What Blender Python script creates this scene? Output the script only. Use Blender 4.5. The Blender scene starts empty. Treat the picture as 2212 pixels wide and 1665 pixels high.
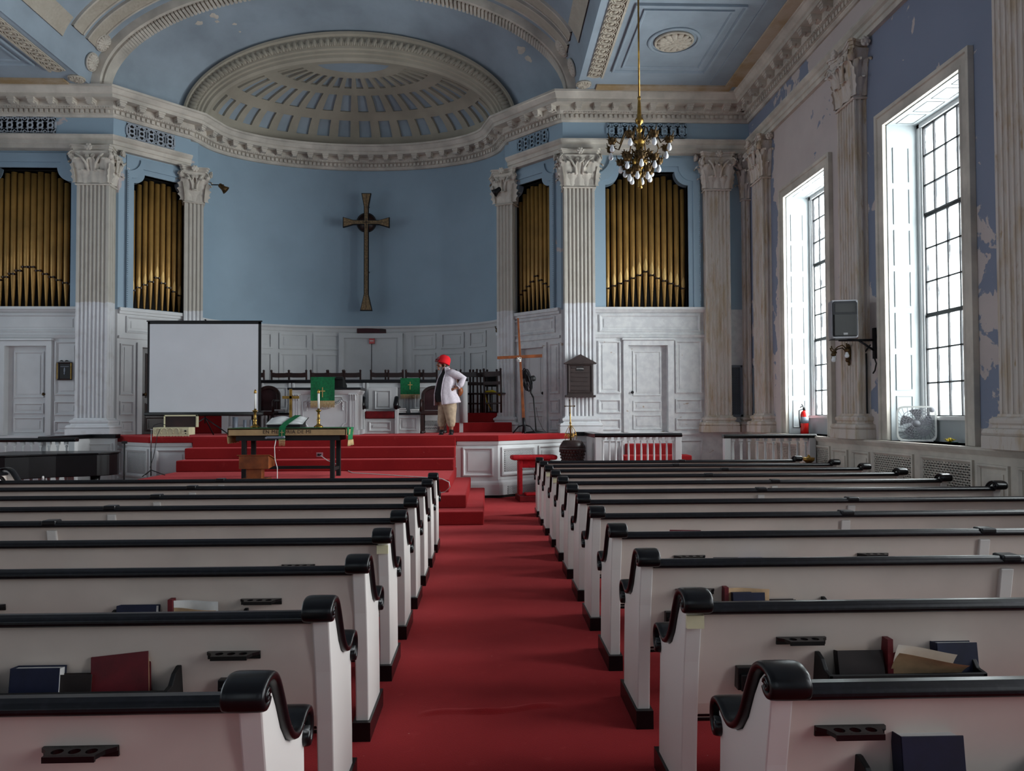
import bpy, bmesh, math, random
from mathutils import Vector, Matrix
random.seed(7)
PI = math.pi; sin = math.sin; cos = math.cos; R = math.radians
S = bpy.context.scene
COL = S.collection

# ------------------------------------------------------------------ camera
FPX, IW, IH = 1580.0, 2212, 1665
YAW = math.atan(53 / FPX); PITCH = R(1.4); ROLL = 0.004
EYE = Vector((0, 0, 1.65))
fwd = Vector((sin(YAW) * cos(PITCH), cos(YAW) * cos(PITCH), sin(PITCH)))
rt0 = Vector((cos(YAW), -sin(YAW), 0)); up0 = rt0.cross(fwd)
rgt = rt0 * cos(ROLL) - up0 * sin(ROLL); upv = up0 * cos(ROLL) + rt0 * sin(ROLL)
SHY = 892 - IH / 2 - FPX * math.tan(PITCH)
cd = bpy.data.cameras.new('camera'); cam = bpy.data.objects.new('camera', cd); COL.objects.link(cam)
cam.matrix_world = Matrix(((rgt.x, upv.x, -fwd.x, EYE.x), (rgt.y, upv.y, -fwd.y, EYE.y), (rgt.z, upv.z, -fwd.z, EYE.z), (0, 0, 0, 1)))
cd.sensor_width = 36; cd.lens = FPX / IW * 36; cd.shift_y = SHY / IW; cd.clip_start = 0.05; cd.clip_end = 200
S.camera = cam

def ray(px, py): return fwd + rgt * ((px - IW / 2) / FPX) - upv * ((py - IH / 2 - SHY) / FPX)
def onY(px, py, Y): r = ray(px, py); return EYE + r * (Y / r.y)
def onX(px, py, X): r = ray(px, py); return EYE + r * (X / r.x)
def onZ(px, py, Z): r = ray(px, py); return EYE + r * ((Z - EYE.z) / r.z)

# ------------------------------------------------------------------ world, light, exposure
w = bpy.data.worlds.new('overcast_sky'); S.world = w; w.use_nodes = True
w.node_tree.nodes['Background'].inputs[0].default_value = (0.80, 0.92, 1.0, 1)
w.node_tree.nodes['Background'].inputs[1].default_value = 1.3
S.view_settings.view_transform = 'Standard'; S.view_settings.look = 'None'
S.view_settings.exposure = 0.0; S.view_settings.gamma = 1.0; S.view_settings.use_curve_mapping = False
S.cycles.max_bounces = 7; S.cycles.diffuse_bounces = 5; S.cycles.glossy_bounces = 3
S.cycles.transparent_max_bounces = 8; S.cycles.transmission_bounces = 4
S.cycles.sample_clamp_indirect = 6.0; S.cycles.caustics_reflective = False; S.cycles.caustics_refractive = False

XC = -3.15; XR = 5.8; XL = 2 * XC - XR; YF = 15.9; YB = -6.0; CEIL = 8.49; PZ = 1.22
WIN_Y = (13.05, 9.48, 5.91, 2.34, -1.23, -4.80); WIN_W = 1.72; SILL = 1.235; WTOP = 5.81

def daylight(name, loc, rot, sx, sy, power, col):
    l = bpy.data.lights.new(name, 'AREA'); l.shape = 'RECTANGLE'; l.size = sx; l.size_y = sy; l.energy = power; l.color = col; l.spread = R(150)
    o = bpy.data.objects.new(name, l); o.location = loc; o.rotation_euler = rot; COL.objects.link(o); return o
PR, PL, PB = 500, 95, 2
POW_R = (1.55, 1.08, 0.68, 0.46, 0.42, 0.0)
for i, y in enumerate(WIN_Y):      # daylight standing outside each tall window, both side walls
    if POW_R[i]: daylight('window_daylight', (XR + 0.95, y, 3.9), (0, R(90), 0), 4.6, 1.8, PR * POW_R[i], (0.93, 0.97, 1.0))
    if y > 4: daylight('window_daylight', (XL - 0.95, y, 3.9), (0, R(-90), 0), 4.6, 1.8, PL, (0.88, 0.95, 1.0))
for x in (XC - 4.5, XC, XC + 4.5): # added lamps behind unseen back wall openings, to light the pew backs
    daylight('window_daylight', (x, YB - 0.6, 4.6), (R(90), 0, 0), 1.8, 4.2, PB, (0.95, 0.96, 1.0))
daylight_objs = [o for o in COL.objects if o.type == 'LIGHT']

# ------------------------------------------------------------------ materials
def lin(c): c = c / 255.0; return c / 12.92 if c <= 0.04045 else ((c + 0.055) / 1.055) ** 2.4
def rgb(c): return (lin(c[0]), lin(c[1]), lin(c[2]), 1)
class N:
    def __init__(s, name):
        s.m = bpy.data.materials.new(name); s.m.use_nodes = True; s.t = s.m.node_tree
        s.b = s.t.nodes['Principled BSDF']; s._p = None
    def new(s, k, **kw):
        n = s.t.nodes.new(k)
        for a, v in kw.items(): setattr(n, a, v)
        return n
    def link(s, a, b): s.t.links.new(a, b)
    def pos(s):
        if s._p is None: s._p = s.new('ShaderNodeNewGeometry')
        return s._p.outputs['Position']
    def obj(s): return s.new('ShaderNodeTexCoord').outputs['Object']
    def noise(s, scale, detail=4, vec=None, rough=0.55, dist=0.0, sc3=None):
        n = s.new('ShaderNodeTexNoise'); n.inputs['Scale'].default_value = scale; n.inputs['Detail'].default_value = detail
        n.inputs['Roughness'].default_value = rough; n.inputs['Distortion'].default_value = dist
        v = vec if vec is not None else s.pos()
        if sc3:
            mp = s.new('ShaderNodeMapping'); mp.inputs['Scale'].default_value = sc3; s.link(v, mp.inputs[0]); v = mp.outputs[0]
        s.link(v, n.inputs['Vector']); return n.outputs['Fac']
    def step(s, f, a, b):
        n = s.new('ShaderNodeMapRange'); n.inputs[1].default_value = a; n.inputs[2].default_value = b
        s.link(f, n.inputs[0]); return n.outputs[0]
    def math(s, op, a, b=None):
        n = s.new('ShaderNodeMath', operation=op)
        for i, x in enumerate((a, b)):
            if x is None: continue
            if isinstance(x, (int, float)): n.inputs[i].default_value = x
            else: s.link(x, n.inputs[i])
        return n.outputs[0]
    def mix(s, f, a, b):
        n = s.new('ShaderNodeMix', data_type='RGBA')
        for i, x in ((0, f), (6, a), (7, b)):
            if isinstance(x, (tuple, list)): n.inputs[i].default_value = x
            elif isinstance(x, (int, float)): n.inputs[i].default_value = x
            else: s.link(x, n.inputs[i])
        return n.outputs[2]
    def axis(s, k):
        n = s.new('ShaderNodeSeparateXYZ'); s.link(s.pos(), n.inputs[0]); return n.outputs[k]
    def bump(s, f, d, strength=0.5):
        n = s.new('ShaderNodeBump'); n.inputs['Distance'].default_value = d; n.inputs['Strength'].default_value = strength
        s.link(f, n.inputs['Height']); s.link(n.outputs[0], s.b.inputs['Normal'])
    def col(s, c):
        if isinstance(c, (tuple, list)): s.b.inputs['Base Color'].default_value = c
        else: s.link(c, s.b.inputs['Base Color'])
    def fin(s, rough=0.6, metal=0.0, coat=0.0, spec=0.5):
        s.b.inputs['Roughness'].default_value = rough; s.b.inputs['Metallic'].default_value = metal
        s.b.inputs['Coat Weight'].default_value = coat; s.b.inputs['Specular IOR Level'].default_value = spec
        return s.m
def paint(name, c, rough=0.55, var=0.1, scale=3.0, metal=0.0, coat=0.0, bump=0.0, c2=None, spec=0.4, local=False):
    n = N(name); f = n.noise(scale, 5, n.obj() if local else None)
    d = c2 or tuple(max(0, x * (1 - var)) for x in c)
    n.col(n.mix(n.step(f, 0.35, 0.65), rgb(c), rgb(d)))
    if bump: n.bump(n.noise(scale * 12, 3, n.obj() if local else None), bump)
    return n.fin(rough, metal, coat, spec)

BLUE = (148, 170, 186); WHITE = (208, 208, 208); CREAM = (212, 204, 192); PLASTER = (190, 180, 178); PUTTY = (214, 200, 190)
M = {}
M['blue'] = paint('blue_wall_paint', BLUE, 0.6, 0.06, 0.7)
M['bluelit'] = paint('pale_blue_case_paint', (140, 164, 186), 0.55, 0.08, 2)
M['ceil_blue'] = paint('blue_ceiling_paint', (158, 172, 184), 0.7, 0.12, 0.9)
M['white'] = paint('white_wall_paint', WHITE, 0.5, 0.05, 1.5)
M['cream'] = paint('aged_cream_plaster', CREAM, 0.65, 0.16, 2.0)
M['coffer'] = paint('dull_cream_dome_plaster', (176, 168, 152), 0.7, 0.10, 1.2)
M['pew'] = paint('off_white_pew_paint', PUTTY, 0.42, 0.06, 2.0)
M['black'] = paint('glossy_black_paint', (15, 14, 17), 0.28, 0.3, 6, spec=0.35)
M['mattblack'] = paint('matt_black', (17, 17, 18), 0.6, 0.2, 8)
M['darkwood'] = paint('dark_brown_wood', (52, 30, 27), 0.38, 0.35, 5)
M['hymnwood'] = paint('umber_painted_wood', (60, 47, 45), 0.55, 0.2, 5)
M['oak'] = paint('orange_brown_wood', (142, 78, 38), 0.45, 0.3, 6, c2=(104, 54, 26))
M['tan'] = paint('tan_varnished_wood', (178, 150, 108), 0.4, 0.15, 4)
M['brass'] = paint('polished_brass', (176, 138, 70), 0.34, 0.3, 9, metal=0.9)
M['oldbrass'] = paint('tarnished_brass', (104, 80, 48), 0.5, 0.45, 14, metal=0.75)
M['pipe'] = paint('gold_painted_pipe_metal', (182, 140, 76), 0.40, 0.18, 1.5, metal=0.35)
M['pipelip'] = paint('bright_gold_leaf', (226, 186, 116), 0.4, 0.12, 3, metal=0.3)
M['lining'] = paint('greyed_window_lining_paint', (168, 174, 176), 0.55, 0.06, 2)  # colour greyed to subdue the strong daylight on the reveals
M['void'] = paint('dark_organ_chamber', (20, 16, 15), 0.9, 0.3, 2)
M['red'] = paint('scarlet_fabric', (190, 14, 30), 0.85, 0.18, 20, bump=0.004)
M['crimson'] = paint('crimson_upholstery', (120, 16, 24), 0.9, 0.2, 12)
M['green'] = paint('green_brocade', (0, 112, 62), 0.65, 0.22, 26, c2=(0, 86, 50))
M['fringe'] = paint('gold_fringe', (196, 168, 120), 0.8, 0.2, 60)
M['paper'] = paint('white_paper', (226, 226, 224), 0.8, 0.06, 10)
M['oldpaper'] = paint('yellowed_paper', (214, 178, 138), 0.8, 0.15, 10)
M['navy'] = paint('navy_cloth_cover', (24, 29, 56), 0.6, 0.2, 12)
M['royal'] = paint('royal_blue_cover', (30, 60, 120), 0.5, 0.15, 12)
M['maroon'] = paint('maroon_cover', (104, 22, 32), 0.55, 0.2, 12)
M['bookbrown'] = paint('brown_black_cover', (38, 28, 28), 0.6, 0.2, 12)
M['metal'] = paint('dull_steel', (150, 150, 152), 0.35, 0.15, 6, metal=0.9)
M['iron'] = paint('black_iron', (26, 26, 30), 0.45, 0.2, 8, metal=0.3)
M['greyplastic'] = paint('grey_plastic', (150, 150, 156), 0.5, 0.1, 4)
M['screen'] = paint('projection_screen_fabric', (214, 216, 220), 0.8, 0.03, 1.2)
M['ivory'] = paint('ivory_painted_wood', (216, 208, 172), 0.55, 0.10, 5)
M['candle'] = paint('white_candle_wax', (226, 226, 222), 0.5, 0.03, 5)
M['font'] = paint('brown_stone', (66, 50, 48), 0.35, 0.3, 30)
M['extred'] = paint('fire_engine_red', (200, 24, 22), 0.3, 0.08, 4, coat=0.4)
M['greymetal'] = paint('blue_grey_grille_paint', (122, 130, 142), 0.5, 0.1, 4)
M['glassbulb'] = paint('frosted_bulb_glass', (236, 238, 242), 0.25, 0.02, 4)
M['yellow'] = paint('yellow_petal', (214, 186, 40), 0.7, 0.15, 20)
M['brick'] = paint('red_tile', (150, 66, 50), 0.8, 0.1, 6)

def carpet():
    n = N('red_carpet'); big = n.noise(0.9, 5); fine = n.noise(160, 2); mid = n.noise(9, 4)
    c = n.mix(n.step(big, 0.35, 0.68), rgb((152, 34, 36)), rgb((132, 27, 30)))
    c = n.mix(n.math('MULTIPLY', n.step(fine, 0.3, 0.75), 0.35), c, rgb((100, 16, 20)))
    c = n.mix(n.math('MULTIPLY', n.step(mid, 0.62, 0.72), 0.25), c, rgb((168, 60, 58)))
    c = n.mix(n.step(n.noise(26, 2), 0.78, 0.80), c, rgb((176, 130, 122)))
    n.col(c); n.bump(fine, 0.004, 0.6); n.b.inputs['Sheen Weight'].default_value = 0.35; n.b.inputs['Sheen Roughness'].default_value = 0.5; n.b.inputs['Sheen Tint'].default_value = (0.9, 0.17, 0.18, 1); return n.fin(0.95, spec=0.1)
M['carpet'] = carpet()

def pilaster_mat():
    # cream above the old paint line, fresh white below it, bare tan plaster where damp has lifted the paint
    n = N('pilaster_paint'); z = n.axis(2)
    zz = n.math('ADD', z, n.math('MULTIPLY', n.noise(3, 3), 0.12))
    c = n.mix(n.step(zz, 4.06, 4.085), rgb((212, 212, 214)), rgb((184, 178, 168)))
    n.col(n.mix(n.math('MULTIPLY', n.step(n.noise(4, 5), 0.5, 0.62), 0.18), c, rgb((150, 140, 126)))); return n.fin(0.6)
M['pilaster'] = pilaster_mat()
def damp_pilaster():
    n = N('damp_stained_pilaster_paint'); f = n.noise(3.0, 6, None, 0.6, 0.3, (2.2, 2.2, 0.55))
    c = n.mix(n.step(f, 0.46, 0.66), rgb((204, 194, 186)), rgb((184, 164, 140)))
    n.col(n.mix(n.step(n.noise(7, 5, None, 0.6, 0.2, (3, 3, 0.5)), 0.60, 0.70), c, rgb((172, 148, 120)))); return n.fin(0.75)
M['damp'] = damp_pilaster()
def peeling(name, plaster_lo, plaster_hi, thr=0.592):
    # blue paint flaking off pale plaster; the bay between PLASTER limits (along Y) has lost nearly all of its paint
    n = N(name); y = n.axis(1); z = n.axis(2)
    base = n.noise(0.55, 6, None, 0.62, 0.4); fl = n.noise(2.4, 5, None, 0.6, 0.6)
    bay = n.math('MULTIPLY', n.step(y, plaster_lo, plaster_lo + 0.25), n.math('SUBTRACT', 1.0, n.step(y, plaster_hi, plaster_hi + 0.25)))
    low = n.math('MULTIPLY', n.step(z, 4.2, 3.4), 0.10)
    f = n.math('ADD', n.math('ADD', n.math('MULTIPLY', base, 0.55), n.math('MULTIPLY', fl, 0.45)), n.math('ADD', n.math('MULTIPLY', bay, 0.17), low))
    mask = n.step(f, thr, thr + 0.01)
    pl = n.mix(n.noise(1.6, 5), rgb((206, 194, 190)), rgb((182, 170, 168)))
    bl = n.mix(n.noise(0.8, 4), rgb((134, 142, 162)), rgb((122, 130, 150)))
    n.col(n.mix(mask, bl, pl)); n.bump(mask, 0.004, 0.6); return n.fin(0.75)
M['peel'] = peeling('peeling_blue_paint', 11.6, 14.3)
M['peelmore'] = peeling('badly_peeling_blue_paint', 9.0, 12.6, 0.56)
def frontwall():
    # splay and bay walls: blue with a few flaked patches
    n = N('flaking_blue_paint'); f = n.noise(1.1, 6, None, 0.62, 0.5)
    n.col(n.mix(n.step(f, 0.655, 0.665), rgb(BLUE), rgb(PLASTER))); return n.fin(0.65)
M['flake'] = frontwall()
def oldwhite():
    n = N('worn_white_paint'); f = n.noise(2.2, 6, None, 0.62, 0.5, (1, 1, 2.2)); g = n.noise(7, 4)
    c = n.mix(n.step(g, 0.4, 0.6), rgb((214, 214, 214)), rgb((200, 200, 202)))
    n.col(n.mix(n.step(f, 0.665, 0.69), c, rgb((170, 152, 136)))); return n.fin(0.5)
M['oldwhite'] = oldwhite()
def stained_band():
    n = N('stained_plaster_ornament'); f = n.noise(1.3, 4)
    n.col(n.mix(n.step(f, 0.4, 0.6), rgb((186, 170, 150)), rgb((164, 138, 100)))); n.bump(n.noise(22, 4), 0.012, 0.7); return n.fin(0.8)
M['stained'] = stained_band()
def ornament():
    n = N('moulded_plaster_ornament'); v = n.new('ShaderNodeTexVoronoi'); v.inputs['Scale'].default_value = 16
    n.link(n.pos(), v.inputs['Vector']); n.col(n.mix(n.noise(4, 4), rgb((196, 188, 174)), rgb((168, 158, 142))))
    n.bump(v.outputs['Distance'], 0.02, 0.6); return n.fin(0.75)
M['ornament'] = ornament()
def worn_black():
    n = N('worn_black_rail_paint'); f = n.noise(7, 6, None, 0.65, 0.2, (0.5, 3, 3)); g = n.noise(40, 3)
    c = n.mix(n.step(g, 0.5, 0.75), rgb((13, 12, 16)), rgb((26, 25, 31)))
    n.col(n.mix(n.step(f, 0.76, 0.79), c, rgb((120, 116, 116)))); n.bump(g, 0.001, 0.4); return n.fin(0.30, spec=0.35)
M['rail'] = worn_black()
def pewend():
    n = N('chipped_white_pew_paint'); f = n.noise(5, 6, None, 0.65, 0.4)
    n.col(n.mix(n.step(f, 0.70, 0.73), rgb((216, 211, 206)), rgb((120, 102, 92)))); return n.fin(0.4)
M['pewend'] = pewend()
def glass():
    n = N('dusty_window_glass'); t = n.new('ShaderNodeBsdfTransparent'); d = n.new('ShaderNodeBsdfTranslucent')
    f = n.noise(2.5, 4); t.inputs[0].default_value = (0.97, 0.985, 0.98, 1); d.inputs[0].default_value = (0.9, 0.93, 0.9, 1)
    mx = n.new('ShaderNodeMixShader'); n.link(n.math('MULTIPLY', n.step(f, 0.4, 0.8), 0.25), mx.inputs[0]); n.link(t.outputs[0], mx.inputs[1]); n.link(d.outputs[0], mx.inputs[2])
    n.link(mx.outputs[0], n.t.nodes['Material Output'].inputs[0]); return n.m
M['glass'] = glass()
def leather():
    return paint('tan_leather', (150, 84, 44), 0.5, 0.25, 14)
M['leather'] = leather()
M['cardigan'] = paint('pale_grey_knit', (206, 196, 204), 0.9, 0.08, 30, bump=0.003, local=True)
M['blackcloth'] = paint('black_cotton', (20, 18, 22), 0.9, 0.2, 10)
M['khaki'] = paint('khaki_cotton', (186, 164, 138), 0.85, 0.16, 14, bump=0.006, local=True)
M['skin'] = paint('skin', (150, 100, 78), 0.5, 0.10, 8, local=True)
M['hair'] = paint('greying_hair', (70, 58, 50), 0.7, 0.3, 40, local=True)
M['hat'] = paint('red_felt', (222, 20, 34), 0.9, 0.06, 14, local=True)
M['shoe'] = paint('black_leather', (22, 20, 22), 0.35, 0.2, 12)

# ------------------------------------------------------------------ mesh helpers
class MB:
    def __init__(s): s.v = []; s.f = []; s.mi = []; s.sm = []
    def add(s, vs, fs, m=0, smooth=False, T=None):
        b = len(s.v)
        s.v.extend([(T @ Vector(v)) if T is not None else Vector(v) for v in vs])
        for f in fs: s.f.append([i + b for i in f]); s.mi.append(m); s.sm.append(smooth)
        return s
    def box(s, x0, x1, y0, y1, z0, z1, m=0, T=None):
        return s.add([(x0, y0, z0), (x1, y0, z0), (x1, y1, z0), (x0, y1, z0), (x0, y0, z1), (x1, y0, z1), (x1, y1, z1), (x0, y1, z1)],
                     [(0, 3, 2, 1), (4, 5, 6, 7), (0, 1, 5, 4), (1, 2, 6, 5), (2, 3, 7, 6), (3, 0, 4, 7)], m, False, T)
    def prism(s, poly, a, b, plane='xz', m=0, T=None, smooth=False):
        n = len(poly)
        P = {'xz': lambda p, t: (p[0], t, p[1]), 'yz': lambda p, t: (t, p[0], p[1]), 'xy': lambda p, t: (p[0], p[1], t)}[plane]
        vs = [P(p, a) for p in poly] + [P(p, b) for p in poly]
        s.add(vs, [tuple(range(n)), tuple(range(2 * n - 1, n - 1, -1))], m, False, T)
        b0 = len(s.v) - 2 * n
        for i in range(n):
            j = (i + 1) % n; s.f.append([b0 + i, b0 + j, b0 + n + j, b0 + n + i]); s.mi.append(m); s.sm.append(smooth)
        return s
    def grid(s, fn, nu, nv, m=0, smooth=True, cu=False, cv=False, T=None):
        vs = [fn(i / nu, j / nv) for j in range(nv + (0 if cv else 1)) for i in range(nu + (0 if cu else 1))]
        w = nu + (0 if cu else 1); h = nv + (0 if cv else 1); fs = []
        for j in range(nv):
            for i in range(nu):
                fs.append((j * w + i, j * w + (i + 1) % w, ((j + 1) % h) * w + (i + 1) % w, ((j + 1) % h) * w + i))
        return s.add(vs, fs, m, smooth, T)
    def lathe(s, prof, n=20, c=(0, 0, 0), m=0, T=None, smooth=True):
        p = [(max(r, 1e-5), z) for r, z in prof]; k = len(p)
        vs = [(c[0] + r * cos(2 * PI * i / n), c[1] + r * sin(2 * PI * i / n), c[2] + z) for r, z in p for i in range(n)]
        fs = [(j * n + i, j * n + (i + 1) % n, (j + 1) * n + (i + 1) % n, (j + 1) * n + i) for j in range(k - 1) for i in range(n)]
        fs += [tuple(range(n - 1, -1, -1)), tuple((k - 1) * n + i for i in range(n))]
        return s.add(vs, fs, m, smooth, T)
    def tube(s, pts, r, n=8, m=0, T=None, closed=False, flat=1.0):
        P = [Vector(p) for p in pts]; k = len(P); rr = r if isinstance(r, (list, tuple)) else [r] * k
        vs = []; up = None
        for i in range(k):
            t = (P[(i + 1) % k] - P[i - 1]) if closed else (P[min(i + 1, k - 1)] - P[max(i - 1, 0)])
            t.normalize()
            if up is None: up = Vector((0, 0, 1)) if abs(t.z) < 0.9 else Vector((1, 0, 0))
            a = t.cross(up); a.normalize(); b = a.cross(t); b.normalize(); up = b
            for q in range(n): vs.append(P[i] + a * (rr[i] * cos(2 * PI * q / n)) + b * (rr[i] * flat * sin(2 * PI * q / n)))
        fs = [(i * n + q, i * n + (q + 1) % n, ((i + 1) % k) * n + (q + 1) % n, ((i + 1) % k) * n + q) for i in range(k if closed else k - 1) for q in range(n)]
        if not closed: fs += [tuple(range(n - 1, -1, -1)), tuple((k - 1) * n + q for q in range(n))]
        return s.add(vs, fs, m, True, T)
    def ball(s, c, r, nu=14, nv=9, m=0, T=None):
        r = r if isinstance(r, (list, tuple)) else (r, r, r)
        def fn(u, v): th = PI * (0.001 + 0.998 * v); return (c[0] + r[0] * sin(th) * cos(2 * PI * u), c[1] + r[1] * sin(th) * sin(2 * PI * u), c[2] + r[2] * cos(th))
        return s.grid(fn, nu, nv, m, True, cu=True, T=T)
    def sweep(s, path, prof, closed=False, m=0, smooth=False, T=None):
        # plan path [(x, y)], profile [(out, z)], out = to the left of the direction of travel, mitred
        k = len(path); P = [Vector(p) for p in path]; nr = []
        for i in range(k):
            ds = []
            if closed or i > 0: ds.append((P[i] - P[i - 1]).normalized())
            if closed or i < k - 1: ds.append((P[(i + 1) % k] - P[i]).normalized())
            ns = [Vector((-d.y, d.x)) for d in ds]; nn = sum(ns, Vector((0, 0))).normalized()
            nr.append(nn / max(0.3, nn.dot(ns[0])))
        q = len(prof)
        vs = [(P[i].x + nr[i].x * o, P[i].y + nr[i].y * o, z) for i in range(k) for o, z in prof]
        fs = [(i * q + j, ((i + 1) % k) * q + j, ((i + 1) % k) * q + (j + 1) % q, i * q + (j + 1) % q) for i in range(k if closed else k - 1) for j in range(q)]
        if not closed: fs += [tuple(range(q)), tuple((k - 1) * q + j for j in range(q - 1, -1, -1))]
        return s.add(vs, fs, m, smooth, T)
    def rsweep(s, w, d, prof, cx=0, cy=0, m=0, T=None):   # profile carried round a w x d rectangle, out = outwards
        a, b = w / 2, d / 2
        path = [(cx - a, cy - b), (cx - a, cy + b), (cx + a, cy + b), (cx + a, cy - b)]
        s.sweep(path, prof, True, m, False, T)
        return s
    def build(s, name, mats, parent=None, loc=None, bevel=0.0, seg=2, T=None):
        me = bpy.data.meshes.new(name)
        me.from_pydata([tuple(T @ v) if T is not None else tuple(v) for v in s.v], [], s.f)
        mats = mats if isinstance(mats, (list, tuple)) else [mats]
        for q in mats: me.materials.append(M[q] if isinstance(q, str) else q)
        me.polygons.foreach_set('material_index', s.mi); me.polygons.foreach_set('use_smooth', s.sm)
        bm = bmesh.new(); bm.from_mesh(me); bmesh.ops.recalc_face_normals(bm, faces=bm.faces); bm.to_mesh(me); bm.free()
        o = bpy.data.objects.new(name, me); COL.objects.link(o)
        if parent is not None: o.parent = parent
        if loc is not None: o.location = loc
        if bevel:
            b = o.modifiers.new('edge', 'BEVEL'); b.width = bevel; b.segments = seg; b.limit_method = 'ANGLE'; b.angle_limit = R(40)
        return o
def tag(o, label, cat, group=None):
    o['label'] = label; o['category'] = cat
    if group: o['group'] = group
    return o
def thing(name, label, cat, loc=(0, 0, 0), rz=0.0, group=None):
    o = bpy.data.objects.new(name, None); o.empty_display_size = 0.1; COL.objects.link(o)
    o.location = loc; o.rotation_euler = (0, 0, rz); return tag(o, label, cat, group)
def struct(mb, name, mats, parent=None, **kw):
    o = mb.build(name, mats, parent, **kw); o['kind'] = 'structure'; return o
def copy_tree(o, parent=None):
    c = o.copy(); COL.objects.link(c)
    if parent is not None: c.parent = parent
    for ch in list(KIDS.get(o.name, o.children)): copy_tree(ch, c)
    return c
KIDS = {}
def Tl(x, y, z): return Matrix.Translation((x, y, z))
def Rz(a): return Matrix.Rotation(a, 4, 'Z')
def Rx(a): return Matrix.Rotation(a, 4, 'X')
def Ry(a): return Matrix.Rotation(a, 4, 'Y')
def mx(s, u): return XC + s * u          # lateral position u metres from the middle of the church, side s
def lattice(mb, w, h, pitch, t, dep, m=0, T=None):
    # crossed diagonal bars clipped to a w x h panel lying in local x-z
    for sg in (1, -1):
        c = -h
        while c < w + h:
            pts = []
            for x in (0.0, w):
                z = (x - c) if sg > 0 else (h - (x - c))
                if 0 <= z <= h: pts.append((x, z))
            for z in (0.0, h):
                x = c + z if sg > 0 else c + (h - z)
                if 0 < x < w: pts.append((x, z))
            if len(pts) >= 2:
                a, b = Vector(pts[0]), Vector(pts[-1]); d = b - a
                if d.length > 0.02:
                    d.normalize(); q = Vector((-d.y, d.x)) * t / 2
                    mb.prism([a + q, a - q, b - q, b + q], 0, dep, 'xz', m, T)
            c += pitch
# ================================================================== THE SETTING
I4 = Matrix.Identity(4)
def frame(mb, x0, x1, z0, z1, wd=0.05, dep=0.025, T=I4, m=0):
    prof = [(0, 0), (0, dep), (-wd * 0.45, dep * 1.15), (-wd, dep * 0.35), (-wd, 0)]
    mb.rsweep(x1 - x0, z1 - z0, prof, (x0 + x1) / 2, (z0 + z1) / 2, m, T @ Rx(PI / 2))
def panel(mb, x0, x1, z0, z1, wd=0.05, dep=0.03, T=I4, m=0):
    frame(mb, x0, x1, z0, z1, wd, dep, T, m)
    mb.box(x0 + wd * 2, x1 - wd * 2, -0.012, 0, z0 + wd * 2, z1 - wd * 2, m, T)
def wallcells(mb, x0, x1, z0, z1, holes, th, T=I4, matf=lambda z: 0, cuts=()):
    xs = sorted({x0, x1, *[h[i] for h in holes for i in (0, 1)]}); zs = sorted({z0, z1, *cuts, *[h[i] for h in holes for i in (2, 3)]})
    for i in range(len(xs) - 1):
        for j in range(len(zs) - 1):
            cx, cz = (xs[i] + xs[i + 1]) / 2, (zs[j] + zs[j + 1]) / 2
            if any(h[0] < cx < h[1] and h[2] < cz < h[3] for h in holes): continue
            mb.box(xs[i], xs[i + 1], 0, th, zs[j], zs[j + 1], matf(cz), T)

# ---- floor with a ruck in the aisle carpet
mb = MB(); mb.box(XL - 0.6, XR + 0.6, YB, 20.0, -0.12, 0.0)
a, b = onZ(903, 1543, 0), onZ(1215, 1524, 0)
def ruck(u, v):
    p = a.lerp(b, u); k = sin(PI * u) ** 0.6 * (0.75 + 0.25 * sin(17 * u))
    return (p.x, p.y + (v - 0.5) * 0.09 + 0.02 * sin(9 * u), 0.0005 + 0.020 * k * sin(PI * v) ** 2)
mb.grid(ruck, 40, 8)
struct(mb, 'floor', 'carpet')

# ---- side walls with their window openings
def side_wall(name, X, s, mats):
    mb = MB(); T = Tl(X, 0, 0) @ (Rz(-PI / 2) if s > 0 else Rz(PI / 2))
    holes = [((-s * y) - WIN_W / 2, (-s * y) + WIN_W / 2, SILL, WTOP) for y in WIN_Y]
    lo, hi = sorted((-s * YB, -s * (YF + 0.3)))
    wallcells(mb, lo, hi, 0, CEIL + 0.1, holes, 0.56, T, lambda z: 1 if z < SILL else 0, (SILL,))
    return struct(mb, name, mats)
side_wall('wall_right', XR, 1, ['peel', 'cream'])
side_wall('wall_left', XL, -1, ['blue', 'white'])
mb = MB()
wallcells(mb, XL - 0.6, XR + 0.6, 0, 11.5, [(XC + q - 0.9, XC + q + 0.9, 2.5, 6.7) for q in (-4.5, 0, 4.5)], 0.4, Tl(0, YB - 0.4, 0), lambda z: 1 if z < 2 else 0, (2,))  # unseen openings added to let light in from behind
struct(mb, 'wall_back', ['blue', 'white'])

# ---- chancel walls: two flat bays, two splays, and the curved apse
SPL_N, SPL_F = (4.77, YF), (3.58, 17.15)
SPL_L = math.hypot(SPL_N[0] - SPL_F[0], SPL_N[1] - SPL_F[1]); SPL_A = math.atan2(SPL_F[1] - SPL_N[1], SPL_N[0] - SPL_F[0])
def bayT(s): return Tl(0, YF, 0)
def splT(s):
    if s > 0: return Tl(mx(1, SPL_F[0]), SPL_F[1], 0) @ Rz(-SPL_A)
    return Tl(mx(-1, SPL_N[0]), SPL_N[1], 0) @ Rz(SPL_A)
def bx_(s, u0, u1): return tuple(sorted((mx(s, u0), mx(s, u1))))
def sx_(s, t0, t1): return (t0, t1) if s > 0 else (SPL_L - t1, SPL_L - t0)
ORG_U, ORG_Z, DOOR_U, DOOR_Z = (5.75, 7.58), (3.96, 6.95), (6.23, 7.10), (PZ, 3.12)
SORG_T, SORG_Z, SDOOR_T = (0.26, 1.42), (3.97, 6.92), (0.52, 1.22)
SILLZ = 3.91
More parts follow.
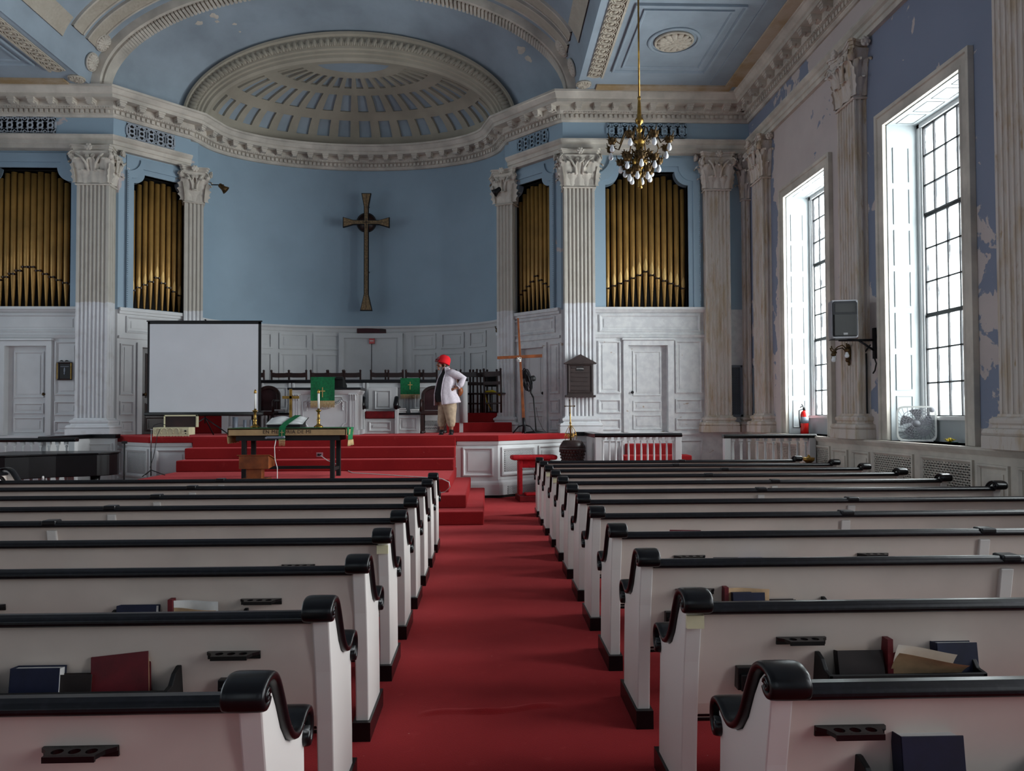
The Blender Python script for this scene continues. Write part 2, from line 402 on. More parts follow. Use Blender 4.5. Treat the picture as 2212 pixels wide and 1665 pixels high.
for s in (1, -1):
    mb = MB()
    wallcells(mb, *bx_(s, 4.77, 8.97), 0, CEIL + 0.1, [bx_(s, *ORG_U) + ORG_Z, bx_(s, *DOOR_U) + DOOR_Z], 0.4, bayT(s), lambda z: 1 if z < SILLZ else 0, (SILLZ,))
    wallcells(mb, 0, SPL_L, 0, CEIL + 0.1, [sx_(s, *SORG_T) + SORG_Z, sx_(s, *SDOOR_T) + DOOR_Z], 0.3, splT(s), lambda z: 1 if z < SILLZ else 0, (SILLZ,))
    struct(mb, 'wall_front', ['flake', 'oldwhite' if s > 0 else 'white'])
AA, AB, AY = 3.58, 1.90, 17.15
def ap(phi, out=0.0):
    x, y = AA * cos(phi), AB * sin(phi); n = Vector((x / AA ** 2, y / AB ** 2)).normalized()
    return (XC + x - n.x * out, AY + y - n.y * out)
def apx(X, out=0.0): return ap(math.acos(max(-1, min(1, (X - XC) / AA))), out)
NA = 64
mb = MB()
mb.grid(lambda u, v: (*ap(PI * u), 0.6 + v * (3.85 - 0.6)), NA, 1, 1, True)
mb.grid(lambda u, v: (*ap(PI * u), 3.85 + v * (CEIL - 3.85)), NA, 1, 0, True)
struct(mb, 'wall_apse', ['blue', 'white'])
def arcbox(mb, X0, X1, z0, z1, o0, o1, n=8, m=0):
    Xs = [X0 + (X1 - X0) * i / n for i in range(n + 1)]
    mb.prism([apx(x, o0) for x in Xs] + [apx(x, o1) for x in reversed(Xs)], z0, z1, 'xy', m)
def arcpanel(mb, X0, X1, z0, z1, w=0.045):
    arcbox(mb, X0, X1, z0, z0 + w, 0, 0.03); arcbox(mb, X0, X1, z1 - w, z1, 0, 0.03)
    arcbox(mb, X0, X0 + w, z0, z1, 0, 0.03, 2); arcbox(mb, X1 - w, X1, z0, z1, 0, 0.03, 2)
    arcbox(mb, X0 + 0.1, X1 - 0.1, z0 + 0.1, z1 - 0.1, 0, 0.012)
mb = MB()
for X0, X1 in ((-6.5, -6.12), (-5.95, -5.42), (-5.27, -4.58), (-4.47, -3.80), (-1.92, -1.32), (-1.18, -0.58), (-0.46, -0.02)):
    arcpanel(mb, X0, X1, 3.30, 3.70); arcpanel(mb, X0, X1, 1.75, 3.20)
apath = [ap(PI * i / NA) for i in range(1, NA)]
mb.sweep(apath, [(0, 3.76), (0.03, 3.76), (0.05, 3.83), (0.08, 3.87), (0.08, 3.91), (0, 3.91)])
struct(mb, 'trim_1', 'white')

# ---- entablature: architrave, frieze and bracketed cornice carried all round the room
ent = [(XR - 0.05, YB), (XR - 0.05, 15.72), (mx(1, 4.80), 15.72), (mx(1, 3.66), 16.93)] + [ap(PI * i / NA, 0.02) for i in range(2, NA - 1)] + \
      [(mx(-1, 3.66), 16.93), (mx(-1, 4.80), 15.72), (XL + 0.05, 15.72), (XL + 0.05, YB)]
ent_r = ent[:4]; ent_a = ent[3:-3]; ent_l = ent[-4:]
mb = MB()
for path in (ent_r, ent_l):
    mb.sweep(path, [(-0.25, 7.31), (0.02, 7.31), (0.02, 7.39), (0.045, 7.40), (0.045, 7.48), (0.08, 7.50), (0.12, 7.545), (0.12, 7.58), (-0.25, 7.58)])
struct(mb, 'trim_2', 'cream')
mb = MB()
for path in (ent_r, ent_l): mb.sweep(path, [(-0.25, 7.58), (0.0, 7.58), (0.0, 8.02), (-0.25, 8.02)])
struct(mb, 'trim_3', 'flake')
mb = MB(); mb.sweep(ent_r[:2], [(-0.2, 7.582), (0.004, 7.582), (0.004, 7.968), (-0.2, 7.968)]); struct(mb, 'trim_3', 'peelmore')
mb = MB()
mb.sweep(ent, [(-0.2, 7.97), (0.04, 7.97), (0.07, 8.0), (0.07, 8.03), (0.09, 8.03), (0.09, 8.115), (0.14, 8.125), (0.17, 8.165), (0.17, 8.265), (0.38, 8.265), (0.38, 8.335), (0.41, 8.35), (0.47, 8.43), (0.50, 8.44), (0.50, 8.485), (-0.2, 8.485)])
def along(path, step, off0=0.0):
    d = off0
    for i in range(len(path) - 1):
        p, q = Vector(path[i]), Vector(path[i + 1]); L = (q - p).length; t = (q - p) / L; n = Vector((-t.y, t.x))
        while d < L: yield p + t * d, t, n; d += step
        d -= L
def blk(mb, c, t, n, w, o0, o1, z0, z1, m=0):
    a_, b_ = c - t * w / 2, c + t * w / 2
    mb.prism([a_ + n * o0, b_ + n * o0, b_ + n * o1, a_ + n * o1], z0, z1, 'xy', m)
vis = [p for p in ent if p[1] > 7.0]
vis = [(XR - 0.05, 6.5)] + vis + [(XL + 0.05, 6.5)]
for c, t, n in along(vis, 0.105): blk(mb, c, t, n, 0.062, 0.08, 0.125, 8.035, 8.105)
for c, t, n in along(vis, 0.054): blk(mb, c, t, n, 0.034, 0.13, 0.165, 8.125, 8.150)
for c, t, n in along(vis, 0.40, 0.2):
    blk(mb, c, t, n, 0.15, 0.16, 0.36, 8.225, 8.265); blk(mb, c, t, n, 0.13, 0.16, 0.34, 8.185, 8.226); blk(mb, c, t, n, 0.13, 0.16, 0.23, 8.160, 8.19)
    blk(mb, c, t, n, 0.10, 0.27, 0.33, 8.150, 8.19)
struct(mb, 'trim_4', 'cream')

# ---- semidome over the apse with sunk coffers
DZ = 8.475; DA, DB, DC = 3.42, 1.88, 1.47
def dome(phi, th, off=0.0):
    return (XC + (DA + off) * cos(phi) * sin(th), AY + (DB + off) * sin(phi) * sin(th), DZ + (DC + off) * cos(th))
mb = MB()
NCOF = 19
def patch(p0, p1, t0, t1, off=0.0, m=0, nu=4, nv=4):
    mb.grid(lambda u, v: dome(p0 + (p1 - p0) * u, t0 + (t1 - t0) * v, off), nu, nv, m, True)
for d0, d1, kind in ((90, 76, 0), (76, 61, 1), (61, 53, 0), (53, 38, 1), (38, 31.5, 0), (31.5, 21, 1), (21, 14.5, 0), (14.5, 0.1, 2)):
    t0, t1 = R(d0), R(d1)
    if kind == 0: patch(0, PI, t0, t1, 0, 0, 60, 4)
    elif kind == 2: patch(0, PI, t0, t1, 0.0, 1, 60, 5)
    else:
        for i in range(NCOF):
            p0, p1 = PI * i / NCOF, PI * (i + 1) / NCOF; w = (p1 - p0); q0, q1 = p0 + w * 0.21, p1 - w * 0.21
            patch(p0, q0, t0, t1); patch(q1, p1, t0, t1); patch(q0, q1, t0, t1, 0.07, 1)
            for f in (lambda u, v: dome(q0, t0 + (t1 - t0) * u, 0.07 * v), lambda u, v: dome(q1, t0 + (t1 - t0) * u, 0.07 * v),
                      lambda u, v: dome(q0 + (q1 - q0) * u, t0, 0.07 * v), lambda u, v: dome(q0 + (q1 - q0) * u, t1, 0.07 * v)):
                mb.grid(f, 4, 1, 0, False)
struct(mb, 'ceiling_apse', ['coffer', 'ceil_blue'])
# archivolt round the mouth of the semidome
def ell(a_, c_, u, Y): return (XC + a_ * cos(PI * u), Y, DZ + c_ * sin(PI * u))
mb = MB()
prof = [(0.0, 0.0), (0.04, -0.06), (0.10, -0.06), (0.12, -0.10), (0.17, -0.10), (0.19, -0.14), (0.42, -0.14), (0.45, -0.18), (0.50, -0.18), (0.52, 0.0)]
def arch(u, v):
    k = v * (len(prof) - 1); i = min(int(k), len(prof) - 2); f = k - i
    o = prof[i][0] + (prof[i + 1][0] - prof[i][0]) * f; y = prof[i][1] + (prof[i + 1][1] - prof[i][1]) * f
    return ell(3.36 + o, 1.46 + o * 1.22, u, 17.10 + y)
mb.grid(arch, 80, len(prof) - 1, 0, False)
mb.grid(lambda u, v: ell(3.36, 1.46, u, 17.10 + v * 0.12), 80, 1)
for i in range(74):
    u = (i + 0.5) / 74; x, y, z = ell(3.36 + 0.305, 1.46 + 0.305 * 1.22, u, 16.95); ang = math.atan2((z - DZ) / 1.8 ** 2 * 1.8, (x - XC) / 3.66)
    T = Tl(x, y, z) @ Ry(PI / 2 - ang)
    mb.ball((0, 0, 0.01), (0.055, 0.04, 0.10), 8, 6, 0, T); mb.ball((-0.055, 0, -0.03), (0.028, 0.03, 0.06), 6, 5, 0, T); mb.ball((0.055, 0, -0.03), (0.028, 0.03, 0.06), 6, 5, 0, T)
struct(mb, 'trim_5', 'coffer')

# ---- central vault, the curved wall between its end and the semidome, flat aisle ceilings
VA, VC = 5.05, 2.45
mb = MB()
mb.grid(lambda u, v: (XC + VA * cos(PI * u), YB + (15.75 - YB) * v, DZ + VC * sin(PI * u)), 72, 20)
mb.grid(lambda u, v: tuple(Vector(ell(VA, VC, u, 15.74)).lerp(Vector(ell(3.86, 2.08, u, 17.12)), v)), 72, 8)
for s in (1, -1):
    x0, x1 = bx_(s, VA, 9.55); mb.box(x0, x1, YB, YF + 0.3, CEIL, CEIL + 0.1)
    mb.prism([(mx(s, 4.70), 15.65), (mx(s, VA + 0.3), 15.65), (mx(s, VA + 0.3), 17.6), (mx(s, 3.3), 17.6), (mx(s, 3.45), 16.95)], CEIL, CEIL + 0.05, 'xy')
struct(mb, 'ceiling', 'ceil_blue')
mb = MB()   # ribbed arch and plaster bands on the vault
def vband(y0, y1, u0, u1, d, n=80, m=0):
    mb.grid(lambda u, v: (XC + (VA - d) * cos(PI * (u0 + (u1 - u0) * u)), y0 + (y1 - y0) * v, DZ + (VC - d) * sin(PI * (u0 + (u1 - u0) * u))), n, 1, m, True)
    for y in (y0, y1): mb.grid(lambda u, v: (XC + (VA - d * v) * cos(PI * (u0 + (u1 - u0) * u)), y, DZ + (VC - d * v) * sin(PI * (u0 + (u1 - u0) * u))), n, 1, m, True)
vband(15.34, 15.75, 0, 1, 0.14); vband(15.28, 15.36, 0, 1, 0.18)
NR = 150
for i in range(NR):
    u = (i + 0.5) / NR; th = PI * u; c = Vector((XC + (VA - 0.15) * cos(th), 15.55, DZ + (VC - 0.15) * sin(th))); n_ = Vector((cos(th) / VA, 0, sin(th) / VC)).normalized()
    T = Matrix.Translation(c) @ Ry(math.atan2(n_.x, n_.z)); mb.box(-0.028, 0.028, -0.15, 0.16, -0.05, 0.02, 0, T)
for y0, y1 in ((14.72, 15.02), (14.22, 14.52)): vband(y0, y1, 0.09, 0.91, 0.035, 80, 1); vband(y0 - 0.04, y0, 0.09, 0.91, 0.06); vband(y1, y1 + 0.04, 0.09, 0.91, 0.06)
for u0, u1 in ((0.055, 0.105), (0.895, 0.945)):
    vband(YB, 14.1, u0, u1, 0.03, 4, 1)
for y0 in (1.0, 5.2, 9.4):      # sunk-panel outlines higher on the vault
    for u0, u1 in ((0.14, 0.32), (0.36, 0.64), (0.68, 0.86)):
        vband(y0, y0 + 0.08, u0, u1, 0.03, 20, 2); vband(y0 + 3.4, y0 + 3.48, u0, u1, 0.03, 20, 2)
        for q in (u0, u1): vband(y0, y0 + 3.48, q, q + 0.006, 0.03, 1, 2)
def rosette(mb, c, r, m=0, up=Vector((0, 0, -1))):
    T = Matrix.Translation(c) @ up.to_track_quat('Z', 'Y').to_matrix().to_4x4()
    mb.lathe([(r, 0), (r, 0.03), (r * 0.94, 0.045), (r * 0.88, 0.03), (r * 0.86, 0.015), (0, 0.015)], 32, (0, 0, 0), m, T)
    for k, (n, rr, q) in enumerate(((14, 0.66, 0.22), (11, 0.42, 0.2), (7, 0.2, 0.2))):
        for i in range(n):
            a_ = 2 * PI * (i + 0.5 * k) / n
            mb.ball((0, 0, 0), (r * 0.26, r * q * 0.8, 0.035), 8, 6, m, T @ Rz(a_) @ Tl(r * rr, 0, 0.03))
    mb.ball((0, 0, 0.04), (r * 0.16, r * 0.16, 0.05), 10, 7, m, T)
for s in (1, -1):
    for y, q in ((14.98, 0.055), (14.98, 0.11)):
        th = PI * q if s > 0 else PI * (1 - q)
        rosette(mb, Vector((XC + (VA - 0.02) * cos(th), 15.12, DZ + (VC - 0.02) * sin(th))), 0.19, 0, -Vector((cos(th) / VA, 0, sin(th) / VC)).normalized())
struct(mb, 'trim_6', ['cream', 'ornament', 'ceil_blue'])
# aisle ceilings: sunk panels with rosettes, ornament borders
for s in (1, -1):
    mb = MB(); Z = CEIL
    def band(u0, u1, y0, y1, d=0.03, m=0):
        x0, x1 = bx_(s, u0, u1); mb.box(x0, x1, y0, y1, Z - d, Z, m)
    for yc in (13.2, 9.5, 5.8):
        x0, x1 = bx_(s, 5.66, 7.55)
        for g, dd in ((0.0, 0.045), (0.17, 0.03)):
            w_ = 0.05
            pth = [(x0 + g, yc - 1.22 + g), (x0 + g, yc + 1.22 - g), (x1 - g, yc + 1.22 - g), (x1 - g, yc - 1.22 + g)]
            mb.sweep(pth, [(0, Z), (0, Z - dd), (-w_ * 0.6, Z - dd), (-w_, Z - 0.005), (-w_, Z)], True, 2)
        rosette(mb, Vector(((x0 + x1) / 2, yc, Z)), 0.36, 0); mb.tube([((x0 + x1) / 2 + 0.45 * cos(PI * q / 18), yc + 0.45 * sin(PI * q / 18), Z - 0.012) for q in range(36)], 0.035, 8, 2, None, True, 0.6)
        # interlaced ring border beside the vault
        band(5.20, 5.48, yc - 1.45, yc + 1.45, 0.02, 0); band(5.48, 5.52, yc - 1.45, yc + 1.45, 0.05, 0)
        k = 0; y = yc - 1.36
        while y < yc + 1.40:
            cx = mx(s, 5.34)
            for r_ in (0.125, 0.085):
                mb.tube([(cx + r_ * cos(q * PI / 9), y + r_ * 0.95 * sin(q * PI / 9), Z - 0.03) for q in range(18)], 0.013, 5, 0, None, True)
            mb.ball((cx, y, Z - 0.03), (0.035, 0.035, 0.02), 8, 5); y += 0.192
        rosette(mb, Vector((mx(s, 5.17), yc + 1.78, Z)), 0.16, 0)
    band(5.45, 8.3, 15.0, 15.22, 0.03, 1); band(8.15, 8.40, YB, 15.0, 0.03, 1); band(7.80, 7.83, YB, 14.9, 0.02, 2)
    struct(mb, 'trim_7', ['ornament', 'stained', 'ceil_blue'])

# ---- chancel platform, steps up to it, choir floor
pod = [(mx(1, 2.55), 14.35), (mx(1, 3.35), 14.35), (mx(1, 4.9), 15.62), (mx(1, 4.9), 19.6), (mx(-1, 4.9), 19.6), (mx(-1, 4.9), 15.62), (mx(-1, 3.35), 14.35), (mx(-1, 2.55), 14.35)]
mb = MB()
mb.prism(pod, 0.0, 1.10, 'xy', 1)
lip = [(mx(1, 4.93), 15.56), (mx(1, 3.36), 14.29), (mx(-1, 3.36), 14.29), (mx(-1, 4.93), 15.56), (mx(-1, 4.93), 19.6), (mx(1, 4.93), 19.6)]
mb.prism(lip, 1.10, PZ, 'xy', 0)
for k, (z0, z1, y0) in enumerate(((0.6, 0.807, 13.52), (0.807, 1.013, 13.90))): mb.box(mx(-1, 2.52 - 0.0 * k), mx(1, 2.53), y0, 14.36, z0, z1, 0)
for k, (u, z, y0) in enumerate(((3.09, 0.2, 10.84), (2.82, 0.4, 11.24), (2.54, 0.6, 11.64))):
    mb.box(mx(-1, u), mx(1, u), y0, 14.36, z - 0.2, z, 0)
mb.box(mx(-1, 2.53), mx(1, 2.53), 14.285, 14.36, 1.0, 1.2, 0)
# choir riser behind the parapet and its two steps
mb.box(mx(-1, 3.45), mx(1, 2.55), 16.72, 19.0, PZ, 1.66, 0)
mb.box(mx(1, 2.52), mx(1, 3.70), 16.55, 19.0, PZ, 1.44, 0); mb.box(mx(1, 2.55), mx(1, 3.70), 17.0, 19.0, 1.44, 1.66, 0)
mb.box(mx(1, 2.1), mx(1, 2.52), 16.35, 16.7, PZ, 1.44, 0)
struct(mb, 'floor_chancel', ['carpet', 'white'], bevel=0.018)
mb = MB()
for s in (1, -1):
    A_, B_ = Vector((mx(s, 3.35), 14.35)), Vector((mx(s, 4.9), 15.62)); L = (B_ - A_).length
    T = Tl(A_.x, A_.y, 0) @ Rz(math.atan2((B_ - A_).y, (B_ - A_).x)) if s > 0 else Tl(B_.x, B_.y, 0) @ Rz(math.atan2((A_ - B_).y, (A_ - B_).x))
    x0, x1 = bx_(s, 2.60, 3.30); F = Tl(0, 14.35, 0)
    panel(mb, x0 + 0.06, x1 - 0.04, 0.42, 0.98, 0.05, 0.03, F)
    pa = [(mx(1, 2.55), 14.35), (mx(1, 3.35), 14.35), (mx(1, 4.9), 15.62)] if s > 0 else [(mx(-1, 4.9), 15.62), (mx(-1, 3.35), 14.35), (mx(-1, 2.55), 14.35)]
    pa = pa[::-1]
    mb.sweep(pa, [(0, 0.0), (0.06, 0.0), (0.06, 0.25), (0.05, 0.29), (0.02, 0.33), (0.02, 0.36), (0, 0.36)])
    mb.sweep(pa, [(0, 1.03), (0.02, 1.03), (0.04, 1.10), (0, 1.10)])
    mb.sweep(pa, [(0.055, 0), (0.064, 0), (0.064, 0.05), (0.055, 0.05)], m=1)
    g0, g1 = (0.08, 0.98) if s > 0 else (L - 0.98, L - 0.08)
    frame(mb, g0, g1, 0.42, 0.98, 0.07, 0.03, T); mb.box(g0 + 0.09, g1 - 0.09, -0.002, 0, 0.5, 0.9, 1, T)
    lattice(mb, g1 - g0 - 0.18, 0.4, 0.042, 0.014, -0.008, 0, T @ Tl(g0 + 0.09, -0.004, 0.5))
    mb.box(g0 + 0.12, g1 - 0.05, -0.063, -0.05, 0.06, 0.22, 1, T); lattice(mb, g1 - g0 - 0.17, 0.16, 0.042, 0.014, -0.008, 0, T @ Tl(g0 + 0.12, -0.064, 0.06))
    h0, h1 = (1.08, L - 0.06) if s > 0 else (0.06, L - 1.08)
    panel(mb, h0, h1, 0.42, 0.98, 0.05, 0.03, T)
struct(mb, 'trim_8', ['white', 'void'])

# ---- panelling, sills and door casings on the bays and splays
for s in (1, -1):
    mb = MB(); T = bayT(s); wm = 'oldwhite' if s > 0 else 'white'
    x0, x1 = bx_(s, 5.50, 7.92)
    mb.prism([(YF, 3.84), (YF - 0.05, 3.84), (YF - 0.09, 3.88), (YF - 0.12, 3.90), (YF - 0.12, 3.95), (YF, 3.95)], x0, x1, 'yz')
    panel(mb, x0 + 0.10, x1 - 0.10, 3.42, 3.80, 0.05, 0.03, T)
    mb.prism([(YF, 3.29), (YF - 0.03, 3.29), (YF - 0.06, 3.35), (YF, 3.36)], x0, x1, 'yz')
    d0, d1 = bx_(s, *DOOR_U); c = 0.11
    for q0, q1 in ((d0 - c, d0), (d1, d1 + c)): mb.box(q0, q1, YF - 0.05, YF, PZ, DOOR_Z[1] + c)
    mb.box(d0, d1, YF - 0.05, YF, DOOR_Z[1], DOOR_Z[1] + c); mb.box(d0 - c - 0.03, d1 + c + 0.03, YF - 0.10, YF, 3.235, 3.275)
    for q0, q1 in ((x0 + 0.07, d0 - c - 0.06), (d1 + c + 0.06, x1 - 0.07)):
        for z0, z1 in ((2.07, 3.22), (1.64, 1.94), (1.27, 1.52), (0.35, 1.05)): panel(mb, q0, q1, z0, z1, 0.045, 0.03, T)
    mb.box(*bx_(s, 4.77, 8.97), YF - 0.04, YF, PZ - 0.06, PZ - 0.01)
    U = splT(s); a0, a1 = sx_(s, 0.02, 1.70)
    mb.box(a0, a1, -0.09, 0, 3.88, 3.95, 0, U); mb.box(a0, a1, -0.05, 0, 3.82, 3.88, 0, U)
    panel(mb, a0 + 0.15, a1 - 0.15, 3.42, 3.78, 0.05, 0.03, U); mb.box(a0, a1, -0.04, 0, 3.29, 3.35, 0, U)
    e0, e1 = sx_(s, *SDOOR_T)
    for q0, q1 in ((e0 - 0.1, e0), (e1, e1 + 0.1)): mb.box(q0, q1, -0.045, 0, PZ, 3.22, 0, U)
    mb.box(e0, e1, -0.045, 0, 3.12, 3.22, 0, U)
    for z0, z1 in ((2.07, 3.18), (1.64, 1.94), (1.27, 1.52)):
        for q in ((0.08, 0.36), (1.38, 1.66)): panel(mb, *sx_(s, *q), z0, z1, 0.04, 0.025, U)
    struct(mb, 'trim_9', wm)

# ---- doors
def door(name, T, x0, x1, z0, z1, mt, knob='darkwood', side=1, rows=((0.42, 0.94), (0.24, 0.36), (0.03, 0.2))):
    mb = MB(); mb.box(x0, x1, 0.10, 0.15, z0, z1, 0, T); H = z1 - z0; U = T @ Tl(0, 0.10, 0)
    for a_, b_ in rows: panel(mb, x0 + 0.12, x1 - 0.12, z0 + a_ * H, z0 + b_ * H, 0.04, 0.018, U)
    o = struct(mb, name, mt)
    k = MB(); kx = x0 + 0.1 if side < 0 else x1 - 0.1
    k.lathe([(0.012, 0), (0.012, 0.04), (0.03, 0.045), (0.034, 0.06), (0.022, 0.075), (0, 0.077)], 14, T=T @ Tl(kx, 0.10, z0 + 0.46 * H) @ Rx(PI / 2))
    k.build('door_knob', knob, o); return o
door('door_1', bayT(1), *bx_(1, *DOOR_U), PZ, 3.12, 'oldwhite', 'mattblack', -1)
door('door_2', splT(1), *sx_(1, *SDOOR_T), PZ, 3.12, 'white', 'mattblack', 1)
door('door_3', bayT(-1), *bx_(-1, *DOOR_U), PZ, 3.12, 'white', 'oldbrass', 1)
door('door_4', splT(-1), *sx_(-1, *SDOOR_T), PZ, 3.12, 'darkwood', 'oldbrass', -1)
mb = MB(); DX0, DX1, DXM = -3.70, -2.30, -2.99
for a_, b_ in ((DX0, DXM - 0.006), (DXM + 0.006, DX1)):
    arcbox(mb, a_, b_, 1.66, 3.60, 0.012, 0.045, 6); arcbox(mb, a_ + 0.05, b_ - 0.05, 1.9, 3.5, 0.04, 0.052, 6)
d5 = struct(mb, 'door_5', 'white')
mb = MB(); arcbox(mb, DX0 - 0.13, DX0, 1.66, 3.72, 0, 0.09, 2); arcbox(mb, DX1, DX1 + 0.13, 1.66, 3.72, 0, 0.09, 2); arcbox(mb, DX0 - 0.13, DX1 + 0.13, 3.60, 3.72, 0, 0.09, 10)
struct(mb, 'door_frame', 'white', d5)
mb = MB(); arcbox(mb, DXM - 0.008, DXM + 0.008, 1.7, 3.55, 0.046, 0.05, 1); struct(mb, 'door_seam', 'mattblack', d5)

# ---- tall windows of the window wall
def window(i, y, detail=True):
    T = Tl(XR, y, 0) @ Rz(-PI / 2); h = WIN_W / 2; Z0 = 1.56; gy = 0.46
    mb = MB()     # panelled reveal, apron and head
    mb.box(-h, h, gy - 0.06, gy + 0.09, SILL, Z0, 0, T)
    mb.box(-h, -h + 0.012, 0.0, gy, SILL, WTOP, 0, T); mb.box(h - 0.012, h, 0.0, gy, SILL, WTOP, 0, T); mb.box(-h, h, 0, gy, WTOP - 0.012, WTOP, 0, T)
    for sx in (-1, 1):
        U = T @ Tl(sx * (h - 0.012), 0, 0) @ Rz(-sx * PI / 2) if False else T @ Tl(sx * (h - 0.012), 0.2, 0) @ (Rz(PI / 2) if sx < 0 else Rz(-PI / 2))
        z = SILL + 0.12
        while z + 0.5 < WTOP:
            frame(mb, -0.12, 0.12, z, z + 0.52, 0.016, 0.012, U); z += 0.60
    for k in range(4): frame(mb, -h + 0.08 + k * 0.42, -h + 0.42 + k * 0.42, -0.13, 0.13, 0.014, 0.01, T @ Tl(0, 0.22, WTOP - 0.012) @ Rx(-PI / 2))
    o = struct(mb, 'window_%d' % i, 'lining')
    mb = MB()     # casing on the wall face: one moulded section carried round three sides
    prof = [(0.0, 0.0), (0.0, 0.062), (0.03, 0.062), (0.035, 0.05), (0.14, 0.05), (0.15, 0.078), (0.20, 0.078), (0.20, 0.0)]
    mb.sweep([(h, SILL), (h, WTOP), (-h, WTOP), (-h, SILL)], [(-a_, b_) for a_, b_ in prof], False, 0, False, T @ Rx(PI / 2))
    struct(mb, 'casing', 'cream', o, bevel=0.006)
    mb = MB(); mb.box(-h - 0.02, h + 0.02, -0.10, gy, SILL - 0.03, SILL, 0, T); struct(mb, 'sill', 'white', o, bevel=0.008)
    mb = MB(); q = 0.07
    for sx in (-1, 1):
        a_, b_ = sorted((sx * h, sx * (h - q))); mb.box(a_, b_, gy - 0.02, gy + 0.08, Z0, WTOP, 0, T)
        a_, b_ = sorted((sx * (h - q), sx * (h - q - 0.03))); mb.box(a_, b_, gy + 0.0, gy + 0.05, Z0, WTOP, 0, T)
    mb.box(-h, h, gy - 0.02, gy + 0.08, WTOP - q, WTOP, 0, T); mb.box(-h, h, gy - 0.08, gy + 0.08, Z0 - 0.03, Z0 + 0.02, 0, T)
    struct(mb, 'sash_frame', 'white', o)
    g = h - 0.09; zr = (1.57, 3.02, 4.46, 5.75)
    for k in range(3):
        yy = gy + 0.02 + 0.012 * (k % 2); mb = MB(); z0, z1 = zr[k], zr[k + 1]
        for r_ in range(1, 3): zz = z0 + (z1 - z0) * r_ / 3; mb.box(-g, g, yy, yy + 0.028, zz - 0.011, zz + 0.011, 0, T)
        for c_ in range(1, 6): xx = -g + 2 * g * c_ / 6; mb.box(xx - 0.011, xx + 0.011, yy, yy + 0.028, z0, z1, 0, T)
        mb.box(-g, g, yy - 0.005, yy + 0.035, z1 - 0.032, z1, 0, T); mb.box(-g, g, yy - 0.005, yy + 0.035, z0, z0 + 0.028, 0, T)
        for sx in (-1, 1): mb.box(min(sx * g, sx * (g - 0.025)), max(sx * g, sx * (g - 0.025)), yy - 0.005, yy + 0.035, z0, z1, 0, T)
        struct(mb, 'sash', 'iron', o)
    mb = MB(); mb.box(-g, g, gy + 0.04, gy + 0.044, 1.57, 5.75, 0, T); struct(mb, 'pane', 'glass', o)
    return o
for i, y in enumerate(WIN_Y[:3]): window(i + 1, y)

# ---- wainscot of the window wall with radiator grilles
mb = MB(); XW = XR - 0.13
mb.box(XW, XR, YB, YF, 0, SILL - 0.05, 0)
mb.prism([(XR, SILL - 0.09), (XW - 0.02, SILL - 0.09), (XW - 0.06, SILL - 0.03), (XW - 0.06, SILL), (XR, SILL)], YB, YF, 'xz', 0)
mb.box(XW - 0.03, XW, YB, YF, 0, 0.16)
T = Tl(XW, 0, 0) @ Rz(-PI / 2)
for y in WIN_Y:
    for q in (-0.60, 0.60):
        x0, x1 = -y + q - 0.46, -y + q + 0.46
        frame(mb, x0 - 0.06, x1 + 0.06, 0.28, 1.08, 0.05, 0.03, T); mb.box(x0, x1, -0.003, 0, 0.34, 1.02, 1, T)
        lattice(mb, x1 - x0, 0.68, 0.062, 0.017, -0.010, 0, T @ Tl(x0, -0.004, 0.34))
for y in (14.7, 11.27, 7.7, 4.1): 
    for q in (-0.33, 0.33): panel(mb, -y + q - 0.26, -y + q + 0.26, 0.30, 1.05, 0.05, 0.03, T)
struct(mb, 'trim_10', ['cream', 'void'])

# ---- flaked plaster chips on the curved wall over the apse
def proj(p):
    d = Vector(p) - EYE; z = d.dot(fwd); return IW / 2 + FPX * d.dot(rgt) / z, IH / 2 + SHY - FPX * d.dot(upv) / z
def loft(u, v): return Vector(ell(VA, VC, u, 15.74)).lerp(Vector(ell(3.86, 2.08, u, 17.12)), v)
mb = MB()
for px, py, w_, h_ in ((431, 49, 0.11, 0.07), (462, 33, 0.09, 0.11), (471, 45, 0.06, 0.05), (507, 50, 0.06, 0.04), (520, 67, 0.03, 0.03), (1128, 108, 0.12, 0.17), (1140, 124, 0.13, 0.11)):
    best = min(((lambda q: (q[0] - px) ** 2 + (q[1] - py) ** 2)(proj(loft(i / 200, j / 40))), i, j) for i in range(10, 191) for j in range(1, 40))
    u, v = best[1] / 200, best[2] / 40; c = loft(u, v); du = (loft(u + 0.005, v) - c).normalized(); dv = (loft(u, v + 0.02) - c).normalized(); n_ = du.cross(dv).normalized()
    if n_.y > 0: n_ = -n_
    n = 11; pts = [c + n_ * 0.006 + du * (w_ * cos(2 * PI * i / n) * random.uniform(0.5, 1.1)) + dv * (h_ * sin(2 * PI * i / n) * random.uniform(0.5, 1.1)) for i in range(n)]
    mb.add([c + n_ * 0.012] + pts, [(0, i + 1, (i + 1) % n + 1) for i in range(n)], 0, False)
struct(mb, 'trim_11', 'cream')
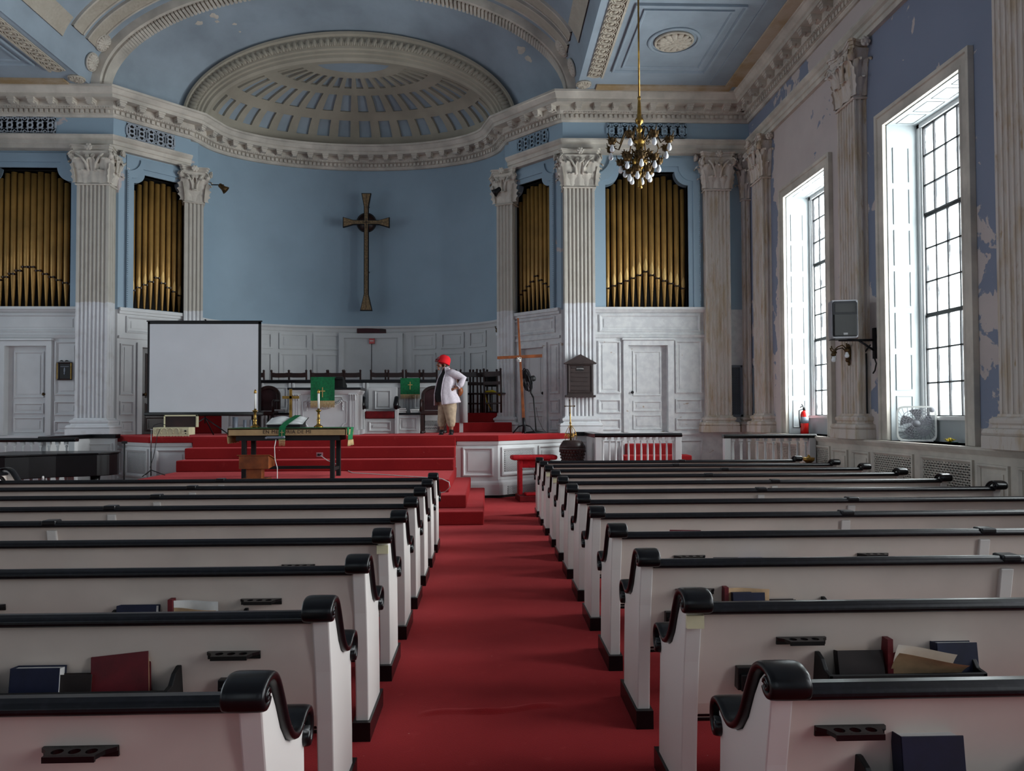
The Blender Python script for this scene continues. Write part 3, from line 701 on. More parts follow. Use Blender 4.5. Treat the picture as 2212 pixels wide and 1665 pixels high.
# ================================================================== PILASTERS
def leaf(mb, T, w, h, out, m=0):
    def fn(u, v):
        x = (u - 0.5) * 2
        if v < 0.68: z = h * 0.9 * v / 0.68; y = -0.012 - out * 0.35 * (v / 0.68) ** 2
        else:
            t = (v - 0.68) / 0.32 * PI * 1.05; z = h * 0.9 + h * 0.10 * sin(t); y = -0.012 - out * 0.35 - out * 0.33 * (1 - cos(t))
        wd = w / 2 * (0.78 + 0.25 * sin(PI * min(v * 1.2, 1))) * (1 - 0.75 * max(0, v - 0.6) / 0.4) * (1 + 0.16 * cos(v * 34))
        return (x * wd, y + 0.022 * abs(x) ** 1.5 - 0.012 * (abs(x) < 0.2), z)
    mb.grid(fn, 8, 16, m, True, T=T)
def volute(mb, T, r, th, m=0):
    mb.lathe([(r * 0.86, -th / 2), (r * 0.86, th / 2)], 18, m=m, T=T @ Rx(PI / 2))
    for sy in (-1, 1):
        pts = []
        for i in range(34):
            t = i / 33; a_ = t * 4.2 * PI; q = r * (1 - 0.86 * t); pts.append((q * cos(a_), sy * th * 0.5, q * sin(a_)))
        mb.tube(pts, [r * 0.13 * (1 - 0.5 * i / 33) for i in range(34)], 6, m, T)
        mb.ball((0, sy * th * 0.5, 0), r * 0.18, 8, 6, m, T)
def capital_mesh(w, d, H, sides='flr'):
    mb = MB(); hb = H * 0.84
    mb.rsweep(w, d, [(-0.05, 0), (0.02, 0), (0.035, 0.015), (0.02, 0.035), (-0.05, 0.035)])
    k = 6
    for i in range(k):
        a_, b_ = i / k, (i + 1) / k; f = lambda t: 0.10 * t ** 3
        mb.rsweep(w, d, [(-w * 0.3, a_ * hb), (f(a_), a_ * hb), (f(b_), b_ * hb), (-w * 0.3, b_ * hb)])
    faces = []
    if 'f' in sides: faces.append((Tl(0, -d / 2, 0), w))
    if 'l' in sides: faces.append((Tl(-w / 2, 0, 0) @ Rz(-PI / 2), d))
    if 'r' in sides: faces.append((Tl(w / 2, 0, 0) @ Rz(PI / 2), d))
    if 'b' in sides: faces.append((Tl(0, d / 2, 0) @ Rz(PI), d if False else w))
    for T, L in faces:
        n = max(1, round(L / 0.28)); p = L / n
        for i in range(n): leaf(mb, T @ Tl(-L / 2 + p * (i + 0.5), 0, 0.03), p * 0.92, H * 0.33, 0.13)
        for i in range(n + 1):
            x = -L / 2 + p * i; x = max(-L / 2 + p * 0.12, min(L / 2 - p * 0.12, x)); leaf(mb, T @ Tl(x, -0.015, 0.05), p * 0.9, H * 0.60, 0.17)
        if L > 0.35:
            for sx in (-1, 1):     # stalks and inner scrolls
                pts = [(sx * L * 0.10, -0.05, H * 0.34), (sx * L * 0.13, -0.08, H * 0.5), (sx * L * 0.26, -0.11, H * 0.66), (sx * L * 0.42, -0.14, H * 0.76)]
                mb.tube(pts, [0.03, 0.026, 0.024, 0.02], 8, 0, T)
                pts = [(sx * L * 0.10, -0.05, H * 0.44), (sx * L * 0.12, -0.09, H * 0.60), (sx * L * 0.06, -0.12, H * 0.70)]
                mb.tube(pts, [0.022, 0.02, 0.014], 8, 0, T); volute(mb, T @ Tl(sx * L * 0.085, -0.12, H * 0.70), 0.042, 0.03)
        mb.ball((0, -0.16, H * 0.91), (0.065, 0.05, 0.065), 10, 7, 0, T)
        for i in range(6): a_ = i * PI / 3; mb.ball((0.05 * cos(a_), -0.18, H * 0.91 + 0.05 * sin(a_)), (0.03, 0.025, 0.03), 6, 5, 0, T)
    e = 0.105
    for sx in (-1, 1):
        for sy, on in ((-1, True), (1, 'b' in sides)):
            if on:
                T = Tl(sx * (w / 2 + 0.055), sy * (d / 2 + 0.055), H * 0.735) @ Rz(math.atan2(sy, sx))
                volute(mb, T, 0.095, 0.075)
    def abac(g):
        a_, b_ = w / 2 + e + g, d / 2 + e + g; c = 0.05; q = 0.06; pts = []
        for (p0, p1, nrm) in (((-a_ + c, -b_), (a_ - c, -b_), (0, 1)), ((a_, -b_ + c), (a_, b_ - c), (-1, 0)), ((a_ - c, b_), (-a_ + c, b_), (0, -1)), ((-a_, b_ - c), (-a_, -b_ + c), (1, 0))):
            for i in range(7): t = i / 6; k_ = q * sin(PI * t); pts.append((p0[0] + (p1[0] - p0[0]) * t + nrm[0] * k_, p0[1] + (p1[1] - p0[1]) * t + nrm[1] * k_))
        return pts
    mb.prism(abac(-0.02), H * 0.835, H * 0.90, 'xy'); mb.prism(abac(0.0), H * 0.90, H * 0.96, 'xy'); mb.prism(abac(0.02), H * 0.96, H, 'xy')
    return mb
def shaft_poly(w, d, sides, pitch=0.083):
    def face(p0, p1, on):
        a_, b_ = Vector(p0), Vector(p1); L = (b_ - a_).length; t = (b_ - a_) / L; n = Vector((-t.y, t.x)); out = [a_]
        if on:
            k = max(1, int(round((L - 0.05) / pitch))); mgn = (L - k * pitch) / 2; r = pitch * 0.36
            for i in range(k):
                c = a_ + t * (mgn + pitch * (i + 0.5))
                for q in range(7): an = PI * q / 6; out.append(c - t * (r * cos(an)) + n * (r * 0.9 * sin(an)))
        return out
    x, y = w / 2, d / 2
    return face((-x, -y), (x, -y), 'f' in sides) + face((x, -y), (x, y), 'r' in sides) + face((x, y), (-x, y), 'b' in sides) + face((-x, y), (-x, -y), 'l' in sides)
CAPS = {}
def pilaster(label, x, y, rz, w, d, mt='pilaster', sides='flr', z0=PZ, zb=1.58, zc=6.48, zt=7.31, damp_base=False):
    o = thing('pilaster', label, 'pilaster', (x, y, 0), rz); B = zb - z0
    mb = MB(); e = 0.13
    mb.box(-w / 2 - e, w / 2 + e, -d / 2 - e, d / 2 + e, z0, z0 + B * 0.38)
    mb.rsweep(w, d, [(-0.05, z0 + B * 0.38), (0.11, z0 + B * 0.38), (0.13, z0 + B * 0.46), (0.11, z0 + B * 0.58), (0.06, z0 + B * 0.60), (0.045, z0 + B * 0.68), (0.07, z0 + B * 0.74), (0.075, z0 + B * 0.84), (0.05, z0 + B * 0.90), (0.02, z0 + B * 0.92), (0.015, zb), (-0.05, zb)])
    mb.build('base', mt, o, bevel=0.006)
    mb = MB(); mb.prism(shaft_poly(w, d, sides), zb, zc, 'xy'); mb.build('shaft', mt, o)
    key = (round(w, 2), round(d, 2), sides, mt)
    if key not in CAPS: c = capital_mesh(w, d, zt - zc, sides).build('capital', 'cream' if mt == 'pilaster' else mt, o); CAPS[key] = c
    else: c = bpy.data.objects.new('capital', CAPS[key].data); COL.objects.link(c); c.parent = o
    c.location = (0, 0, zc); return o
P1 = pilaster('broad fluted pillar carrying the dark hymn board, beside the organ bay under the chandelier', mx(1, 5.14), 15.82, 0, 0.66, 0.50)
pilaster('broad fluted half white pillar between the projection screen and framed plaque', mx(-1, 5.14), 15.82, 0, 0.66, 0.50)
pilaster('narrow fluted corner pilaster behind the tall plain wooden cross', mx(1, 3.62), 17.02, -SPL_A * 0.55, 0.40, 0.30, 'pilaster')
pilaster('narrow fluted corner pilaster rising behind the projection screen', mx(-1, 3.62), 17.02, SPL_A * 0.55, 0.40, 0.30, 'pilaster')
pilaster('damp-stained fluted pilaster between the organ pipes and the tall blue grille', 5.03, 15.80, 0, 0.54, 0.22, 'damp', 'flr')
pilaster('slim stained pilaster in the corner, between the two blue wall grilles', 5.70, 15.86, 0, 0.16, 0.12, 'damp', 'fl', zc=6.30)
for y, lb in ((14.92, 'tan-stained fluted pilaster on the window wall beside the fire extinguisher window'), (11.15, 'tan-stained fluted pilaster behind the grey loudspeaker, between two windows'),
              (7.56, 'fluted pilaster at the edge of the photo, past the window with the box fan')):
    pilaster(lb, XR - 0.09, y, -PI / 2, 0.55, 0.20, 'damp', 'flr', z0=SILL, zb=1.62, zc=6.42, zt=7.31)
pilaster('fluted pilaster on the far side of the organ bay over the piano', mx(-1, 8.18), 15.80, 0, 0.54, 0.22, 'pilaster', 'flr')

# ================================================================== ORGAN BAYS
def organ(label, T, x0, x1, z0, z1, n, lip, mouth, b=0.26, r=0.30, fm='blue', phase=0.0):
    o = thing('organ_pipe_bay', label, 'organ', T @ Vector(((x0 + x1) / 2, 0, z0))); Q = Tl(*(-o.location)) @ T
    def corner(ix0, ix1, iz0, iz1, cx, cz, rr):
        pts = [(ix0, iz0), (ix0, cz - rr)]
        def arc(c_, sg): return [(c_ + sg * rr * sin(PI / 2 * i / 8), cz - rr * cos(PI / 2 * i / 8)) for i in range(9)]
        L_ = arc(cx[0], 1); Rr = arc(cx[1], -1)
        return [(ix0, iz0)] + L_ + Rr[::-1] + [(ix1, iz0)]
    inner = corner(x0, x1, z0 - 0.03, z1, (x0, x1), z1, r)
    mid = corner(x0 - b * 0.4, x1 + b * 0.4, z0 - 0.03, z1 + 0.1, (x0 - b * 0.4, x1 + b * 0.4), z1 + 0.11, r + 0.02)
    outer = corner(x0 - b, x1 + b, z0 - 0.03, z1 + 0.3, (x0 - b, x1 + b), z1 + 0.3, r + 0.06)
    full = [(x0 - b, z0 - 0.03)] + [(x0 - b, z1 + 0.36)] * 9 + [(x1 + b, z1 + 0.36)] * 9 + [(x1 + b, z0 - 0.03)]
    mb = MB(); k = len(inner)
    def strip(A, ya, B_, yb, m=0):
        vs = [(p[0], ya, p[1]) for p in A] + [(p[0], yb, p[1]) for p in B_]
        mb.add(vs, [(i, i + 1, k + i + 1, k + i) for i in range(k - 1)], m, False, Q)
    strip(inner, 0.14, inner, -0.035); strip(inner, -0.035, mid, -0.035); strip(mid, -0.035, mid, -0.065); strip(mid, -0.065, outer, -0.065); strip(outer, -0.065, outer, -0.02); strip(outer, -0.02, full, -0.02); strip(full, -0.02, full, 0.02)
    # concave corners filled behind the opening edge
    for sg, cx in ((1, x0), (-1, x1)):
        mb.prism([(cx, z1)] + [(cx + sg * r * sin(PI / 2 * i / 8), z1 - r * cos(PI / 2 * i / 8)) for i in range(9)], -0.03, 0.12, 'xz', 0, Q)
    for i in range(int((z1 - z0) / 0.045)):   # beaded edge
        for xx in (x0 - b + 0.02, x1 + b - 0.02): mb.ball((xx, -0.07, z0 + 0.02 + i * 0.045), 0.012, 5, 4, 0, Q)
    mb.build('case_frame', fm, o)
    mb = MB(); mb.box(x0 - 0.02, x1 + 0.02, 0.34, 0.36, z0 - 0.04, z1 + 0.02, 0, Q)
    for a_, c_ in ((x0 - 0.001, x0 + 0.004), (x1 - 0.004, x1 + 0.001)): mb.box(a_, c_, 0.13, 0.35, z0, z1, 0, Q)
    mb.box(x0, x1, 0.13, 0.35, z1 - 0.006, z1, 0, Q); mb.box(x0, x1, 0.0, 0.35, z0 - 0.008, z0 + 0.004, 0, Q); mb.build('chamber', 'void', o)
    P_ = (x1 - x0) / n; c = (n - 1) / 2
    for i in range(n):
        e = abs(i - c - phase) / c; rr = P_ * (0.445 - 0.06 * e ** 0.7 + (0.02 if i % 2 else 0)); xx = x0 + P_ * (i + 0.5); m_ = z0 + mouth * (1.0 - 0.46 * min(1, e) ** 0.85)
        top = z1 + 0.25 - (0.0 if e < 0.55 else 0.55 * (e - 0.55) / 0.45) - (0.10 if i % 2 else 0.16)
        top = min(top, z1 - 0.02 - (0.02 if i % 2 else 0.05)) if e < 0.6 else z1 - 0.08 - 0.62 * (e - 0.6)
        mb = MB(); y = 0.20
        mb.lathe([(0.012, z0), (0.02, z0 + 0.02), (rr * 0.93, m_ - 0.015), (rr * 0.97, m_)], 18, (xx, y, 0), 0, Q)
        mb.lathe([(rr * 0.6, m_), (rr * 0.6, m_ + rr * 0.35)], 12, (xx, y, 0), 1, Q)
        mb.lathe([(rr * 0.97, m_ + rr * 0.35), (rr, m_ + rr * 0.45), (rr, top), (rr * 0.92, top), (rr * 0.92, top - 0.05)], 18, (xx, y, 0), 0, Q)
        pb = mb.build('organ_pipe', ['pipe', 'void'], o)
        e_ = MB()
        for sx in (-1, 1): e_.box(xx + sx * rr * 0.72 - 0.012, xx + sx * rr * 0.72 + 0.012, y - rr * 1.25, y - rr * 0.5, m_ - rr * 0.15, m_ + rr * 0.55, 0, Q)
        e_.box(xx - rr * 0.95, xx + rr * 0.95, y - rr * 1.02, y - rr * 0.7, m_ + rr * 0.30, m_ + rr * 0.42, 0, Q); e_.build('ears', 'darkwood', pb)
        if lip:
            L_ = MB(); hh = rr * 4.6
            def fn(u, v):
                a_ = (u - 0.5) * 2 * 0.95 * (sin(PI * min(1, (1 - v) * 0.62 + 0.0)) if v > 0.2 else (0.6 + 2 * v) * sin(PI * 0.496)) * 0.9
                return (xx + rr * 1.03 * sin(a_), y - rr * 1.03 * cos(a_) + 0.0, m_ + rr * 0.4 + hh * v)
            L_.grid(fn, 8, 14, 0, True, T=Q); L_.build('upper_lip', 'pipelip', pb)
    return o
I = I4
organ('gold organ pipes in a blue case under the chandelier, thirteen pipes with bright pointed lips', bayT(1), *bx_(1, *ORG_U), *ORG_Z, 13, True, 0.80, fm='flake')
organ('gold organ pipes at the edge of the photo above the plaque, without pointed lips', bayT(-1), *bx_(-1, *ORG_U), *ORG_Z, 13, False, 0.92, phase=-0.5)
organ('narrow bay of dark gold pipes above the plain wooden cross', splT(1), *sx_(1, *SORG_T), *SORG_Z, 9, False, 0.80, b=0.15, r=0.22)
organ('narrow bay of gold pipes with bright pointed lips above the projection screen', splT(-1), *sx_(-1, *SORG_T), *SORG_Z, 9, True, 0.74, b=0.15, r=0.22)

M['fretpaint'] = paint('grey_blue_fret_paint', (168, 176, 186), 0.6, 0.06, 3)
# pierced frieze grilles
def fret(label, T, x0, x1, z0, z1, lm, bm):
    o = thing('frieze_grille', label, 'grille', T @ Vector(((x0 + x1) / 2, 0, z0))); Q = Tl(*(-o.location)) @ T
    mb = MB(); h = z1 - z0; n = max(2, round((x1 - x0) / (h * 0.62))); p = (x1 - x0) / n; zc = (z0 + z1) / 2
    def bar(xa, za, xb, zb_, t=0.032):
        a_, b_ = Vector((xa, za)), Vector((xb, zb_)); d = (b_ - a_).normalized(); q = Vector((-d.y, d.x)) * t / 2
        mb.prism([a_ + q, a_ - q, b_ - q, b_ + q], -0.03, 0, 'xz', 0, Q)
    for i in range(n):
        cx = x0 + p * (i + 0.5); r = p * 0.26
        mb.tube([(cx + r * cos(k * PI / 8), -0.016, zc + r * sin(k * PI / 8)) for k in range(16)], 0.020, 6, 0, Q, True)
        for sx in (-1, 1):
            bar(cx + sx * p * 0.5, z0 + h * 0.30, cx + sx * p * 0.5, z1 - h * 0.30)
            for sz in (-1, 1):
                bar(cx + sx * p * 0.5, zc + sz * h * 0.20, cx, zc + sz * h * 0.48); bar(cx + sx * p * 0.5, zc + sz * h * 0.22, cx + sx * p * 0.2, zc + sz * h * 0.5); bar(cx + sx * r * 0.7, zc + sz * r * 0.7, cx + sx * p * 0.32, zc + sz * h * 0.33)
    for a_, b_ in ((z0, z0 + 0.015), (z1 - 0.015, z1)): mb.box(x0, x1, -0.03, 0, a_, b_, 0, Q)
    mb.build('fretwork', lm, o)
    mb = MB(); mb.box(x0, x1, -0.004, 0.0, z0, z1, 0, Q); mb.build('backing', bm, o)
BT = Tl(0, 15.715, 0)
fret('blue pierced grille in the frieze directly behind the chandelier', BT, 2.62, 4.36, 7.62, 7.95, 'blue', 'ceil_blue')
fret('pale fretwork grille over black, above the organ bay at the edge of the photo', BT, mx(-1, 7.9), mx(-1, 6.0), 7.62, 7.97, 'fretpaint', 'void')
def fsp(s):
    a_, b_ = Vector((mx(s, 3.66), 16.93)), Vector((mx(s, 4.80), 15.72))
    if s > 0: return Tl(a_.x, a_.y, 0) @ Rz(math.atan2((b_ - a_).y, (b_ - a_).x)), (b_ - a_).length
    return Tl(b_.x, b_.y, 0) @ Rz(math.atan2((a_ - b_).y, (a_ - b_).x)), (b_ - a_).length
T, L = fsp(1); fret('blue fretwork grille in the angled frieze above the plain wooden cross', T @ Tl(0, -0.005, 0), 0.30, 1.25, 7.62, 7.95, 'blue', 'void')
T, L = fsp(-1); fret('pale fretwork grille in the angled frieze above the projection screen', T @ Tl(0, -0.005, 0), L - 1.40, L - 0.38, 7.62, 7.95, 'fretpaint', 'void')

# tall blue-grey wall grilles in the corner
def wall_grille(label, T, x0, x1, z0, z1):
    o = thing('wall_grille', label, 'grille', T @ Vector(((x0 + x1) / 2, 0, z0))); Q = Tl(*(-o.location)) @ T
    mb = MB(); t = 0.05
    mb.box(x0, x1, -0.035, 0, z0, z0 + t, 0, Q); mb.box(x0, x1, -0.035, 0, z1 - t, z1, 0, Q); mb.box(x0, x0 + t, -0.035, 0, z0, z1, 0, Q); mb.box(x1 - t, x1, -0.035, 0, z0, z1, 0, Q)
    mb.build('frame', 'greymetal', o, bevel=0.004)
    mb = MB(); lattice(mb, x1 - x0 - 2 * t, z1 - z0 - 2 * t, 0.038, 0.010, -0.008, 0, Q @ Tl(x0 + t, -0.004, z0 + t)); mb.build('mesh', 'greymetal', o)
    mb = MB(); mb.box(x0 + t, x1 - t, -0.004, 0, z0 + t, z1 - t, 0, Q); mb.build('backing', 'void', o)
wall_grille('tall blue-grey mesh grille on the end wall beside the stained pilaster', Tl(0, YF, 0), 5.31, 5.60, 1.55, 2.68)
wall_grille('tall blue-grey mesh grille round the corner on the window wall', Tl(XR, 0, 0) @ Rz(-PI / 2), -15.72, -15.34, 1.55, 2.66)
# ================================================================== PEWS
def pew_end_mesh(m=0):
    mb = MB()
    out = [(0.125, 0.09), (0.115, 0.25), (0.095, 0.45), (0.065, 0.65), (0.035, 0.78), (0.018, 0.862), (-0.015, 0.872), (-0.028, 0.892), (-0.018, 0.912), (0.02, 0.922), (0.06, 0.914), (0.10, 0.882), (0.145, 0.82), (0.195, 0.735),
           (0.25, 0.675), (0.305, 0.648), (0.36, 0.650), (0.42, 0.672), (0.465, 0.665), (0.482, 0.635), (0.470, 0.57), (0.478, 0.45), (0.500, 0.25), (0.508, 0.09)]
    mb.prism(out, -0.033, 0.033, 'yz'); return mb
def pew_cap_mesh():
    mb = MB(); sp = [(0.018, 0.892), (0.008, 0.882), (-0.012, 0.877), (-0.034, 0.883), (-0.043, 0.903), (-0.034, 0.925), (-0.010, 0.937), (0.025, 0.941), (0.066, 0.932), (0.108, 0.899), (0.155, 0.828), (0.205, 0.745), (0.258, 0.688), (0.308, 0.663),
          (0.355, 0.664), (0.412, 0.686), (0.462, 0.684), (0.495, 0.655), (0.500, 0.610), (0.484, 0.575), (0.462, 0.572), (0.452, 0.592), (0.463, 0.607)]
    P = [Vector(p) for p in sp]; fine = []
    for i in range(len(P) - 1):
        a_, b_, c_, d_ = P[max(i - 1, 0)], P[i], P[i + 1], P[min(i + 2, len(P) - 1)]
        for k in range(3):
            t = k / 3; fine.append(0.5 * ((2 * b_) + (c_ - a_) * t + (2 * a_ - 5 * b_ + 4 * c_ - d_) * t * t + (3 * b_ - a_ - 3 * c_ + d_) * t ** 3))
    fine.append(P[-1]); n = len(fine); th = 0.013; sec = 8; W = 0.058
    def fn(u, v):
        i = min(n - 1, int(round(v * (n - 1)))); t = (fine[min(i + 1, n - 1)] - fine[max(i - 1, 0)]).normalized(); q = Vector((-t.y, t.x))
        a_ = 2 * PI * u; ca, sa = cos(a_), sin(a_); se = lambda c: math.copysign(abs(c) ** 0.45, c)
        return (W * se(ca), fine[i].x + q.x * th * se(sa), fine[i].y + q.y * th * se(sa))
    mb.grid(fn, 16, n - 1, 0, True, cu=True)
    for z, y, r in ((0.905, -0.012, 0.026), (0.603, 0.468, 0.022)): mb.lathe([(r, -0.052), (r, 0.052)], 16, T=Tl(0, y, z) @ Ry(PI / 2))
    for sx in (-1, 1):
        mb.tube([(sx * 0.055, -0.012 + 0.020 * (1 - i / 22) * cos(i * 0.5), 0.905 + 0.020 * (1 - i / 22) * sin(i * 0.5)) for i in range(20)], 0.006, 5)
    return mb
END_ME = [None, None, None]
def pew_end(parent, x):
    if END_ME[0] is None:
        e = pew_end_mesh().build('end_panel', 'pewend', parent, bevel=0.006); c = pew_cap_mesh().build('arm_cap', 'black', e)
        mb = MB(); mb.box(-0.045, 0.045, 0.095, 0.555, 0, 0.095); k = mb.build('base_block', 'black', e, bevel=0.012); END_ME[:] = [e.data, c.data, k.data]
        e.location.x = x; return e
    e = bpy.data.objects.new('end_panel', END_ME[0]); COL.objects.link(e); e.parent = parent; e.location.x = x
    b = e.modifiers.new('edge', 'BEVEL'); b.width = 0.006; b.segments = 2; b.limit_method = 'ANGLE'; b.angle_limit = R(40)
    for nm, me in (('arm_cap', END_ME[1]), ('base_block', END_ME[2])):
        q = bpy.data.objects.new(nm, me); COL.objects.link(q); q.parent = e
    return e
def pew(label, x0, x1, y, divx, holders=(), boxes=(), racks=(), rz=0.0, worn=False):
    """x0 aisle end, x1 far end (world X); back faces the camera; rows face the chancel."""
    o = thing('church_pew', label, 'pew', (x0, y, 0), rz, 'white church pews'); s = 1 if x1 > x0 else -1; L = abs(x1 - x0)
    for k, xe in enumerate((0, s * L)):
        e = pew_end(o, xe)
        if worn and k == 0:
            mb = MB(); mb.box(-0.034, 0.034, 0.0, 0.02, 0.80, 0.85); mb.build('bare_wood_patch', 'ivory', e)
    a_, b_ = sorted((s * 0.03, s * (L - 0.03)))
    mb = MB(); bk = [(0.128, 0.40), (0.100, 0.47), (0.043, 0.86), (0.061, 0.86), (0.118, 0.48), (0.146, 0.41)]
    mb.prism(bk, a_, b_, 'yz'); mb.build('backrest', 'pew', o)
    mb = MB(); rl = [(0.004, 0.852), (-0.006, 0.866), (0.000, 0.884), (0.022, 0.896), (0.058, 0.892), (0.078, 0.876), (0.078, 0.858), (0.066, 0.850), (0.02, 0.849)]
    mb.prism(rl, a_, b_, 'yz', smooth=False); mb.build('top_rail', 'rail', o, bevel=0.008)
    mb = MB(); mb.box(a_, b_, 0.12, 0.50, 0.405, 0.435); mb.box(a_, b_, 0.125, 0.15, 0.385, 0.41); mb.build('seat', 'black', o, bevel=0.01)
    d = divx - x0
    mb = MB()
    mb.prism([(0.115, 0.40), (0.088, 0.47), (0.030, 0.825), (0.05, 0.825), (0.14, 0.42), (0.46, 0.40), (0.46, 0.02), (0.13, 0.02)], d - 0.035, d + 0.035, 'yz'); mb.box(d + 0.02, d + 0.035, 0.03, 0.05, 0.5, 0.8) if False else None
    dv = mb.build('divider', 'pewend', o, bevel=0.006)
    mb = MB(); mb.box(d - 0.05, d + 0.05, -0.010, 0.082, 0.866, 0.902); mb.build('joint_cap', 'rail', dv, bevel=0.01)
    def yb(z): return 0.045 + (0.84 - z) * 0.149
    for hx, hz in holders:
        mb = MB(); h = hx - x0; yy = yb(hz); pts = [(-0.10, 0), (0.10, 0), (0.10, -0.016), (0.078, -0.022), (0.068, -0.05), (0.055, -0.066), (-0.055, -0.066), (-0.068, -0.05), (-0.078, -0.022), (-0.10, -0.016)]
        ring = []
        # plate with three round cup holes: one pierced strip per hole
        for q in (-0.045, 0.0, 0.045):
            r_ = 0.0155; cyc = -0.036; n = 16
            inn = [(h + q + r_ * cos(2 * PI * i / n), yy + cyc + r_ * sin(2 * PI * i / n)) for i in range(n)]
            def edge(i):
                ca, sa = cos(2 * PI * i / n), sin(2 * PI * i / n); k_ = min(0.0225 / max(abs(ca), 1e-6), 0.026 / max(abs(sa), 1e-6)); return (h + q + k_ * ca, yy + cyc + k_ * sa)
            ou = [edge(i) for i in range(n)]
            vs = [(x_, y_, z_) for z_ in (hz, hz + 0.012) for lst in (inn, ou) for x_, y_ in lst]
            fs = []
            for i in range(n):
                j = (i + 1) % n; fs += [(i, j, n + j, n + i), (2 * n + i, 2 * n + j, 3 * n + j, 3 * n + i), (i, j, 2 * n + j, 2 * n + i), (n + i, n + j, 3 * n + j, 3 * n + i)]
            mb.add(vs, fs)
        mb.box(h - 0.10, h + 0.10, yy - 0.012, yy + 0.004, hz, hz + 0.012)
        for sx in (-1, 1): mb.prism([(h + sx * 0.067, yy - 0.062), (h + sx * 0.078, yy - 0.030), (h + sx * 0.10, yy - 0.012), (h + sx * 0.067, yy - 0.012)], hz, hz + 0.012, 'xy')
        mb.box(h - 0.068, h + 0.068, yy - 0.068, yy - 0.060, hz - 0.004, hz + 0.012); mb.box(h - 0.10, h + 0.10, yy - 0.004, yy + 0.008, hz - 0.018, hz + 0.012)
        mb.build('cup_holder', 'black', o)
    for hx, hz in boxes:
        mb = MB(); h = hx - x0; yy = yb(hz); mb.box(h - 0.05, h + 0.05, yy - 0.035, yy + 0.01, hz - 0.055, hz + 0.035); mb.box(h - 0.04, h + 0.04, yy - 0.05, yy - 0.03, hz - 0.055, hz + 0.01); mb.build('card_box', 'black', o, bevel=0.003)
    for rx0, rx1, rz_ in racks:
        mb = MB(); r0, r1 = rx0 - x0, rx1 - x0; yy = yb(rz_)
        mb.box(r0, r1, yy - 0.13, yy + 0.01, rz_ - 0.014, rz_); mb.box(r0, r1, yy - 0.142, yy - 0.13, rz_ - 0.014, rz_ + 0.075)
        for q in (r0, r1 - 0.018): mb.prism([(yy + 0.01, rz_ - 0.014), (yy - 0.142, rz_ - 0.014), (yy - 0.142, rz_ + 0.075), (yy - 0.10, rz_ + 0.08), (yy - 0.07, rz_ + 0.115), (yy - 0.03, rz_ + 0.13), (yy + 0.005, rz_ + 0.128)], q, q + 0.018, 'yz')
        mb.build('book_rack', 'mattblack', o, bevel=0.003)
    return o
ROWS_R = [2.006 + 0.8628 * i for i in range(12)]; ROWS_L = [1.988 + 0.8299 * i for i in range(9)]
def hold(rows, i, pts): return [(onY(px, py, rows[i] + 0.04).x, onY(px, py, rows[i] + 0.03).z) for px, py in pts]
HR = {0: [(1841, 1583)], 1: [(1734, 1386)], 2: [(1503, 1279)], 3: [(1491, 1205), (1888, 1200)], 4: [(1376, 1157), (1716, 1154), (2058, 1151)]}
HL = {0: [(168, 1630)], 1: [(502, 1418)], 2: [(562, 1301), (-40, 1314)], 3: [(172, 1237), (643, 1225)], 4: [(310, 1180)]}
BR = {1: [(1622, 1464)], 2: [(1460, 1339)]}
BL = {1: [(497, 1492)]}
RR = {0: (1880, 2300, 0.545), 1: (1782, 2121, 0.555), 2: (1535, 1800, 0.555)}
RL = {1: (-60, 371, 0.555), 2: (225, 524, 0.555)}
ORD = ['front', 'second', 'third', 'fourth', 'fifth', 'sixth', 'seventh', 'eighth', 'ninth', 'tenth', 'eleventh', 'twelfth']
DIVR = [3.2, 2.72, 2.72, 3.2, 2.72, 3.2, 2.72, 3.2, 2.72, 3.2, 2.76, 3.08]
def rack(rows, i, D):
    if i not in D: return []
    a_, b_, z = D[i]; yy = rows[i]; return [(onY(a_, 1450, yy - 0.02).x, onY(b_, 1450, yy - 0.02).x, z)]
for i, y in enumerate(ROWS_R):
    extra = {0: ' from the front'}.get(i, '')
    pew('white black-railed pew on the window side of the aisle, %s row%s' % (ORD[11 - i], extra), 0.815 + 0.012 * (i in (5, 6, 7, 8)), 5.12 if i < 11 else 4.93, y, DIVR[i], hold(ROWS_R, i, HR.get(i, [])), hold(ROWS_R, i, BR.get(i, [])), rack(ROWS_R, i, RR), worn=i in (1, 8, 9))
for i, y in enumerate(ROWS_L):
    extra = {0: ' from the front'}.get(i, '')
    pew('white black-railed pew on the piano side of the aisle, %s row%s' % (ORD[8 - i], extra), -0.64, -5.68, y, -3.11, hold(ROWS_L, i, HL.get(i, [])), hold(ROWS_L, i, BL.get(i, [])), rack(ROWS_L, i, RL), worn=i == 3)
q = onZ(9, 1009, 0.955)
sp = pew('white pew turned sideways beside the piano, only its curved end showing', q.x, q.x + 2.6, q.y - 0.2, q.x + 1.3, rz=0.0)
sp.location = (q.x + 0.0, q.y, 0); sp.rotation_euler.z = -PI / 2

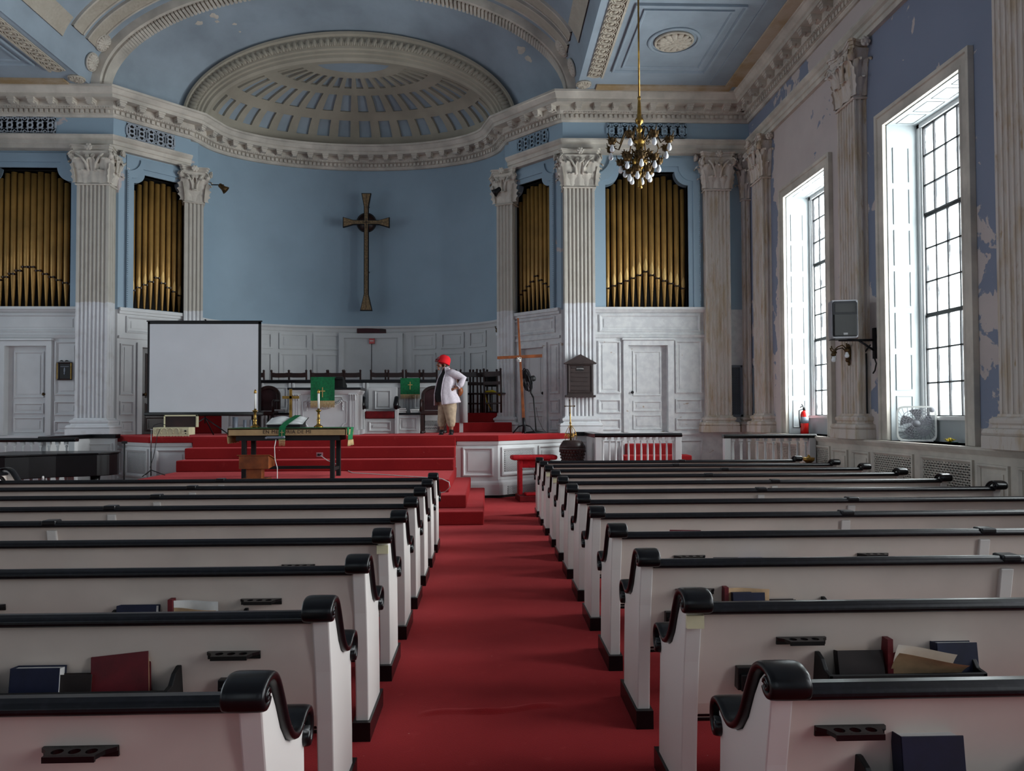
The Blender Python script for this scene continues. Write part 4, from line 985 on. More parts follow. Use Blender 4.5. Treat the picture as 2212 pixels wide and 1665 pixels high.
# ================================================================== BOOKS IN THE RACKS
def book(label, cover, page, x, y, z, w, h, t, lean=0.16, tilt=0.0, flat=False, yaw=0.0, cat='book', group='hymnals and books in the pew racks'):
    """standing: width w along X, height h, thickness t away from the viewer; page edges show at the top."""
    o = thing('hymn_book', label, cat, (x, y, z), yaw, group)
    mb = MB(); c = 0.004; T = (Ry(tilt) @ Rx(-lean)) if not flat else I4
    if flat: mb.box(-w / 2, w / 2, 0, h, 0, c); mb.box(-w / 2, w / 2, 0, h, t - c, t); mb.box(-w / 2, -w / 2 + c, 0, h, 0, t)
    else: mb.box(-w / 2, w / 2, 0, c, 0, h, 0, T); mb.box(-w / 2, w / 2, t - c, t, 0, h, 0, T); mb.box(-w / 2, -w / 2 + c, 0, t, 0, h, 0, T)
    mb.build('cover', cover, o, bevel=0.0015)
    mb = MB()
    if flat: mb.box(-w / 2 + c, w / 2 - 0.005, 0.004, h - 0.004, c, t - c)
    else: mb.box(-w / 2 + c, w / 2 - 0.006, c, t - c, 0.004, h - 0.006, 0, T)
    mb.build('pages', page, o); return o
def rbook(label, cover, page, rows, i, px0, px1, ptop, z0, t, lean=0.16, dy=-0.05, **kw):
    y = rows[i] + 0.05 + (0.84 - z0) * 0.149 + dy - t * 0.9
    a_, b_ = onY(px0, ptop, y), onY(px1, ptop, y); return book(label, cover, page, (a_.x + b_.x) / 2, y, z0, abs(b_.x - a_.x), (a_.z - z0) / cos(lean), t, lean, **kw)
Z = 0.555
rbook('thick navy hymnal standing in the rack behind the last pew by the window wall', 'navy', 'paper', ROWS_R, 0, 1955, 2092, 1598, 0.545, 0.055, 0.10)
rbook('navy hymnal with white page edges, in the rack beside the crumpled papers', 'navy', 'paper', ROWS_R, 1, 2030, 2118, 1392, Z, 0.05, 0.12)
rbook('brown hymnal with pink page edges, at the end of the rack by the crumpled papers', 'bookbrown', 'oldpaper', ROWS_R, 1, 1815, 1915, 1410, Z, 0.035, 0.2)
rbook('navy hymnal standing in front of a maroon folder', 'navy', 'paper', ROWS_R, 2, 1585, 1655, 1282, Z, 0.03, 0.1, dy=-0.075)
rbook('low brown book beside the navy hymnal and maroon folder', 'bookbrown', 'oldpaper', ROWS_R, 2, 1659, 1722, 1297, Z, 0.035, 0.12)
rbook('navy hymnal beside the stack of brown and maroon books, near the camera', 'navy', 'paper', ROWS_L, 1, 16, 124, 1447, Z, 0.05, 0.1)
rbook('brown book squeezed between the navy hymnal and the maroon songbook', 'bookbrown', 'oldpaper', ROWS_L, 1, 118, 195, 1460, Z, 0.03, 0.1)
rbook('tall maroon songbook leaning in the rack near the camera', 'maroon', 'oldpaper', ROWS_L, 1, 196, 322, 1419, Z, 0.025, 0.18, tilt=-0.10)
rbook('thick navy hymnal standing alone two pews up from the camera', 'navy', 'paper', ROWS_L, 2, 247, 334, 1311, Z, 0.045, 0.12)
rbook('low black book in front of the maroon folder with torn sheets', 'bookbrown', 'oldpaper', ROWS_L, 2, 414, 488, 1330, Z, 0.03, 0.1, dy=-0.085)
rbook('navy hymnal peeping over a pew rail, between two cup holders', 'navy', 'paper', ROWS_L, 3, 391, 458, 1231, Z, 0.04, 0.1)
rbook('pale page edges of a book just above a pew rail, beside the peeping navy hymnal', 'navy', 'paper', ROWS_L, 3, 532, 588, 1238, Z, 0.04, 0.1)
rbook('maroon folder leaning in a rack with its top just over the pew rail', 'maroon', 'oldpaper', ROWS_R, 4, 1446, 1514, 1143, Z, 0.02, 0.16, tilt=0.05)
rbook('thin blue book lying level beside the maroon folder', 'royal', 'paper', ROWS_R, 4, 1516, 1560, 1155, Z, 0.02, 0.1)
rbook('small maroon book showing over the rail far along the window side pew', 'maroon', 'oldpaper', ROWS_R, 4, 1893, 1936, 1149, Z, 0.02, 0.16)
rbook('slim pink-edged booklet showing over a rail toward the front', 'maroon', 'paper', ROWS_R, 5, 1437, 1487, 1113, Z, 0.015, 0.12)
# loose folders and papers
def folder(label, rows, i, px0, px1, ptop, z0, paper, sheets, lean=0.2):
    y = rows[i] + 0.05 + (0.84 - z0) * 0.149 - 0.045; a_, b_ = onY(px0, ptop, y), onY(px1, ptop, y); w_, h_ = b_.x - a_.x, a_.z - z0
    o = thing('paper_folder', label, 'folder', ((a_.x + b_.x) / 2, y, z0), 0, 'folders of sheet music in the pew racks')
    mb = MB(); mb.grid(lambda u, v: ((u - 0.5) * w_, 0.01 + 0.03 * v - 0.01 * sin(PI * u), v * h_ * (1 + 0.06 * u)), 8, 6, 0, True); mb.grid(lambda u, v: ((u - 0.5) * w_ - 0.0, 0.016 + 0.03 * v - 0.01 * sin(PI * u), v * h_ * (1 + 0.06 * u)), 8, 6, 0, True)
    mb.box(-w_ / 2 - 0.012, -w_ / 2 + 0.01, -0.03, 0.02, 0, h_); mb.build('cover', 'maroon', o)
    for k, (u0, u1, hh, sag, mt) in enumerate(sheets):
        mb = MB(); mb.grid(lambda u, v: ((u0 + (u1 - u0) * u - 0.5) * w_, -0.012 - 0.012 * k - 0.06 * v * v * sag + 0.012 * sin(5 * u + k), v * hh * h_ * (1 - 0.25 * sag * u) + 0.004), 10, 8, 0, True); mb.build('sheet', mt, o)
folder('open maroon folder spilling crumpled yellowed papers, in the rack by the camera', ROWS_R, 1, 1915, 2025, 1376, Z, None, ((0.05, 1.15, 0.93, 0.9, 'paper'), (0.0, 1.3, 0.80, 1.3, 'oldpaper')))
folder('maroon folder with a frayed cream sheet, behind a navy hymnal', ROWS_R, 2, 1566, 1660, 1266, Z, None, ((0.03, 0.97, 0.95, 0.1, 'oldpaper'),))
folder('maroon folder with white and torn tan sheets, standing beside a cup holder', ROWS_L, 2, 373, 480, 1292, Z, None, ((0.05, 0.96, 0.94, 0.1, 'paper'), (0.08, 0.95, 0.78, 0.35, 'oldpaper')))
# open blue books lying on the rack three pews up
for k, (p0, p1, lb, mt) in enumerate(((1552, 1606, 'blue bound book lying open with white pages, at the end of the blue pile', 'navy'), (1606, 1662, 'royal blue book lying across the pile on a pew rack', 'royal'), (1662, 1720, 'blue edged white booklet at the near end of the blue pile', 'navy'))):
    y = ROWS_R[3] - 0.06; a_, b_ = onY(p0, 1214, y), onY(p1, 1214, y)
    book(lb, mt, 'paper', (a_.x + b_.x) / 2, y, a_.z - 0.012, b_.x - a_.x, 0.12, 0.018, flat=True, yaw=0.04 * (k - 1))
# ================================================================== CHANCEL FURNITURE
def at(px, py, Y): return onY(px, py, Y)
def cloth_grid(mb, x0, x1, z0, z1, y, amp=0.006, k=9, m=0, ph=0.0): mb.grid(lambda u, v: (x0 + (x1 - x0) * u, y + amp * sin(k * u + ph + 2 * v) * (1 - v * 0.6), z0 + (z1 - z0) * v), 16, 8, m, True)
def fringe(mb, x0, x1, z0, z1, y, n=None, m=0):
    n = n or max(6, int((x1 - x0) / 0.012))
    for i in range(n):
        x = x0 + (x1 - x0) * (i + 0.5) / n; l = (z1 - z0) * (0.88 + 0.12 * random.random()); mb.tube([(x, y, z1), (x + random.uniform(-.002, .002), y - 0.003, z1 - l * 0.5), (x + random.uniform(-.004, .004), y, z1 - l)], [0.0035, 0.0045, 0.003], 5, m)
    mb.box(x0, x1, y - 0.005, y + 0.003, z1 - 0.012, z1 + 0.006, m)
def latin(mb, x, z, w, h, t, y, m=0):
    mb.box(x - t / 2, x + t / 2, y - 0.004, y, z - h * 0.62, z + h * 0.38, m); mb.box(x - w / 2, x + w / 2, y - 0.004, y, z - t / 2, z + t / 2, m)

# ---- communion table
TY = 11.95; TX0, TX1 = at(491, 925, TY).x, at(748, 925, TY).x; TZ = at(620, 925, TY).z; PL6 = 0.6
tb = thing('communion_table', 'long communion table with a carved front board and black legs, on the lower red platform', 'table', ((TX0 + TX1) / 2, TY, PL6))
cx = (TX0 + TX1) / 2; hw = (TX1 - TX0) / 2; tz = TZ - PL6
mb = MB(); mb.box(-hw, hw, 0.0, 0.66, tz - 0.025, tz); mb.box(-hw, hw, 0.0, 0.022, tz - 0.115, tz); mb.box(-hw, hw, 0.64, 0.66, tz - 0.115, tz)
for q in (-hw, hw - 0.022): mb.box(q, q + 0.022, 0, 0.66, tz - 0.115, tz)
mb.build('table_top', 'tan', tb, bevel=0.004)
mb = MB(); mb.box(-hw + 0.12, hw - 0.12, 0.05, 0.61, tz - 0.20, tz - 0.115); mb.build('apron', 'mattblack', tb)
for sx in (-1, 1):
    for yy in (0.06, 0.54): mb = MB(); mb.box(sx * (hw - 0.24) - 0.035, sx * (hw - 0.24) + 0.035, yy, yy + 0.07, 0, tz - 0.12); mb.build('leg', 'mattblack', tb, bevel=0.004)
mb = MB(); mb.box(-hw + 0.24, hw - 0.24, 0.56, 0.60, 0.12, 0.17)
for sx in (-1, 1): mb.box(sx * (hw - 0.24) - 0.02, sx * (hw - 0.24) + 0.02, 0.1, 0.58, 0.12, 0.17)
mb.build('stretcher', 'mattblack', tb)
def text(s, size, loc, rot, mt, parent, name='lettering', ext=0.001, align='CENTER'):
    c = bpy.data.curves.new(name, 'FONT'); c.body = s; c.size = size; c.extrude = ext; c.align_x = align; c.align_y = 'CENTER'; c.space_character = 1.12; c.materials.append(M[mt])
    o = bpy.data.objects.new(name, c); COL.objects.link(o); o.location = loc; o.rotation_euler = rot; o.parent = parent
    bpy.context.view_layer.update(); me = bpy.data.meshes.new_from_object(o.evaluated_get(bpy.context.evaluated_depsgraph_get())); me.name = name
    q = bpy.data.objects.new(name, me); COL.objects.link(q); q.location = loc; q.rotation_euler = rot; q.parent = parent; bpy.data.objects.remove(o); q.name = name; return q
text('EN MEMORIA DE MI', 0.080, (at(620, 932, TY).x - cx, -0.0015, tz - 0.058), (PI / 2, 0, 0), 'darkwood', tb)
rn = thing('altar_runner', 'bright green runner with gold fringe lying along the communion table', 'cloth', (cx, TY, TZ))
mb = MB(); mb.box(-hw + 0.02, hw + 0.005, 0.05, 0.60, 0.002, 0.007); mb.grid(lambda u, v: (hw + 0.006 + 0.012 * sin(9 * u + 2 * v), 0.05 + 0.55 * u, 0.004 - 0.20 * v), 14, 6, 0, True)
mb.grid(lambda u, v: (-hw - 0.006 - 0.012 * sin(9 * u + 2 * v), 0.05 + 0.55 * u, 0.004 - 0.12 * v), 14, 6, 0, True); mb.build('fabric', 'green', rn)
for sx, z1, l in ((1, -0.20, 0.10), (-1, -0.12, 0.13)):
    mb = MB()
    for i in range(46): y = 0.05 + 0.55 * (i + 0.5) / 46; mb.tube([(sx * (hw + 0.01 + 0.01 * sin(9 * i / 46 + 2)), y, z1), (sx * (hw + 0.012), y, z1 - l * random.uniform(0.85, 1.0))], 0.005, 5)
    mb.build('gold_fringe', 'fringe', rn)
# green scarf across the bible and table edge
BX = at(622, 912, TY + 0.2).x
bk = thing('open_bible', 'large open bible on a low black stand, draped with a green scarf', 'book', (at(607, 910, TY).x, TY + 0.20, TZ + 0.008))
mb = MB(); mb.prism([(-0.02, 0), (0.36, 0), (0.36, 0.16), (-0.02, 0.05)], -0.26, 0.26, 'yz'); mb.build('stand', 'mattblack', bk)
for sx in (-1, 1):
    mb = MB(); mb.grid(lambda u, v: (sx * 0.30 * u, -0.02 + 0.37 * v, 0.055 + 0.105 * v + 0.028 * sin(PI * min(1, u * 1.15)) ** 0.7), 12, 4, 0, True)
    mb.grid(lambda u, v: (sx * 0.30 * u, -0.02 + 0.0, 0.05 + (0.005 + 0.028 * sin(PI * min(1, u * 1.15)) ** 0.7) * v), 12, 2, 0, True); mb.build('pages', 'paper', bk)
mb = MB(); mb.prism([(-0.03, 0.045), (0.37, 0.158), (0.37, 0.164), (-0.03, 0.051)], -0.31, 0.31, 'yz'); mb.build('cover', 'bookbrown', bk)
sc = thing('green_scarf', 'narrow green scarf with a gold cross, hanging from the open bible over the table front', 'cloth', (bk.location.x + 0.0, TY, TZ))
mb = MB(); pts = [(0.13, 0.57, 0.20), (0.09, 0.40, 0.150), (0.06, 0.22, 0.098), (0.045, 0.155, 0.075), (0.03, 0.05, 0.03), (0.025, -0.004, 0.010), (0.02, -0.016, -0.06), (0.02, -0.016, -0.13), (0.02, -0.014, -0.20)]
mb.add([(p[0] + sx * (0.052 if i > 3 else 0.055), p[1], p[2] + 0.012) for i, p in enumerate(pts) for sx in (-1, 1)], [(2 * i, 2 * i + 1, 2 * i + 3, 2 * i + 2) for i in range(len(pts) - 1)], 0, True); mb.build('fabric', 'green', sc)
mb = MB(); latin(mb, 0.02, -0.065, 0.06, 0.10, 0.009, -0.020); mb.build('embroidered_cross', 'fringe', sc)
mb = MB(); fringe(mb, -0.032, 0.072, -0.29, -0.185, -0.015); mb.build('gold_fringe', 'fringe', sc)
def candle(label, px, Y=TY + 0.3):
    o = thing('candlestick', label, 'candlestick', (at(px, 921, Y).x, Y, TZ + 0.007), 0, 'altar candlesticks'); h = at(px, 842, Y).z - TZ
    mb = MB(); mb.lathe([(0.075, 0), (0.075, 0.015), (0.062, 0.03), (0.04, 0.04), (0.028, 0.06), (0.024, 0.10), (0.034, 0.13), (0.022, 0.14), (0.02, 0.25), (0.03, 0.262), (0.045, 0.275), (0.05, 0.285), (0.02, 0.29), (0.018, 0.315), (0.0, 0.315)], 20)
    mb.build('holder', 'brass', o)
    mb = MB(); mb.lathe([(0.018, 0.30), (0.018, h - 0.06), (0.012, h - 0.055)], 14); mb.build('candle', 'candle', o)
    mb = MB(); mb.lathe([(0.019, h - 0.065), (0.024, h - 0.06), (0.02, h - 0.03), (0.011, h - 0.005), (0.004, h)], 14); mb.build('follower', 'brass', o)
candle('brass candlestick with a white candle, standing before the projection screen', 551); candle('brass candlestick with a white candle, standing before the green pulpit cloth', 688)
o = thing('altar_cross', 'plain gold cross standing on the communion table behind the open bible', 'cross', (at(628, 870, TY + 0.57).x, TY + 0.57, TZ + 0.007)); h = at(628, 841, TY + 0.57).z - TZ
mb = MB(); mb.box(-0.022, 0.022, -0.012, 0.012, 0.05, h); mb.box(-0.14, 0.14, -0.012, 0.012, h - 0.165, h - 0.118); mb.build('cross', 'brass', o, bevel=0.002)
mb = MB(); mb.box(-0.10, 0.10, -0.045, 0.045, 0, 0.025); mb.box(-0.06, 0.06, -0.035, 0.035, 0.025, 0.05); mb.build('base', 'brass', o, bevel=0.003)

# ---- small wooden lectern, thin music stand, cords and outlet on the lower platform
Y = 11.72; a_, b_ = at(516, 985, Y), at(580, 985, Y)
o = thing('small_lectern', 'small orange-brown wooden lectern with a boxed top, before the communion table', 'lectern', ((a_.x + b_.x) / 2, Y, PL6)); hw2 = (b_.x - a_.x) / 2; z1 = a_.z - PL6; z0 = at(540, 1013, Y).z - PL6
mb = MB(); mb.prism([(0, z0), (0, z1), (0.02, z1 + 0.02), (0.34, z0 + 0.12), (0.34, z0 + 0.03)], -hw2, hw2, 'yz'); mb.prism([(-0.015, z1 + 0.005), (-0.015, z1 + 0.02), (0.35, z0 + 0.14), (0.35, z0 + 0.125)], -hw2 - 0.03, hw2 + 0.03, 'yz'); mb.build('top', 'oak', o, bevel=0.004)
mb = MB(); mb.box(-0.13, 0.11, 0.04, 0.20, 0, z0); mb.build('pedestal', 'oak', o, bevel=0.004)
mb = MB(); mb.box(-0.2, 0.2, 0.0, 0.28, 0, 0.03); mb.build('base', 'oak', o, bevel=0.004)
Y = 11.62; p0 = at(599, 1040, Y); o = thing('slim_stand', 'thin pale stand with a narrow tray, in front of the table lettering', 'stand', (p0.x, Y, PL6)); q = lambda px, py: (lambda v: (v.x - p0.x, 0, v.z - PL6))(at(px, py, Y))
mb = MB(); mb.tube([(0, 0, 0.01), q(599, 1040), q(599, 1010), q(594, 992), q(593, 965), q(596, 949)], 0.006, 8); mb.lathe([(0.13, 0), (0.13, 0.012), (0.02, 0.02)], 20); mb.build('pole', 'candle', o)
mb = MB(); t0, t1 = q(576, 945), q(614, 944); mb.box(t0[0], t1[0], -0.04, 0.04, t0[2] - 0.016, t0[2] + 0.018); mb.ball((t1[0], -0.03, t1[2]), 0.022); mb.ball((t0[0], -0.03, t0[2] - 0.005), 0.018); mb.build('tray', 'greymetal', o, bevel=0.008)
o = thing('wall_outlet', 'small pinkish electric outlet on the carpeted riser under the table', 'outlet', (at(690, 982, 13.5).x, 13.515, at(690, 982, 13.5).z))
mb = MB(); mb.box(-0.06, 0.06, -0.008, 0.0, -0.04, 0.04); mb.build('plate', 'skin' if False else paint('pinkish_plastic', (170, 120, 128), 0.5), o, bevel=0.003)
mb = MB(); mb.box(-0.03, 0.0, -0.03, -0.008, -0.018, 0.018); mb.box(0.012, 0.032, -0.02, -0.008, -0.014, 0.014); mb.build('plug', 'mattblack', o)
pl = [onZ(x, y, 0.606) for x, y in ((742, 1012), (762, 1021), (800, 1023), (860, 1027), (920, 1031), (955, 1034), (970, 1041), (972, 1052))]
ou = Vector((at(693, 984, 13.46).x, 13.47, at(693, 984, 13.46).z)); mid = at(722, 1000, 12.7)
mb = MB(); mb.tube([ou, ou.lerp(mid, 0.5) - Vector((0, 0, 0.02)), mid, Vector((pl[0].x, pl[0].y, 0.608))] + pl[1:] + [onZ(962, 1062, 0.43), onZ(945, 1066, 0.41)], 0.007, 6)
tag(mb.build('extension_cord', 'candle'), 'white cord trailing from the riser outlet across the red platform', 'cord')
Y = 12.75; p0 = at(326, 1030, Y)
o = thing('microphone_stand', 'thin microphone stand bending toward the cream cabinet', 'stand', (p0.x, Y, PL6)); q = lambda px, py, dy=0: (lambda v: (v.x - p0.x, dy, v.z - PL6))(at(px, py, Y))
mb = MB(); mb.tube([(0, 0, 0.0), q(326, 1005), q(326, 975)], 0.011, 8); mb.build('lower_tube', 'mattblack', o)
mb = MB(); mb.tube([q(326, 975), q(327, 928)], 0.008, 8); mb.ball(q(327, 928), 0.018); mb.build('upper_tube', 'metal', o)
mb = MB(); mb.tube([q(327, 928), q(333, 918), q(347, 914), q(358, 920, 0.1)], 0.006, 8)
for an in (0.3, 2.4, 4.5): mb.tube([(0, 0, 0.10), (0.22 * cos(an), 0.22 * sin(an), 0.006)], 0.008, 6)
mb.tube([q(345, 926, 0.02), q(340, 940), q(332, 985), q(324, 1010)], 0.005, 6); mb.build('boom', 'mattblack', o)
Y = 12.45; p0 = at(268, 1042, Y); o = thing('music_stand', 'black music stand folded thin, next to the tail of the piano', 'stand', (p0.x, Y, 0.0 if p0.x < -6.25 else 0.2)); zt = at(268, 980, Y).z
mb = MB(); mb.tube([(0, 0, 0.02), (0, 0, zt)], 0.014, 8); mb.build('post', 'mattblack', o)
mb = MB(); mb.box(-0.04, 0.04, -0.02, 0.02, zt - 0.03, zt + 0.01); mb.build('head', 'mattblack', o)
for an in (0.5, 2.6, 4.7): mb = MB(); mb.tube([(0, 0, 0.16), (0.25 * cos(an), 0.25 * sin(an), 0.01)], 0.009, 6); mb.build('leg', 'mattblack', o)

# ---- cream cabinet with an open lid on the platform edge
Y = 14.45; a_, b_ = at(330, 948, Y), at(408, 948, Y); o = thing('cream_cabinet', 'cream wooden cabinet with arched front and raised brown-lined lid, under the projection screen', 'cabinet', ((a_.x + b_.x) / 2, Y, PZ)); hw3 = (b_.x - a_.x) / 2; H = at(370, 923, Y).z - PZ
mb = MB(); mb.box(-hw3, hw3, 0, 0.3, 0.03, H)
mb.prism([(-hw3, 0.03)] + [(-hw3 + 2 * hw3 * i / 24, 0.03 - 0.028 * abs(sin(i * PI / 4)) if i % 4 else 0.0) for i in range(25)] + [(hw3, 0.03)], 0, 0.02, 'xz'); mb.build('body', 'ivory', o, bevel=0.004)
mb = MB()
for k in range(4):
    x = -hw3 + 0.10 + k * (2 * hw3 - 0.30) / 3.4; w_ = 0.055
    mb.tube([(x - w_, -0.004, 0.05), (x - w_, -0.004, H * 0.6)] + [(x - w_ * cos(PI * i / 8), -0.004, H * 0.6 + w_ * sin(PI * i / 8)) for i in range(9)] + [(x + w_, -0.004, H * 0.6), (x + w_, -0.004, 0.05)], 0.010, 6)
mb.build('arch_moulding', 'ivory', o)
mb = MB(); mb.box(hw3 - 0.13, hw3 - 0.01, -0.008, 0, 0.05, H - 0.02); mb.build('side_panel', 'ivory', o, bevel=0.003)
mb = MB(); mb.lathe([(0.016, 0), (0.02, 0.02), (0.012, 0.03)], 12, T=Tl(hw3 - 0.06, -0.008, H - 0.07) @ Rx(PI / 2)); mb.box(hw3 - 0.07, hw3 - 0.05, -0.012, -0.006, H - 0.13, H - 0.11); mb.build('knob', 'mattblack', o)
LZ = at(370, 896, Y).z - PZ; mb = MB(); mb.box(-hw3 + 0.12, hw3 + 0.05, 0.26, 0.28, H, LZ); mb.build('lid_lining', 'crimson' if False else 'darkwood', o)
mb = MB(); mb.box(-hw3 + 0.10, hw3 + 0.07, 0.24, 0.30, LZ - 0.03, LZ); mb.box(-hw3 + 0.10, -hw3 + 0.125, 0.24, 0.30, H, LZ); mb.box(hw3 + 0.035, hw3 + 0.07, 0.24, 0.30, H, LZ); mb.build('lid_frame', 'ivory', o, bevel=0.003)

# ---- projection screen on its tripod
Y = 14.75; a_, b_, c_, d_ = at(319, 695, Y), at(566, 697, Y), at(318, 893, Y), at(562, 892, Y)
sx0, sx1 = (a_.x + c_.x) / 2, (b_.x + d_.x) / 2; zt, zb_ = a_.z, c_.z
o = thing('projection_screen', 'large blank white projection screen with black border on a tripod', 'screen', ((sx0 + sx1) / 2, Y, PZ)); hs = (sx1 - sx0) / 2
mb = MB(); mb.box(-hs + 0.035, hs - 0.05, -0.002, 0.002, zb_ - PZ + 0.02, zt - PZ - 0.035); mb.build('screen_fabric', 'screen', o)
mb = MB(); mb.box(-hs, -hs + 0.04, -0.003, 0.003, zb_ - PZ, zt - PZ); mb.box(hs - 0.055, hs, -0.003, 0.003, zb_ - PZ, zt - PZ); mb.box(-hs, hs, -0.003, 0.003, zt - PZ - 0.045, zt - PZ); mb.build('border', 'mattblack', o)
mb = MB(); mb.box(-hs - 0.02, hs + 0.02, -0.012, 0.012, zt - PZ, zt - PZ + 0.025); mb.build('top_slat', 'mattblack', o, bevel=0.004)
mb = MB(); mb.tube([(-hs - 0.04, 0, zb_ - PZ - 0.015), (hs + 0.04, 0, zb_ - PZ - 0.015)], 0.04, 14); mb.build('roller_case', 'mattblack', o)
mb = MB(); mb.tube([(0, 0.05, 0.25), (0, 0.05, zt - PZ + 0.05)], 0.013, 8); mb.tube([(0, 0.05, zt - PZ + 0.05), (0, 0.0, zt - PZ + 0.04)], 0.01, 8); mb.build('pole', 'mattblack', o)
for an in (-0.25, PI + 0.35, PI / 2): mb = MB(); mb.tube([(0, 0.05, 0.36), (0.55 * cos(an), 0.05 + 0.45 * sin(an), 0.012)], 0.012, 8); mb.build('leg', 'iron', o)

# ---- parapet of the choir with its black rail
PY = 16.45; px0, px1 = mx(-1, 2.75), at(1000, 850, PY).x; RZ_ = at(780, 820, PY).z
o = thing('choir_parapet', 'panelled white parapet with a black top rail in front of the choir chairs', 'parapet', (px0, PY, PZ)); L = px1 - px0; H = RZ_ - PZ
mb = MB(); mb.box(0, L, 0, 0.10, 0, H - 0.07)
x = 0.1
for w_ in (0.72, 0.55, 0.55, 0.85, 0.85, 0.72, 0.62):
    if x + w_ > L - 0.05: break
    panel(mb, x + 0.04, x + w_ - 0.04, 0.12, 0.42, 0.035, 0.022); panel(mb, x + 0.04, x + w_ - 0.04, 0.52, H - 0.16, 0.035, 0.022); mb.box(x + w_ - 0.012, x + w_ + 0.03, -0.03, 0, 0, H - 0.07); mb.box(x + w_ + 0.07, x + w_ + 0.11, -0.03, 0, 0, H - 0.07); x += w_ + 0.12
mb.build('panelling', 'white', o, bevel=0.003)
mb = MB(); mb.box(-0.04, L + 0.05, -0.05, 0.17, H - 0.07, H); mb.build('top_rail', 'black', o, bevel=0.015)
nx = at(1002, 850, PY - 0.05).x; nb = 1.44
mb = MB(); mb.lathe([(0.085, nb), (0.085, RZ_ - 0.04), (0.06, RZ_ - 0.03)], 24, (nx - px0, 0.0, -PZ)); mb.build('newel_post', 'white', o)
mb = MB(); mb.lathe([(0.09, RZ_ - 0.04), (0.095, RZ_ - 0.02), (0.09, RZ_ + 0.02)], 24, (nx - px0, 0.0, -PZ)); mb.tube([(nx - px0 + 0.01, 0, RZ_ - PZ), (nx - px0 + 0.01, 0, RZ_ - PZ + 0.06)], 0.025, 10); mb.build('newel_cap', 'iron', o)
mb = MB(); v0, v1 = at(914, 925, PY).x - px0, at(943, 925, PY).x - px0; zv0, zv1 = 0.08, 0.26
mb.box(v0, v1, -0.012, 0, zv0, zv1, 1); lattice(mb, v1 - v0, zv1 - zv0, 0.04, 0.014, -0.008, 0, Tl(v0, -0.013, zv0)); frame(mb, v0 - 0.03, v1 + 0.03, zv0 - 0.03, zv1 + 0.03, 0.03, 0.018); mb.build('vent_panel', ['white', 'void'], o)
# green banner on the parapet
bx0, bx1 = at(865, 840, PY - 0.06).x, at(907, 840, PY - 0.06).x; bz0, bz1 = at(885, 852, PY - 0.06).z, at(885, 817, PY - 0.06).z; fz = at(885, 862, PY - 0.06).z
o = thing('green_banner', 'green fringed banner with gold cross on the parapet, beside the throne chair', 'banner', ((bx0 + bx1) / 2, PY - 0.062, bz0)); hb_ = (bx1 - bx0) / 2
mb = MB(); cloth_grid(mb, -hb_, hb_, 0, bz1 - bz0, 0, 0.004, 8); mb.box(-hb_, hb_, 0, 0.14, bz1 - bz0, bz1 - bz0 + 0.006); mb.build('fabric', 'green', o)
mb = MB(); latin(mb, 0, (bz1 - bz0) * 0.60, 0.10, 0.17, 0.014, -0.006); mb.build('embroidered_cross', 'pipelip', o)
mb = MB(); fringe(mb, -hb_, hb_, fz - bz0, 0.0, -0.002); mb.build('gold_fringe', 'fringe', o)
# ---- choir chairs (back to back with the wall, seen over the rail)
def choir_chair(label, x, y, rz=PI, z=1.66):
    o = thing('choir_chair', label, 'chair', (x, y, z), rz, 'dark wooden choir chairs')
    for sx in (-1, 1):
        mb = MB(); mb.tube([(sx * 0.20, 0.20, 0), (sx * 0.20, 0.20, 0.45), (sx * 0.20, 0.24, 0.98)], 0.022, 8); mb.ball((sx * 0.20, 0.24, 0.985), 0.028, 8, 6); mb.build('leg', 'darkwood', o)
        mb = MB(); mb.tube([(sx * 0.19, -0.20, 0), (sx * 0.19, -0.20, 0.44)], 0.02, 8); mb.build('leg', 'darkwood', o)
    mb = MB(); mb.box(-0.22, 0.22, -0.22, 0.22, 0.43, 0.46); mb.build('seat', 'darkwood', o, bevel=0.01)
    mb = MB(); T = Tl(0, 0.225, 0)
    mb.prism([(-0.20, 0.84), (-0.20, 0.95), (-0.1, 0.935), (0.1, 0.935), (0.20, 0.95), (0.20, 0.84), (0.1, 0.83), (-0.1, 0.83)], 0.0, 0.022, 'xz', 0, T); mb.prism([(-0.2, 0.64), (-0.2, 0.71), (0.2, 0.71), (0.2, 0.64)], -0.01, 0.012, 'xz', 0, T); mb.build('backrest', 'darkwood', o)
    mb = MB(); mb.box(-0.19, 0.19, -0.21, -0.19, 0.2, 0.23); mb.box(-0.19, 0.19, 0.19, 0.21, 0.2, 0.23); mb.build('stretcher', 'darkwood', o); return o
c0 = choir_chair('dark wooden choir chair half hidden by the projection screen', at(555, 815, 17.2).x, 17.3)
bpy.context.view_layer.update()
rows_c = [(609, 'two chairs along from the projection screen'), (646, 'third along from the projection screen'), (693, 'directly behind the green pulpit cloth'), (728, 'behind the slanted black bible desk'), (762, 'under the door seam side of the double door'), (822, 'below the red alarm box'), (853, 'just before the green banner'), (897, 'directly above the green banner'), (926, 'behind the dark throne chair'), (1004, 'behind the white newel post'), (1034, 'beside the upright black board')]
for px, lb in rows_c:
    c = copy_tree(c0); yy = 17.3; c.location.x = at(px, 815, yy - 0.1).x; c.location.y = yy; c['label'] = 'dark wooden choir chair ' + lb
for px, dy, lb in ((1020, -0.22, 'in the dark cluster right of the steps, lower back rail showing'), (1062, -0.15, 'in front of the black board by the corner pilaster'), (1070, -0.5, 'tucked against the apse panelling beside the pilaster')):
    c = copy_tree(c0); yy = 17.35 + dy; c.location = (at(px, 840, yy).x, yy, 1.66); c.rotation_euler.z = PI * 0.9; c['label'] = 'dark wooden choir chair ' + lb.replace('right of', 'over')
